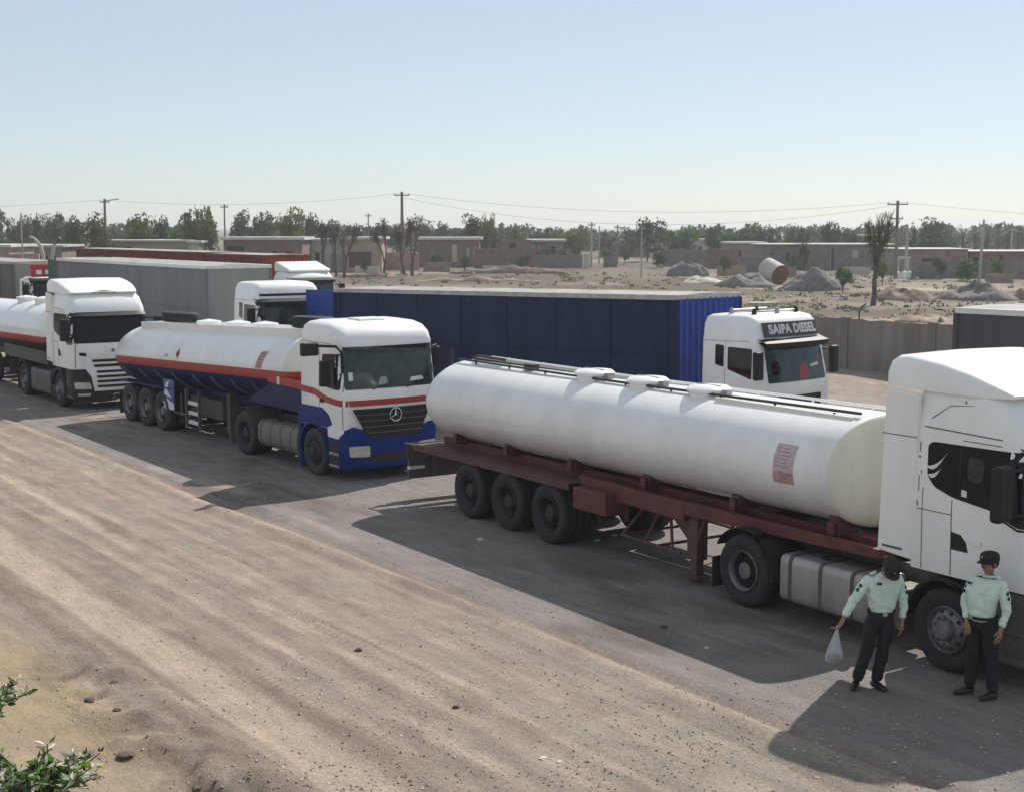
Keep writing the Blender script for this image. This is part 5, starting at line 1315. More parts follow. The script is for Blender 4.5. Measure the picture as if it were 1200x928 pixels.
# ---- steel drum lying on the heap
def drum():
    D = 137; x = bx_(903, D)
    r = thing('steel_drum', 'large white steel drum lying tilted with its rust-brown open end showing', 'drum', (x, D, 1.25), R(-60)); r.rotation_euler = (0, R(18), R(-62))
    obj('shell', lathe(B(), [(0.97, -1.0), (1.0, -1.0), (1.0, 1.1), (0.97, 1.1)], 'x', 28), palew, r)
    obj('open_end', lathe(B(), [(0.0, 0.95), (0.8, 0.96), (0.96, 1.08), (0.985, 1.11), (0.95, 1.11)], 'x', 28), M('rust_brown', (0.16, 0.06, 0.04), 0.85, var=.4, vs=3), r)
    cr = B()
    for x_ in (-0.7, 0.7): prism(cr, [(-0.8, -1.4), (0.8, -1.4), (0.6, -0.75), (-0.6, -0.75)], x_ - .1, x_ + .1, 'x')
    obj('cradle', cr, block_m, r)
drum()
for i, (u, dD) in enumerate(((1047, 0), (1055, 1), (1061, -.5))):
    D = 153 + dD; x = bx_(u, D)
    o = obj('water_can', lathe(B(), [(0.0, 0), (0.30, 0), (0.33, 0.1), (0.33, 0.62), (0.2, 0.78), (0.09, 0.82), (0.09, 0.9), (0, 0.9)], 'z', 14), M('white_plastic', (0.75, 0.75, 0.74), 0.5), None, loc=(x, D, gz(x, D)))
    tag(o, ['white water can left of its pair at the foot of the twin poles', 'middle white water can at the foot of the twin poles', 'rightmost white water can by the low mud house'][i], 'water can', 'white cans by the twin poles')
x, y = bx_(1050, 156), 156.0
bs_ = B()
for dx in (-0.25, 0.85): box(bs_, dx - 0.12, dx + 0.12, -0.1, 0.1, 0, 2.0)
box(bs_, -0.5, 1.1, -0.15, 0.15, 2.0, 2.25); o = obj('gate_post_frame', bs_, palew, None, loc=(x, y, 0)); tag(o, 'pale rendered gate frame behind the white cans', 'gate')
# slab of white rubble and bent post near the wall
o = obj('broken_slab', prism(B(), [(-1.2, 0), (-0.2, -0.3), (1.1, 0.2), (0.9, 0.9), (-0.6, 1.0)], 0.0, 0.22, 'z'), palew, None, loc=(bx_(893, 99), 99, gz(bx_(893, 99), 99) + 0.02)); tag(o, 'white broken slab lying behind the lettered cab', 'slab')
bp_ = B(); tube(bp_, [(0, 0, 0), (0.02, 0, 0.95), (0.10, 0, 1.15), (0.28, 0, 1.27)], 0.03, 8); o = obj('bent_post', bp_, rim_dark, None, loc=(13.6, 56.2, 1.2)); tag(o, 'thin bent iron post behind the boundary wall', 'post')
for i, (u, k) in enumerate(((57, 1), (67, -1))):
    D = 90; pb = B(); 
    tube(pb, [(0, 0, 0), (0.0, 0, 3.6), (-0.15 * k, 0, 4.3), (-0.55 * k, 0, 4.75), (-0.8 * k if k > 0 else 0.5, 0, 4.85)], [0.11, 0.11, 0.11, 0.09, 0.07], 10)
    o = obj('bent_pipe', pb, palew, None, loc=(bx_(u, D), D, 0)); tag(o, ['white bent pipe curving left behind the green door', 'white slanting pipe right of its bent twin behind the green door'][i], 'pipe', 'pair of white bent pipes')

# ---- poles and wires
wood_pole = M('weathered_pole', (0.20, 0.17, 0.15), 0.85, var=0.2, vs=3)
conc_pole = M('concrete_pole', (0.42, 0.39, 0.36), 0.85, var=0.15, vs=3)
POLES = {}
def pole(key, label, u, D, topv, mat, r=0.16, arm=(1.0,), lean=0.0):
    x = bx_(u, D); z0 = gz(x, D); H = hz_(topv, D) - z0
    t = thing('power_pole', label, 'pole', (x, D, z0), 0, 'power poles across the village'); t.rotation_euler = (0, R(lean), 0)
    obj('pole', tube(B(), [(0, 0, -0.3), (0, 0, H)], [r, r * 0.65], 8), mat, t)
    for i, a in enumerate(arm):
        c = boxo('crossarm', (-a, a, -0.05, 0.05, H - 0.45 - i * 1.5, H - 0.33 - i * 1.5), rim_dark, t, 0)
        for q in (-a * 0.9, 0.12, a * 0.9): obj('insulator', lathe(B(), [(0.035, 0), (0.06, 0.08), (0.04, 0.2), (0, 0.22)], 'z', 8, (q, 0, H - 0.33 - i * 1.5)), palew, c)
    POLES[key] = Vector((x + math.sin(R(lean)) * H, D, z0 + H - 0.15)); return t
pole('a', 'dark wooden power pole with a street lamp arm behind the left trees', 130, 178, 234, wood_pole, 0.22, (0.6,))
pole('b', 'slim dark pole right of the tall tree over the red lorry', 268, 190, 240, wood_pole, 0.14, (0.5,))
pole('c', 'tall two-tone power pole standing alone above the dead trees', 473, 170, 226, wood_pole, 0.24, (0.9,))
pole('d', 'short far pole between the dead trees', 434, 245, 251, wood_pole, 0.15, (0.5,))
pole('e', 'pale concrete pole left of the sandy lane', 692, 196, 261, conc_pole, 0.17, (0.5,))
pole('f', 'second pale pole beside the sandy lane', 701, 214, 265, conc_pole, 0.12, ())
pole('g', 'dark pole in the middle of the sandy lane', 722, 220, 264, wood_pole, 0.15, (0.5,))
pole('h', 'thin pale pole right of the sandy lane', 750, 158, 266, conc_pole, 0.10, (0.4,))
pole('i', 'far pole behind the lane poles', 735, 238, 266, wood_pole, 0.12, ())
pole('k', 'tall dark power pole with two crossarms beside the bare tree', 1045, 152, 236, wood_pole, 0.22, (1.1, 0.6))
pole('l', 'shorter pale pole next to the tall double-arm pole', 1057, 156, 265, conc_pole, 0.2, ())
pole('m', 'pale leaning concrete pole in front of the right-hand wall', 1142, 145, 258, conc_pole, 0.17, (), 2.6)
pole('n', 'short pale post on the roof line near the palms', 1178, 178, 268, conc_pole, 0.13, (0.3,))
pole('o', 'thin pale post in front of the far left houses', 33, 120, 250, conc_pole, 0.09, ())
lampb = B(); tube(lampb, [(POLES['a'].x, 178, POLES['a'].z - .1), (POLES['a'].x + 1.4, 178, POLES['a'].z + 0.1)], 0.05); box(lampb, POLES['a'].x + 1.3, POLES['a'].x + 1.75, 177.9, 178.1, POLES['a'].z + 0.03, POLES['a'].z + 0.15)
tag(obj('street_lamp', lampb, rim_grey, None), 'grey street lamp head on an arm at the top of the left wooden pole', 'street lamp')
def wire(a, b, sag, dz=0.0, dx=0.0, label=''):
    a = a + Vector((dx, 0, dz)); b = b + Vector((dx, 0, dz)); pts = []
    for i in range(17):
        t = i / 16; p = a.lerp(b, t); p.z -= sag * 4 * t * (1 - t); pts.append(p)
    tag(obj('power_line', tube(B(), pts, 0.012, 4), black_metal, None), label, 'power line', 'overhead power lines')
wire(POLES['a'], POLES['c'], 0.9, label='sagging power line from the left wooden pole to the tall central pole')
wire(POLES['c'], POLES['k'], 1.6, label='long sagging power line from the central pole to the double-arm pole')
wire(POLES['k'], POLES['k'] + Vector((60, 5, -1.5)), 1.2, label='power line running right from the double-arm pole')
wire(POLES['k'] + Vector((0, 0, -0.3)), POLES['c'] + Vector((0, 0, -0.5)), 2.6, label='lower power line between the central pole and the double-arm pole')
wire(POLES['a'], POLES['a'] + Vector((-70, 4, -1)), 1.0, label='power line running left from the left wooden pole')

# ---- trees
def leaf_mat(name, c, rnd=0.18):
    m = bpy.data.materials.new(name); m.use_nodes = True; n, l = m.node_tree.nodes, m.node_tree.links; b = n['Principled BSDF']
    b.inputs['Roughness'].default_value = 0.7; b.inputs['Specular IOR Level'].default_value = 0.2
    g = n.new('ShaderNodeNewGeometry'); oi = n.new('ShaderNodeObjectInfo'); tc = n.new('ShaderNodeTexCoord')
    nz = n.new('ShaderNodeTexNoise'); nz.inputs['Scale'].default_value = 0.9; nz.inputs['Detail'].default_value = 3; l.new(tc.outputs['Object'], nz.inputs[0])
    cr = n.new('ShaderNodeValToRGB'); cr.color_ramp.elements[0].position = 0.3; cr.color_ramp.elements[1].position = 0.72
    cr.color_ramp.elements[0].color = (c[0] * 0.55, c[1] * 0.6, c[2] * 0.6, 1); cr.color_ramp.elements[1].color = (c[0] * 1.4, c[1] * 1.3, c[2] * 1.2, 1)
    ad = n.new('ShaderNodeMath'); ad.operation = 'MULTIPLY_ADD'; ad.inputs[1].default_value = 0.45; l.new(g.outputs['Random Per Island'], ad.inputs[0])
    sb = n.new('ShaderNodeMath'); sb.operation = 'MULTIPLY'; sb.inputs[1].default_value = 0.6; l.new(nz.outputs[0], sb.inputs[0]); l.new(sb.outputs[0], ad.inputs[2]); l.new(ad.outputs[0], cr.inputs[0])
    hs = n.new('ShaderNodeHueSaturation'); mr = n.new('ShaderNodeMapRange'); mr.inputs[3].default_value = 1 - rnd; mr.inputs[4].default_value = 1 + rnd
    l.new(oi.outputs['Random'], mr.inputs[0]); l.new(mr.outputs[0], hs.inputs['Value']); l.new(cr.outputs[0], hs.inputs['Color']); l.new(hs.outputs[0], b.inputs['Base Color'])
    tr = n.new('ShaderNodeBsdfTranslucent'); l.new(hs.outputs[0], tr.inputs[0]); mx = n.new('ShaderNodeMixShader'); mx.inputs[0].default_value = 0.3
    l.new(b.outputs[0], mx.inputs[1]); l.new(tr.outputs[0], mx.inputs[2]); l.new(mx.outputs[0], n['Material Output'].inputs[0])
    return m
LM = {'dark': leaf_mat('dark_foliage', (0.044, 0.080, 0.024)), 'olive': leaf_mat('olive_foliage', (0.090, 0.125, 0.034)), 'green': leaf_mat('green_foliage', (0.062, 0.130, 0.020)),
      'yellow': leaf_mat('yellow_green_foliage', (0.135, 0.140, 0.045)), 'grey': leaf_mat('dusty_foliage', (0.078, 0.108, 0.048))}
bark = M('bark', (0.11, 0.085, 0.065), 0.9, var=0.3, vs=4, bump=0.4, bs=20)

def leaves_mesh(name, pts, size, mat, seed, flat=0.0):
    """one small bent quad per point"""
    rs = np.random.RandomState(seed); n = len(pts); P = np.array(pts)
    d = rs.normal(size=(n, 3)); d /= np.linalg.norm(d, axis=1)[:, None]
    e = rs.normal(size=(n, 3)); e -= (e * d).sum(1)[:, None] * d; e /= np.linalg.norm(e, axis=1)[:, None]
    s = size * rs.uniform(0.6, 1.35, (n, 1)); V = np.empty((n, 4, 3))
    V[:, 0] = P - d * s; V[:, 1] = P + e * s * 0.55; V[:, 2] = P + d * s; V[:, 3] = P - e * s * 0.55
    me = bpy.data.meshes.new(name); me.from_pydata(V.reshape(-1, 3).tolist(), [], np.arange(n * 4).reshape(n, 4).tolist()); me.materials.append(mat); me.update(); return me

def crown_pts(seed, n, shape='round', blobs=16):
    rs = np.random.RandomState(seed); pts = []
    cs = []
    for i in range(blobs):
        while True:
            p = rs.uniform(-1, 1, 3)
            if np.linalg.norm(p) < 1: break
        if shape == 'tall': p *= np.array([0.55, 0.55, 1.0])
        elif shape == 'spread': p *= np.array([1.0, 1.0, 0.55]); p[2] += 0.1
        else: p *= np.array([0.8, 0.8, 0.8])
        cs.append((p, rs.uniform(0.18, 0.42)))
    for k in range(n):
        c, r_ = cs[rs.randint(blobs)]
        d = rs.normal(size=3); d /= np.linalg.norm(d); rr = r_ * rs.uniform(0.35, 1.0) ** 0.5
        if rs.rand() < 0.08: rr *= 1.35
        q = c + d * rr * np.array([1, 1, 0.85]); pts.append(q)
    return np.array(pts), cs
CR = {}
def crown(kind, var):
    k = (kind, var)
    if k not in CR:
        shape = ('round', 'tall', 'spread')[var % 3]
        pts, cs = crown_pts(100 + var * 7, 1500, shape, 15 + var % 5)
        tr = B(); 
        for c, r_ in cs[:9]:
            tube(tr, [(0, 0, -0.85), (c[0] * 0.35, c[1] * 0.35, -0.35 + c[2] * 0.3), tuple(c)], [0.05, 0.035, 0.012], 5)
        me = bpy.data.meshes.new('limbs'); tr.to_mesh(me); tr.free(); me.materials.append(bark)
        CR[k] = (leaves_mesh('crown', pts, 0.075, LM[kind], var), me)
    return CR[k]
TRUNK = bpy.data.meshes.new('trunk'); _t = B(); tube(_t, [(0, 0, -0.5), (0.03, 0.0, 0.4), (0, 0.02, 1.0)], [0.055, 0.04, 0.035], 8); _t.to_mesh(TRUNK); _t.free(); TRUNK.materials.append(bark)
KW = {'dark': 'dark green', 'olive': 'olive green', 'green': 'fresh green', 'yellow': 'yellowish green', 'grey': 'dusty grey-green'}
def tree(u, topv, wpx, D, kind, label, var=None, zlow=None):
    x = bx_(u, D); zg = gz(x, D); ht = max(hz_(topv, D) - zg, 2.5); rw = wpx / 2 / FPX * D
    var = rng.randrange(9) if var is None else var
    shape = ('round', 'tall', 'spread')[var % 3]; ch = ht * (0.42 if shape != 'tall' else 0.46)
    t = thing('tree', label, 'tree', (x, D, zg), rng.uniform(0, 6.28), 'trees among and behind the village houses')
    cm, lm = crown(kind, var)
    kx = rw / (0.95 if shape != 'tall' else 0.7); kz = ch / (1.05 if shape != 'spread' else 0.8)
    cz = ht - ch
    c = link_mesh('crown', cm, t, (0, 0, cz)); c.scale = (kx, kx, kz)
    l = link_mesh('limb', lm, t, (0, 0, cz)); l.scale = (kx, kx, kz)
    k = link_mesh('trunk', TRUNK, t, (0, 0, 0)); k.scale = (ht * 0.45, ht * 0.45, max(cz - 0.5 * ch, 0.6))
    return t
TREES = [
 (6, 240, 20, 235, 'dark', 'tall ragged dark tree at the far left edge'), (-8, 250, 26, 240, 'grey', 'dusty tree cut by the left edge of the photo'), (22, 249, 18, 245, 'grey', 'thin dusty tree second from the left edge'),
 (36, 252, 18, 235, 'olive', 'slim olive tree behind the thin pale post'), (50, 252, 20, 240, 'dark', 'slim dark tree over the long low house'), (62, 251, 18, 232, 'olive', 'olive tree right of the slim dark tree'),
 (76, 247, 26, 205, 'grey', 'dusty bushy tree above the bent white pipes'), (87, 242, 24, 215, 'grey', 'pale dusty tree with a pointed top left of the power pole'), (98, 249, 30, 180, 'dark', 'dark bushy tree at the left end of the red lorry'),
 (115, 251, 34, 168, 'yellow', 'yellowish bushy tree in front of the left wooden pole'), (126, 256, 24, 172, 'olive', 'olive bush just right of the left wooden pole'), (145, 262, 22, 250, 'grey', 'small far tree between the left pole and the long beige house'),
 (168, 249, 34, 184, 'olive', 'round olive tree behind the long beige house'), (195, 254, 26, 186, 'dark', 'dark tree right of the round olive tree'), (213, 264, 20, 230, 'green', 'low green tree behind the small white shed'),
 (228, 236, 24, 182, 'grey', 'tall grey-green tree, left of the tall pair'), (243, 233, 30, 180, 'olive', 'tallest olive tree over the red lorry'), (252, 247, 30, 176, 'yellow', 'yellowish lower tree beside the tallest one'),
 (282, 252, 20, 210, 'grey', 'small dusty tree right of the slim dark pole'), (300, 246, 34, 222, 'dark', 'dark round tree over the brick house, left of two'), (320, 241, 34, 226, 'green', 'green round tree over the brick house'),
 (344, 243, 34, 205, 'yellow', 'pale yellowish tree over the brick house'), (366, 251, 30, 228, 'dark', 'dark tree behind the first dead tree'), (392, 259, 34, 250, 'grey', 'dusty tree behind the bare branches on the left'),
 (420, 260, 32, 255, 'dark', 'dark far tree over the garage-door house'), (446, 258, 34, 250, 'dark', 'dark far tree between the two groups of dead trees'), (468, 260, 30, 256, 'grey', 'grey far tree behind the tall central pole'),
 (500, 260, 26, 262, 'grey', 'grey far tree right of the dead trees'), (516, 259, 22, 255, 'dark', 'dark far tree above the white roof edge'), (538, 263, 24, 262, 'dark', 'low dark tree left of the palm-like dark tree'),
 (556, 250, 26, 216, 'dark', 'dark spiky tree standing above the brown house'), (570, 253, 18, 212, 'yellow', 'yellowish narrow tree right of the dark spiky one'), (578, 252, 9, 214, 'grey', 'thin upright dusty tree over the brown brick wall'),
 (604, 261, 20, 232, 'olive', 'small olive tree behind the brick hut'), (632, 262, 26, 262, 'dark', 'dark round tree behind the arched windows'), (655, 264, 28, 256, 'green', 'green tree behind the small olive house'),
 (640, 285, 34, 206, 'dark', 'dark bush against the small olive house'), (676, 265, 34, 212, 'yellow', 'large yellow-brown tree left of the pale lane poles'), (712, 268, 26, 258, 'olive', 'olive tree behind the lane poles'),
 (738, 266, 24, 262, 'dark', 'dark tree at the end of the sandy lane'), (757, 256, 40, 232, 'dark', 'big dark tree right of the sandy lane'), (768, 283, 16, 192, 'yellow', 'small bright yellow-green bush at the lane corner'),
 (771, 300, 18, 188, 'dark', 'very dark bush at the foot of the yellow-green bush'), (790, 264, 26, 222, 'green', 'green tree behind the grey block yard wall'), (803, 262, 30, 218, 'green', 'bright green tree above the dark rubble heap'),
 (822, 268, 22, 246, 'grey', 'pale grey tree between the green trees'), (838, 262, 26, 226, 'dark', 'dark tree at the left of the right-hand clump'), (858, 262, 34, 214, 'green', 'bright green tree in the right-hand clump'),
 (880, 261, 34, 216, 'green', 'round green tree behind the steel drum'), (899, 264, 22, 222, 'dark', 'dark tree at the right of the green clump'), (921, 264, 12, 232, 'grey', 'thin grey tree right of the green clump'),
 (936, 259, 22, 208, 'grey', 'sparse pale tree above the grey block house'), (967, 254, 24, 228, 'dark', 'tall dark tree above the pale cornice house'), (988, 264, 32, 236, 'grey', 'dusty round tree above the pale cornice house'),
 (1012, 267, 26, 240, 'dark', 'low dark tree left of the bare tree'), (1064, 262, 7, 205, 'dark', 'thin dark cypress-like tree beside the short pole'), (1072, 275, 22, 232, 'grey', 'low dusty tree right of the double-arm pole'),
 (1087, 254, 34, 214, 'grey', 'round dusty tree alone above the mud house'), (1104, 270, 22, 232, 'olive', 'low olive tree between the round tree and the palms'), (939, 280, 14, 150, 'olive', 'narrow olive tree growing by the gravel heap'),
 (1128, 322, 26, 144, 'green', 'low green bush at the foot of the leaning pole'), (984, 328, 22, 121, 'green', 'small green bush on the right shoulder of the gravel heap'), (1005, 276, 20, 230, 'dark', 'dark bush left of the bare tree trunk')]
for i, (u, tv, wp_, D, kd, lb) in enumerate(TREES): tree(u, tv, wp_ * 1.12, D, kd, lb, var=(i * 4 + 1) % 9 if wp_ > 13 else 1)

def palm(u, D, topv, label, seed):
    x = bx_(u, D); zg = gz(x, D); H = hz_(topv, D) - zg - 1.3; rr = random.Random(seed)
    t = thing('date_palm', label, 'palm', (x, D, zg), rr.uniform(0, 6), 'date palms on the right')
    obj('trunk', tube(B(), [(0, 0, -0.3), (0.1, 0, H * 0.5), (0, 0, H)], [0.28, 0.22, 0.24], 8), bark, t)
    bm = B()
    for k in range(26):
        a = rr.uniform(0, 2 * PI); el = R(rr.uniform(-25, 80)); L = rr.uniform(2.2, 3.2); pts = []
        for i in range(6):
            q = i / 5; rad = L * q * math.cos(el) * (1 - 0.1 * q); zz = L * q * math.sin(el) - 1.3 * q * q
            pts.append(Vector((rad * math.cos(a), rad * math.sin(a), H + zz)))
        side = Vector((-math.sin(a), math.cos(a), 0))
        for i in range(5):
            for sg in (-1, 1):
                for h_ in (0, 0.5):
                    p = pts[i].lerp(pts[i + 1], h_); q = pts[i].lerp(pts[i + 1], h_ + 0.3); w_ = 0.42 * math.sin(PI * (0.15 + 0.8 * (i + h_) / 5))
                    tip = p.lerp(q, 1.3) + side * sg * w_ + Vector((0, 0, -0.15))
                    bm.faces.new([bm.verts.new(v) for v in (p, q, tip)])
    obj('crown', bm, LM['dark'] if seed % 2 else LM['grey'], t, smooth=False)
for i, (u, D, tv) in enumerate(((1122, 212, 266), (1136, 222, 268), (1150, 216, 264), (1162, 226, 263), (1174, 214, 265), (1186, 222, 262), (1197, 212, 262), (1208, 220, 262))):
    palm(u, D, tv, ['grey date palm at the left end of the palm row, standing slightly apart', 'second date palm from the left behind the leaning pole', 'third date palm from the left of the row', 'fourth date palm from the left, with a raised crown', 'date palm left of the short roof post', 'date palm right of the short roof post', 'date palm at the right edge of the photo', 'date palm cut off by the right edge'][i], 40 + i)

# bare and dying trees
dead_bark = M('dead_bark', (0.125, 0.085, 0.07), 0.9, var=0.3, vs=3)
def bare_mesh(seed, H, spread, levels=5, lean=0.0, r0=0.16, trunk=0.30):
    rr = random.Random(seed); bm = B()
    def grow(p, d, L, r, lv):
        q = p + d * L * 0.5 + Vector((rr.uniform(-1, 1), rr.uniform(-1, 1), 0)) * L * 0.06; e = p + d * L
        tube(bm, [p, q, e], [r, r * 0.85, r * 0.68], 6 if lv < 2 else 3, cap=False)
        if lv >= levels: return
        for k in range(3 if lv else 2 + (seed % 2)):
            a = rr.uniform(0, 2 * PI); s = rr.uniform(0.25, 0.75) * spread
            nd = (d + Vector((math.cos(a) * s, math.sin(a) * s, rr.uniform(0.0, 0.35)))).normalized()
            grow(e if k else p.lerp(e, rr.uniform(0.7, 0.95)), nd, L * rr.uniform(0.6, 0.82), r * rr.uniform(0.5, 0.66), lv + 1)
    grow(Vector((0, 0, -0.3)), Vector((lean, 0, 1)).normalized(), H * trunk, r0, 0)
    me = bpy.data.meshes.new('branches'); bm.to_mesh(me); bm.free(); me.materials.append(dead_bark); return me
def bare_tree(u, D, topv, label, seed, spread=0.55, lean=0.0, leaves=0, r0=0.17, kind='grey', trunk=0.30, lf=0.38):
    x = bx_(u, D); zg = gz(x, D); H = hz_(topv, D) - zg
    t = thing('bare_tree', label, 'tree', (x, D, zg), 0.0, 'dead and leafless trees')
    me = bare_mesh(seed, H, spread, 5, lean, r0, trunk); me.name = 'trunk_and_branches'
    zs = max(v.co.z for v in me.vertices); s = H / zs
    o = link_mesh('trunk', me, t); o.scale = (s, s, s)
    vs = [v.co * s for v in me.vertices if H * lf < v.co.z * s < H * (1.0 if lf > 0.3 else 0.72)]
    rr = random.Random(seed + 1)
    if leaves:
        pts = []
        for i in range(leaves):
            v = rr.choice(vs); pts.append((v.x + rr.gauss(0, .16), v.y + rr.gauss(0, .16), v.z + rr.gauss(0, .2)))
        link_mesh('foliage', leaves_mesh('foliage', pts, 0.13, LM[kind], seed), t)
DM = leaf_mat('withered_foliage', (0.115, 0.085, 0.065)); LM['withered'] = DM
bare_tree(383, 160, 258, 'leftmost dead tree with twisted forked trunk', 11, 0.5, -0.1, 220, kind='withered')
bare_tree(396, 158, 256, 'dead tree with upright brush of branches beside the leftmost dead one', 12, 0.42, 0.0, 320, kind='withered')
bare_tree(405, 154, 262, 'dead tree leaning right, third from the left', 13, 0.5, 0.12, 200, kind='withered')
bare_tree(452, 158, 258, 'dead tree just left of the tall central pole', 14, 0.55, 0.05, 320, kind='withered')
bare_tree(475, 160, 262, 'crooked dead tree at the foot of the tall central pole', 15, 0.6, -0.15, 200, kind='withered')
bare_tree(484, 157, 254, 'broad dead tree right of the tall central pole', 16, 0.5, 0.05, 420, kind='withered')
bare_tree(1019, 99, 245, 'tall bare tree with a few green tufts beside the double-arm pole', 23, 0.62, 0.04, 560, r0=0.155, kind='olive', trunk=0.24, lf=0.28)

# far belt of trees, one mass
def far_belt():
    rs = np.random.RandomState(5); pts = []
    for i in range(620):
        x = rs.uniform(-340, 340); y = rs.uniform(290, 420); 
        if abs(x) > y * 0.85: continue
        h = rs.uniform(3.6, 6.3) * (0.9 if abs(x - 30) < 25 else 1.0); r_ = rs.uniform(2.0, 4.0)
        k = 110
        d = rs.normal(size=(k, 3)); d /= np.linalg.norm(d, axis=1)[:, None]; d *= rs.uniform(0.4, 1.0, (k, 1)) ** 0.5
        pts.append(d * np.array([r_, r_, h * 0.5]) + np.array([x, y, h * 0.52]))
    pts = np.concatenate(pts)
    o = link_mesh('distant_trees', leaves_mesh('distant_trees', pts, 0.75, LM['grey'], 3)); tag(o, 'hazy belt of distant trees along the horizon', 'trees', kind='stuff')
far_belt()
# dry scrub tufts on the waste ground
def scrub():
    rs = np.random.RandomState(8); P = []
    for i in range(700):
        y = rs.uniform(70, 165); x = rs.uniform(-0.38, 0.38) * y
        k = 22; s = rs.uniform(0.08, 0.5) ** 1.2
        d = rs.normal(size=(k, 3)) * np.array([s, s, s * 0.45]); d[:, 2] = np.abs(d[:, 2]); P.append(d + np.array([x, y, gz(x, y) + 0.02]))
    o = link_mesh('dry_scrub', leaves_mesh('dry_scrub', np.concatenate(P), 0.10, LM['olive'], 4)); tag(o, 'low dry scrub scattered over the waste ground', 'scrub', kind='stuff')
scrub()

def rubble():
    rs = np.random.RandomState(19); n = 2600; y = rs.uniform(66, 170, n); x = rs.uniform(-0.38, 0.38, n) * y
    keep = fbm(x * 0.08, y * 0.08, 5, 3) > 0.5; x, y = x[keep], y[keep]; n = len(x); z = ground_fields(x, y)[0]
    base = np.array([(1, 0, 0), (-1, 0, 0), (0, 1, 0), (0, -1, 0), (0, 0, 1), (0, 0, -0.6)], float); F = np.array([(0, 2, 4), (2, 1, 4), (1, 3, 4), (3, 0, 4), (2, 0, 5), (1, 2, 5), (3, 1, 5), (0, 3, 5)])
    s = 0.05 + 0.28 * rs.rand(n) ** 4; V = base[None] * rs.uniform(0.5, 1.4, (n, 6, 3)) * s[:, None, None] * np.array([1, 1, 0.7]); V = V + np.stack([x, y, z + s * .2], -1)[:, None, :]
    me = bpy.data.meshes.new('rubble'); me.from_pydata(V.reshape(-1, 3).tolist(), [], (np.arange(n)[:, None, None] * 6 + F[None]).reshape(-1, 3).tolist()); me.update(); me.materials.append(M('rubble_stone', (0.36, 0.32, 0.28), 0.9, var=0.6, vs=0.7))
    tag(link_mesh('rubble', me), 'broken stones and rubble strewn over the waste ground', 'rubble', kind='stuff')
rubble()

# more low walls, huts and bushes in the middle distance
for a_ in (("short pale wall piece in front of the tan garage-door house", 418, 446, 168, 0.9, palew), ("low pinkish wall left of the white door post house", 497, 528, 178, 1.1, mud), ("low pale wall in front of the brown brick yard wall", 566, 600, 172, 0.7, palew),
           ("grey broken wall left of the sandy lane", 706, 722, 196, 1.5, block_m), ("tan wall right of the sandy lane beyond the bush", 778, 800, 226, 2.6, tanw), ("pale low wall between the rubble heap and the steel drum", 838, 872, 160, 1.0, tanw),
           ("low brown wall left of the gravel heap with the bush", 905, 930, 152, 1.1, mud), ("pale low wall under the pale cornice house", 985, 1016, 168, 0.8, palew), ("brown low wall right of the leaning pole", 1150, 1182, 138, 0.9, mud)):
    wall_run(*a_)
house('hut', 'small pale hut left of the grey broken wall by the lane', 'hut', 664, 680, 222, 2.8, palew, depth=4, ops=[(669, 673, 0, 1.9, dk)])
house('hut', 'small tan hut at the far end of the sandy lane', 'hut', 726, 744, 268, 2.9, tanw, depth=4, ops=[(732, 737, 0, 2.0, dk)])
house('house', 'far pale house between the dark trees right of the lane', 'house', 806, 846, 240, 3.2, palew, depth=6, ops=[(815, 820, 1.0, 2.2, dk), (832, 837, 0, 2.2, dk)])
house('house', 'far pale house above the grey block houses on the right', 'house', 1000, 1034, 236, 4.0, tanw, depth=6, ops=[(1008, 1012, 1.6, 2.8, dk)])
for (u, tv, wp_, D, kd, lb) in ((430, 314, 12, 160, 'olive', 'small olive bush at the foot of the garage door'), (514, 306, 16, 182, 'dark', 'dark bush in front of the brown house with the door post'), (545, 313, 14, 166, 'olive', 'low olive bush on the tan earth bank'),
        (612, 308, 18, 178, 'olive', 'olive bush before the brick hut'), (664, 300, 18, 196, 'green', 'green bush in front of the low grey green wall'), (712, 300, 13, 200, 'dark', 'dark bush beside the pole in the lane'), (731, 296, 12, 208, 'olive', 'olive bush in the sandy lane'),
        (846, 316, 16, 158, 'olive', 'low olive bush right of the rubble heap'), (925, 306, 14, 176, 'grey', 'dusty bush against the grey block house'), (1030, 322, 16, 132, 'olive', 'low bush left of the brown soil heap'), (1098, 318, 20, 150, 'grey', 'dusty bush against the long grey wall'), (1166, 318, 18, 149, 'olive', 'olive bush right of the leaning pole')):
    tree(u, tv, wp_, D, kd, lb, var=2)
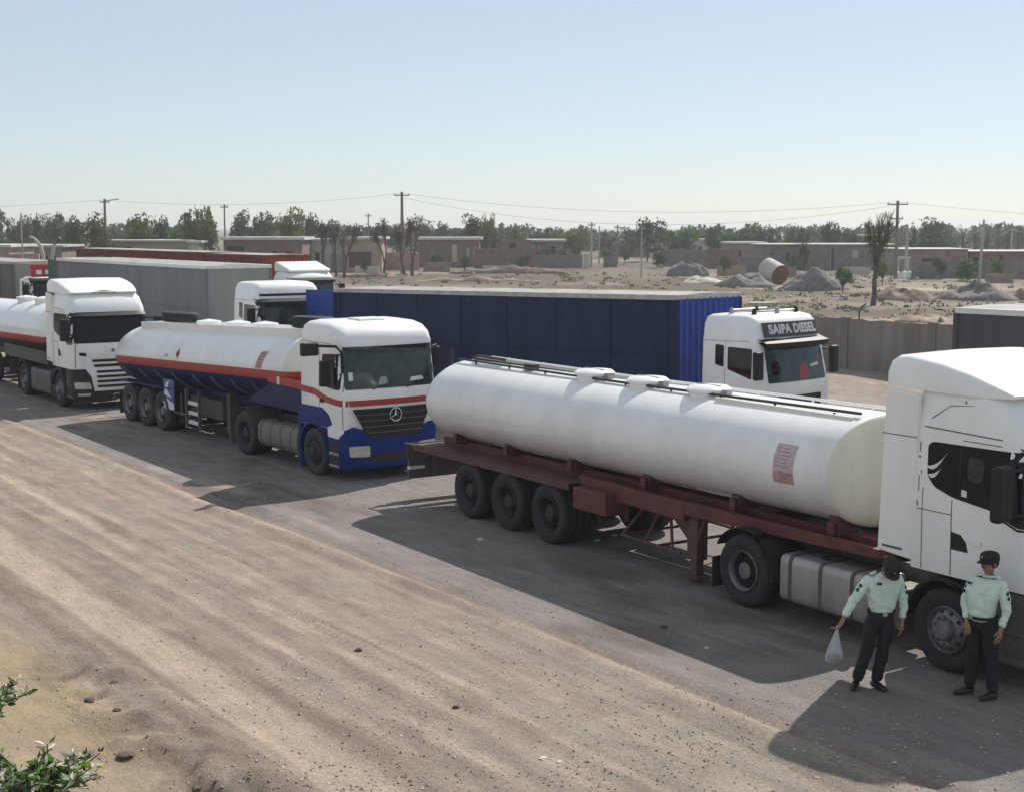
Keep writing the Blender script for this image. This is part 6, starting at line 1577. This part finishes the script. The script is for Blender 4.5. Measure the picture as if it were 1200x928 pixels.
# ------------------------------------------------------------------ stones, clods, shrubs in the foreground
def stones():
    rs = np.random.RandomState(3); base = np.array([(1, 0, 0), (-1, 0, 0), (0, 1, 0), (0, -1, 0), (0, 0, 1), (0, 0, -0.6)], float)
    F = np.array([(0, 2, 4), (2, 1, 4), (1, 3, 4), (3, 0, 4), (2, 0, 5), (1, 2, 5), (3, 1, 5), (0, 3, 5)])
    N = 45000; y = rs.uniform(12.8, 1, N) * 0
    y = 12.8 + (rs.rand(N) ** 1.6) * 24; x = rs.uniform(-0.40, 0.40, N) * y * 1.02
    a, b = ab(x, y); dens = 0.25 + 0.75 * smoothstep(-7, 1, a) * smoothstep(1.5, 4, b)
    dens = dens * (0.35 + 1.0 * smoothstep(0.4, 0.65, fbm(x * 0.8, y * 0.8, 7, 3)))
    keep = rs.rand(N) < dens; x, y = x[keep], y[keep]; n = len(x)
    z = ground_fields(x, y)[0]
    s = 0.006 + 0.020 * rs.rand(n) ** 6 + (rs.rand(n) < 0.02) * 0.010
    V = base[None] * rs.uniform(0.55, 1.3, (n, 6, 3)) * s[:, None, None] * np.array([1, 1, 0.6])
    ang = rs.uniform(0, 6.28, n); c, q = np.cos(ang), np.sin(ang)
    X = V[..., 0] * c[:, None] - V[..., 1] * q[:, None]; Y = V[..., 0] * q[:, None] + V[..., 1] * c[:, None]
    V = np.stack([X + x[:, None], Y + y[:, None], V[..., 2] + z[:, None] + s[:, None] * 0.2], -1).reshape(-1, 3)
    fc = (np.arange(n)[:, None, None] * 6 + F[None]).reshape(-1, 3)
    me = bpy.data.meshes.new('gravel'); me.from_pydata(V.tolist(), [], fc.tolist()); me.update()
    m = bpy.data.materials.new('stone'); m.use_nodes = True; nn, l = m.node_tree.nodes, m.node_tree.links; bs = nn['Principled BSDF']; bs.inputs['Roughness'].default_value = 0.9
    g = nn.new('ShaderNodeNewGeometry'); cr = nn.new('ShaderNodeValToRGB'); cr.color_ramp.elements[0].color = (0.22, 0.18, 0.15, 1); cr.color_ramp.elements[1].color = (0.55, 0.49, 0.42, 1)
    cr.color_ramp.elements[0].position = 0.05; e = cr.color_ramp.elements.new(0.5); e.color = (0.36, 0.30, 0.25, 1)
    l.new(g.outputs['Random Per Island'], cr.inputs[0]); l.new(cr.outputs[0], bs.inputs['Base Color']); me.materials.append(m)
    o = link_mesh('gravel', me); tag(o, 'small stones and gravel strewn over the dirt track', 'gravel', kind='stuff')
stones()
clod_m = M('dark_clod', (0.12, 0.085, 0.065), 0.95, var=0.3, vs=8)
pale_stone = M('pale_stone', (0.55, 0.52, 0.46), 0.85, var=0.2, vs=6)
def rock(u, v, s, mat, name, label, cat, seed, flat=0.6):
    x, y = gp(u, v); bm = B(); bmesh.ops.create_icosphere(bm, subdivisions=2, radius=s); rr = random.Random(seed)
    for vtx in bm.verts: vtx.co *= rr.uniform(0.75, 1.2); vtx.co.z *= flat
    tag(obj(name, bm, mat, None, ang=25, loc=(x, y, gz(x, y) + s * flat * 0.35)), label, cat)
rock(133, 802, 0.055, clod_m, 'dirt_clod', 'dark round dirt clod beside the pale tyre track', 'clod', 1)
rock(105, 829, 0.06, clod_m, 'dirt_clod', 'larger dark dirt clod at the top of the churned ridge', 'clod', 2)
rock(137, 842, 0.05, clod_m, 'dirt_clod', 'small dark clod between the ridge and the pale track', 'clod', 3)
rock(147, 889, 0.09, clod_m, 'dirt_clod', 'wide dark clod low on the churned ridge', 'clod', 4, 0.4)
rock(232, 922, 0.07, clod_m, 'dirt_clod', 'dark clod at the bottom edge beside the pale track', 'clod', 5)
rock(420, 760, 0.05, clod_m, 'dirt_clod', 'dark stone in the middle of the dirt track', 'clod', 6)
rock(534, 827, 0.045, clod_m, 'dirt_clod', 'dark stone on the track near the bottom centre', 'clod', 7)
rock(778, 735, 0.05, clod_m, 'dirt_clod', 'dark stone in the shade of the near tank', 'clod', 8)
for i, (u, v, s) in enumerate(((563, 632, .07), (700, 633, .06), (672, 622, .05), (828, 759, .035), (636, 887, .05), (656, 890, .04), (233, 622, 0.0), (745, 617, .12), (720, 627, 0.07))):
    if s: rock(u, v, s, pale_stone, 'pale_stone', ['pale flat stone in the shade by the third trailer wheel', 'pale stone in the shade under the trailer', 'small pale stone behind the last trailer wheel', 'tiny pale stone in the open shade before the fuel tank', 'pale stone at the bottom of the track, left of two', 'pale stone at the bottom of the track, right of two', '', 'big pale stone under the tank near the landing leg', 'flat pale stone left of the big one under the tank'][i], 'stone', 20 + i, 0.35)

leaf_green = leaf_mat('shrub_leaf_green', (0.10, 0.22, 0.035)); leaf_pale = leaf_mat('shrub_leaf_pale', (0.55, 0.57, 0.50)); leaf_brown = leaf_mat('shrub_leaf_dark', (0.07, 0.075, 0.04))
def shrub(loc, label, tips, seed, leafn=9, ls=0.05):
    t = thing('shrub', label, 'shrub', loc, 0, 'leafy shrubs at the lower left'); rr = random.Random(seed); st = B(); L = {0: B(), 1: B(), 2: B()}
    for tip in tips:
        tip = Vector(tip); mid = tip * 0.5 + Vector((rr.uniform(-.08, .08), rr.uniform(-.08, .08), 0.05)); base = Vector((rr.uniform(-.05, .05), rr.uniform(-.05, .05), -0.05))
        tube(st, [base, mid, tip], [0.014, 0.010, 0.005], 6)
        for k in range(leafn):
            q = 0.35 + 0.65 * (k + rr.random()) / leafn; p = base.lerp(mid, q * 2) if q < 0.5 else mid.lerp(tip, q * 2 - 1)
            for _ in range(3):
                d = (Vector((rr.gauss(0, 1), rr.gauss(0, 1), rr.uniform(-0.3, 1.0)))).normalized(); s = ls * rr.uniform(0.7, 1.3)
                sd_ = d.cross(Vector((rr.gauss(0, 1), rr.gauss(0, 1), rr.gauss(0, 1)))).normalized(); up = d.cross(sd_)
                kind = rr.choices((0, 1, 2), (0.42, 0.34, 0.24))[0]; bm = L[kind]
                a = p + d * 0.02; c = [a, a + d * s * .35 + sd_ * s * .26, a + d * s * .75 + sd_ * s * .2, a + d * s * 1.25 - up * s * .15, a + d * s * .75 - sd_ * s * .2, a + d * s * .35 - sd_ * s * .26]
                m0 = a + d * s * .55 + up * s * 0.08; vm = bm.verts.new(m0); vv = [bm.verts.new(p_) for p_ in c]
                for i in range(6): bm.faces.new((vm, vv[i], vv[(i + 1) % 6]))
    obj('stem', st, bark, t)
    for k, m_ in ((0, leaf_green), (1, leaf_pale), (2, leaf_brown)): tag(obj('foliage', L[k], m_, t, ang=60), kind='stuff')
rs_ = random.Random(77)
gx, gy = gp(52, 962); shrub((gx, gy, gz(gx, gy)), 'leafy shrub with green and dusty pale leaves at the bottom left corner', [(rs_.uniform(-.60, .56), rs_.uniform(-.3, .3), rs_.uniform(.14, .42)) for _ in range(42)] + [(.02, .1, .50)], 3, 9, 0.070)
gx, gy = gp(-30, 880); shrub((gx, gy, gz(gx, gy)), 'dusty pale-leaved shrub reaching in at the left edge above the other', [(rs_.uniform(-.4, .62), rs_.uniform(-.25, .3), rs_.uniform(.14, .52)) for _ in range(40)], 5, 9, 0.070)

# ------------------------------------------------------------------ two policemen
shirt_m = M('pale_green_shirt', (0.66, 0.78, 0.70), 0.8, var=0.10, vs=9, bump=0.35, bs=16)
trouser_m = M('black_trousers', (0.014, 0.014, 0.018), 0.85, var=0.3, vs=8, bump=0.2, bs=12)
skin_m = M('skin', (0.30, 0.155, 0.095), 0.55, var=0.1, vs=14)
hair_m = M('black_hair', (0.012, 0.01, 0.01), 0.7)
cap_m = M('black_cap', (0.015, 0.015, 0.018), 0.8, var=0.2, vs=10)
shoe_m = M('black_shoe', (0.018, 0.016, 0.015), 0.45, var=0.3, vs=8)
patch_m = M('dark_green_badge', (0.01, 0.05, 0.03), 0.7)
gold_m = M('badge_metal', (0.6, 0.55, 0.4), 0.35, 0.7)

def skin_mesh(name, nodes, edges, mat, parent, sub=2, root=0):
    me = bpy.data.meshes.new(name); me.from_pydata([n[0] for n in nodes], edges, []); me.update()
    o = bpy.data.objects.new(name, me); C.objects.link(o)
    sk = o.modifiers.new('skin', 'SKIN'); sk.use_smooth_shade = True
    sv = me.skin_vertices[0].data
    for i, n in enumerate(nodes):
        r_ = n[1]; sv[i].radius = (r_, r_) if not isinstance(r_, tuple) else r_; sv[i].use_root = (i == root)
    sb = o.modifiers.new('sub', 'SUBSURF'); sb.levels = sub; sb.render_levels = sub
    dg = bpy.context.evaluated_depsgraph_get(); dg.update()
    m2 = bpy.data.meshes.new_from_object(o.evaluated_get(dg)); bpy.data.objects.remove(o); bpy.data.meshes.remove(me)
    for p in m2.polygons: p.use_smooth = True
    m2.materials.clear(); m2.materials.append(mat)
    m2.name = name; q = link_mesh(name, m2, parent); return q

from mathutils import noise as mn
def creases(o, amp, sc):
    me = o.data
    for v in me.vertices:
        c = v.co; q = mn.noise(Vector((c.x * sc, c.y * sc, c.z * sc * 1.9))) + 0.6 * mn.noise(Vector((c.x * sc * 2.1 + c.z * 6, c.y * sc * 2, c.z * sc * 2.6)))
        v.co = c + v.normal * amp * q
    me.update()

def hand_nodes(nodes, edges, wi, elbow, wrist, thumb_side, curl=0.35):
    """palm, five unequal bent fingers"""
    w_ = Vector(wrist); d = (w_ - Vector(elbow)).normalized(); side = d.cross(Vector(thumb_side)).normalized(); th = Vector(thumb_side).normalized()
    th = (th - d * th.dot(d)).normalized()
    p1 = w_ + d * 0.045; nodes.append((tuple(p1), (0.034, 0.020))); k1 = len(nodes) - 1; edges.append((wi, k1))
    p2 = w_ + d * 0.085; nodes.append((tuple(p2), (0.036, 0.018))); k2 = len(nodes) - 1; edges.append((k1, k2))
    for i, (off, L) in enumerate(((0.027, 0.070), (0.009, 0.080), (-0.009, 0.075), (-0.026, 0.058))):
        a = p2 + th * off + d * 0.012; b = a + d * L * 0.5 + side * L * curl * 0.3; c = b + d * L * 0.38 + side * L * curl
        for q, r_ in ((a, 0.0095), (b, 0.0085), (c, 0.0065)):
            nodes.append((tuple(q), r_)); k = len(nodes) - 1; edges.append((k2 if q is a else k - 1, k))
    a = p1 + th * 0.032; b = a + th * 0.018 + d * 0.028 + side * .01; c = b + d * 0.026 + side * 0.012
    for q, r_ in ((a, 0.012), (b, 0.010), (c, 0.008)):
        nodes.append((tuple(q), r_)); k = len(nodes) - 1; edges.append((k1 if q is a else k - 1, k))
    return p2 + d * 0.03 + side * 0.02

def person(name, label, loc, J, face, headtilt, capdir):
    """J: joints in local metres. x right in the picture, y away from the camera, z up"""
    t = thing(name, label, 'person', loc, 0)
    V = Vector
    # bare body: one continuous surface
    nodes, edges = [], []
    def add(p, r_, par=None):
        nodes.append((tuple(p), r_)); i = len(nodes) - 1
        if par is not None: edges.append((par, i))
        return i
    pel = add(J['pelvis'], (0.095, 0.075)); wa = add(J['waist'], (0.095, 0.075), pel); ch = add(J['chest'], (0.11, 0.075), wa); nb = add(J['neckbase'], (0.055, 0.052), ch)
    hd = V(J['head']); nk = add((V(J['neckbase']) + hd) / 2 + V((0, 0, -0.02)), 0.052, nb)
    f = V(face).normalized()
    add(hd + V((0, 0, -0.052)) + f * 0.02, (0.074, 0.080), nk); i = len(nodes) - 1
    i2 = add(hd + V((0, 0, 0.03)) - f * 0.005, (0.086, 0.096), i); add(hd + V((0, 0, 0.09)) - f * 0.012, (0.06, 0.068), i2)
    grips = {}
    for s in 'LR':
        sh = add(J['sh' + s], 0.040, ch); el = add(J['el' + s], 0.036, sh); wr = add(J['wr' + s], (0.028, 0.024), el)
        grips[s] = hand_nodes(nodes, edges, wr, J['el' + s], J['wr' + s], J.get('th' + s, (0, -1, 0)), J.get('cu' + s, 0.35))
        hp = add(J['hip' + s], 0.070, pel); kn = add(J['kn' + s], 0.050, hp); add(J['an' + s], 0.038, kn)
    body = skin_mesh('body', nodes, edges, skin_m, t, 2)
    up = V((0, 0, 1)); rt = f.cross(up).normalized()
    # face
    nose = B(); 
    for p, r_ in ((hd + f * 0.088 + up * 0.005, 0.013), (hd + f * 0.102 - up * 0.018, 0.015)): bmesh.ops.create_icosphere(nose, subdivisions=2, radius=r_, matrix=Matrix.Translation(p))
    obj('nose', nose, skin_m, body, ang=80)
    for k in (-1, 1):
        b = B(); bmesh.ops.create_icosphere(b, subdivisions=2, radius=0.011, matrix=Matrix.Translation(hd + f * 0.082 + rt * k * 0.030 + up * 0.018)); obj('eye', b, hair_m, body)
        b = B(); bmesh.ops.create_icosphere(b, subdivisions=2, radius=0.024, matrix=Matrix.Translation(hd + rt * k * 0.088 - f * 0.01) @ Matrix.Diagonal((0.6, 0.9, 1.25, 1))); obj('ear', b, skin_m, body)
        b = B(); tube(b, [hd + f * 0.078 + rt * k * 0.018 + up * 0.038, hd + f * 0.068 + rt * k * 0.05 + up * 0.034], 0.005, 6); obj('eyebrow', b, hair_m, body)
    b = B(); tube(b, [hd + f * 0.082 - rt * 0.022 - up * 0.042, hd + f * 0.088 - up * 0.040, hd + f * 0.082 + rt * 0.022 - up * 0.042], 0.006, 6); obj('mouth', b, M('lips', (0.22, 0.09, 0.07), .6), body)
    b = B(); bmesh.ops.create_icosphere(b, subdivisions=3, radius=0.095, matrix=Matrix.Translation(hd - f * 0.020 + up * 0.018))
    for v in b.verts:
        w_ = v.co - hd
        if w_.dot(f) > 0.03 and w_.z < 0.05: v.co -= f * 0.05
        if w_.z < -0.045: v.co.z = hd.z - 0.045
    obj('hair', b, hair_m, t, ang=80)
    # shirt
    nodes, edges = [], []
    wst = V(J['waist']); pv = V(J['pelvis'])
    a00 = add(pv.lerp(wst, 0.32), J.get('rhem', (0.142, 0.122))); a0 = add(pv.lerp(wst, 0.5), J.get('rhem', (0.142, 0.122)), a00); a1 = add(wst + V(J.get('belly', (0, 0, 0))), J.get('rwaist', (0.160, 0.135)), a0); a2 = add(J['chest'], J.get('rchest', (0.178, 0.125)), a1)
    a3 = add(V(J['chest']).lerp(V(J['neckbase']), 0.68), (0.125, 0.092), a2); a4 = add(V(J['neckbase']) + up * 0.005, (0.078, 0.072), a3); add(V(J['neckbase']) + up * 0.028, (0.066, 0.062), a4)
    for s in 'LR':
        q = add(V(J['sh' + s]), 0.073, a2); e = add(V(J['el' + s]), 0.058, q); m_ = V(J['el' + s]).lerp(V(J['wr' + s]), 0.9); add(m_, 0.041, e)
    sh_o = skin_mesh('shirt', nodes, edges, shirt_m, t, 3); creases(sh_o, 0.015, 8)
    # trousers
    nodes, edges = [], []
    a0 = add(pv.lerp(wst, 0.80), J.get('rhip', (0.142, 0.120))); a0 = add(pv.lerp(wst, 0.45), tuple(1.1 * q_ for q_ in J.get('rhip', (0.142, 0.120))), a0); a1 = add(pv, (0.162, 0.130), a0)
    for s in 'LR':
        h = add(V(J['hip' + s]) + V((0, 0, -0.03)), 0.098, a1); m1 = add(V(J['hip' + s]).lerp(V(J['kn' + s]), 0.55), 0.092, h); k = add(J['kn' + s], 0.080, m1)
        m2 = add(V(J['kn' + s]).lerp(V(J['an' + s]), 0.5), 0.074, k); add(V(J['an' + s]) + up * -0.01, 0.072, m2)
    tr_o = skin_mesh('trousers', nodes, edges, trouser_m, t, 3); creases(tr_o, 0.012, 6)
    # belt
    c = pv.lerp(wst, 0.5); b = B(); rx, ry = J.get('rbelt', (0.166, 0.138)); q = J.get('twist', 0.0)
    for i in range(28):
        vs = []
        for a, z in ((i, -0.02), (i + 1, -0.02), (i + 1, 0.02), (i, 0.02)):
            w_ = 2 * PI * a / 28; X, Y = rx * math.cos(w_), ry * math.sin(w_); vs.append(b.verts.new((c.x + X * math.cos(q) - Y * math.sin(q), c.y + X * math.sin(q) + Y * math.cos(q), c.z + z)))
        b.faces.new(vs)
    bmesh.ops.remove_doubles(b, verts=b.verts, dist=1e-5); bl = obj('belt', b, cap_m, t)
    ff = V((f.x, f.y, 0)).normalized(); boxb = B(); bmesh.ops.create_cube(boxb, size=1, matrix=Matrix.Translation(c + ff * (ry + 0.008)) @ ff.to_track_quat('Y', 'Z').to_matrix().to_4x4() @ Matrix.Diagonal((0.05, 0.012, 0.035, 1))); obj('buckle', boxb, gold_m, bl)
    # shoes
    for s in 'LR':
        an = V(J['an' + s]); td = V(J['toe' + s]).normalized(); nodes, edges = [], []
        z0 = 0.045
        k = add(V((an.x, an.y, 0.075)), 0.052); k0 = add(V((an.x, an.y, z0)) - td * 0.055, (0.042, 0.042), k); k = add(V((an.x, an.y, z0)) + td * 0.07, (0.046, 0.040), k); k = add(V((an.x, an.y, 0.038)) + td * 0.15, (0.046, 0.032), k); add(V((an.x, an.y, 0.034)) + td * 0.20, (0.034, 0.024), k)
        so = skin_mesh('shoe', nodes, edges, shoe_m, t, 1)
        for v in so.data.vertices: v.co.z = max(v.co.z, 0.002)
    # cap with peak
    cf = V(capdir).normalized(); cu_ = (up - cf * up.dot(cf)).normalized(); cr_ = cf.cross(cu_)
    Mx = Matrix((( cr_.x, cf.x, cu_.x, 0), (cr_.y, cf.y, cu_.y, 0), (cr_.z, cf.z, cu_.z, 0), (0, 0, 0, 1)))
    b = B(); lathe(b, [(0.100, -0.01), (0.106, 0.03), (0.103, 0.065), (0.085, 0.096), (0.045, 0.112), (0, 0.116)], 'z', 22)
    for v in b.verts: v.co.y *= 1.12
    n = 10; rows = []
    for j in range(4):
        q_ = j / 3; rows.append([b.verts.new((0.097 * math.sin(R(-75 + 150 * i / n)), 0.098 * math.cos(R(-75 + 150 * i / n)) + 0.080 * q_ * math.cos(R(-75 + 150 * i / n)) ** 0.6, 0.012 - 0.022 * q_ - 0.02 * math.sin(R(-75 + 150 * i / n)) ** 2 * q_)) for i in range(n + 1)])
    for a_, b__ in zip(rows, rows[1:]):
        for i in range(n): b.faces.new((a_[i], a_[i + 1], b__[i + 1], b__[i]))
    for v in b.verts: v.co = Mx @ v.co + hd + cu_ * 0.032 - cf * 0.005
    cp = obj('cap', b, cap_m, t, ang=50)
    b = B(); bmesh.ops.create_icosphere(b, subdivisions=2, radius=0.018, matrix=Matrix.Translation(hd + cu_ * 0.085 + cf * 0.098)); obj('cap_badge', b, gold_m, cp)
    # shirt details: collar, placket, pockets, shoulder badges
    cb = B(); N = 12; nbp = V(J['neckbase'])
    for i in range(N):
        w0, w1 = 2 * PI * i / N, 2 * PI * (i + 1) / N
        cb.faces.new([cb.verts.new((nbp.x + r_ * math.cos(w_), nbp.y + r_ * math.sin(w_), nbp.z + z)) for w_, r_, z in ((w0, .082, .000), (w1, .082, .000), (w1, .066, .022), (w0, .066, .022))])
    bmesh.ops.remove_doubles(cb, verts=cb.verts, dist=1e-5); co_ = obj('collar', cb, shirt_m, sh_o); sm = co_.modifiers.new('thick', 'SOLIDIFY'); sm.thickness = 0.008
    chv = V(J['chest']); fw = V((f.x, f.y, 0)).normalized(); rr_ = V((fw.y, -fw.x, 0))
    try:
        for k in (-1, 1):
            o0 = chv + rr_ * 0.085 * k + up * 0.03 + fw * 0.6; okh, lo_, nn_, _i = sh_o.ray_cast(o0, -fw)
            if okh:
                b = B(); bmesh.ops.create_cube(b, size=1, matrix=Matrix.Translation(lo_) @ nn_.to_track_quat('Z', 'Y').to_matrix().to_4x4() @ Matrix.Diagonal((0.085, 0.085, 0.012, 1))); obj('pocket', b, shirt_m, sh_o, bevel=0.004)
                if k == 1:
                    b = B(); bmesh.ops.create_cube(b, size=1, matrix=Matrix.Translation(lo_ + up * 0.055 + fw * .004) @ nn_.to_track_quat('Z', 'Y').to_matrix().to_4x4() @ Matrix.Diagonal((0.055, 0.03, 0.012, 1))); obj('chest_badge', b, patch_m, sh_o)
    except Exception: pass
    for s in 'LR':
        S_, E_ = V(J['sh' + s]), V(J['el' + s]); dd = (E_ - S_).normalized(); o_ = (S_ - V(J['chest'])); o_ = (o_ - dd * o_.dot(dd)).normalized(); o2 = (o_ * 0.75 + V((0, -1, 0)) * 0.65).normalized()
        for tt, sz in ((0.32, (0.024, 0.024)), (0.52, (0.020, 0.028))):
            b = B(); p = S_.lerp(E_, tt) + o2 * 0.060; bmesh.ops.create_icosphere(b, subdivisions=2, radius=1, matrix=Matrix.Translation(p) @ o2.to_track_quat('Z', 'Y').to_matrix().to_4x4() @ Matrix.Diagonal((sz[0], sz[1], 0.010, 1))); obj('arm_badge', b, patch_m, sh_o)
        b = B(); tube(b, [S_ + up * 0.068 - (S_ - nbp).normalized() * 0.03, S_.lerp(nbp, 0.5) + up * 0.075], 0.016, 6); obj('epaulette', b, shirt_m, sh_o)
    return t, grips

# left man: head bowed, arm held out with the bag
gx, gy = gp(1018, 807)
JL = dict(pelvis=(0.115, 0.0, 0.88), waist=(0.12, -0.02, 1.02), chest=(0.125, -0.035, 1.24), neckbase=(0.13, -0.05, 1.40), head=(0.175, -0.17, 1.50),
          shR=(-0.065, -0.04, 1.335), elR=(-0.235, -0.07, 1.10), wrR=(-0.355, -0.12, 0.89), shL=(0.315, -0.03, 1.335), elL=(0.385, 0.0, 1.06), wrL=(0.36, -0.04, 0.83),
          hipR=(0.02, 0, 0.85), knR=(-0.045, -0.04, 0.47), anR=(-0.145, 0.05, 0.09), hipL=(0.20, 0, 0.85), knL=(0.145, -0.03, 0.46), anL=(0.085, 0.02, 0.09),
          toeR=(-0.45, -1, 0), toeL=(0.5, -1, 0), thR=(0.3, -1, 0.2), thL=(-0.4, -1, 0), cuR=0.9)
pl, gl = person('person', 'man in pale green shirt and black cap with bowed head, holding out a plastic bag', (gx, gy, gz(gx, gy)), JL, (0.05, -0.80, -0.60), 0, (0.05, -0.72, -0.70))
# right man: turned to the left, looking at his colleague
gx2, gy2 = gp(1146, 816)
JR = dict(pelvis=(0.03, 0.0, 0.90), waist=(0.01, -0.02, 1.05), chest=(0.05, 0.0, 1.28), neckbase=(0.080, 0.0, 1.445), head=(0.062, -0.03, 1.605),
          shR=(-0.075, 0.12, 1.37), elR=(-0.15, 0.14, 1.10), wrR=(-0.17, -0.02, 0.92), shL=(0.185, -0.14, 1.365), elL=(0.245, -0.16, 1.09), wrL=(0.16, -0.22, 0.86),
          hipR=(-0.03, 0.07, 0.87), knR=(-0.055, 0.06, 0.48), anR=(-0.085, 0.08, 0.09), hipL=(0.085, -0.07, 0.87), knL=(0.115, -0.08, 0.47), anL=(0.135, -0.10, 0.09),
          toeR=(-1, -0.15, 0), toeL=(-0.9, -0.4, 0), thR=(-1, 0, 0), thL=(-1, -0.3, 0), belly=(-0.03, -0.015, 0.03), rwaist=(0.165, 0.165), rhem=(0.148, 0.150), rhip=(0.150, 0.150), rbelt=(0.172, 0.168), rchest=(0.165, 0.155))
pr_, gr_ = person('person', 'man in pale green shirt and black cap turned left with his arms hanging down', (gx2, gy2, gz(gx2, gy2)), JR, (-0.93, -0.36, -0.04), 0, (-0.93, -0.36, -0.02))
# plastic bag hanging from the left man's hand
def plastic_bag():
    g = gl['R'] + Vector((gx, gy, gz(gx, gy))); rr = random.Random(4)
    t = thing('plastic_bag', 'thin white plastic carrier bag with dark contents held by the man with bowed head', 'bag', tuple(g))
    m = bpy.data.materials.new('thin_plastic'); m.use_nodes = True; n, l = m.node_tree.nodes, m.node_tree.links; b = n['Principled BSDF']
    b.inputs['Base Color'].default_value = (0.75, 0.77, 0.80, 1); b.inputs['Roughness'].default_value = 0.35; b.inputs['Alpha'].default_value = 0.36
    bm = B(); prof = [(0.012, 0.02), (0.014, -0.02), (0.022, -0.07), (0.038, -0.14), (0.058, -0.22), (0.078, -0.30), (0.086, -0.36), (0.075, -0.41), (0.04, -0.435), (0, -0.44)]
    lathe(bm, prof, 'z', 22)
    for v in bm.verts:
        a = math.atan2(v.co.y, v.co.x); k = 1 + 0.12 * math.sin(5 * a + v.co.z * 9) + 0.06 * math.sin(11 * a); v.co.x = v.co.x * k * 1.15 + v.co.z * 0.10; v.co.y *= k * 0.75
    obj('bag_film', bm, m, t, ang=60)
    b = B(); bmesh.ops.create_icosphere(b, subdivisions=2, radius=0.070, matrix=Matrix.Translation((-0.036, 0, -0.372)) @ Matrix.Diagonal((1.15, .8, .85, 1)))
    for v in b.verts: v.co += Vector([rr.uniform(-.006, .006) for _ in range(3)])
    obj('contents', b, M('dark_goods', (0.03, 0.035, 0.05), 0.6), t)
plastic_bag()

# ------------------------------------------------------------------ dusty air
hb = B(); box(hb, -3400, 3400, -600, 3400, -3.0, 14.0)
hz_o = obj('haze', hb, [], None, smooth=False); tag(hz_o, kind='stuff')
hm = bpy.data.materials.new('dusty_air'); hm.use_nodes = True; n, l = hm.node_tree.nodes, hm.node_tree.links
n.remove(n['Principled BSDF']); pv = n.new('ShaderNodeVolumePrincipled'); pv.inputs['Color'].default_value = (0.86, 0.90, 0.93, 1); pv.inputs['Density'].default_value = 0.00045; pv.inputs['Anisotropy'].default_value = 0.3
l.new(pv.outputs[0], n['Material Output'].inputs['Volume']); hz_o.data.materials.append(hm)
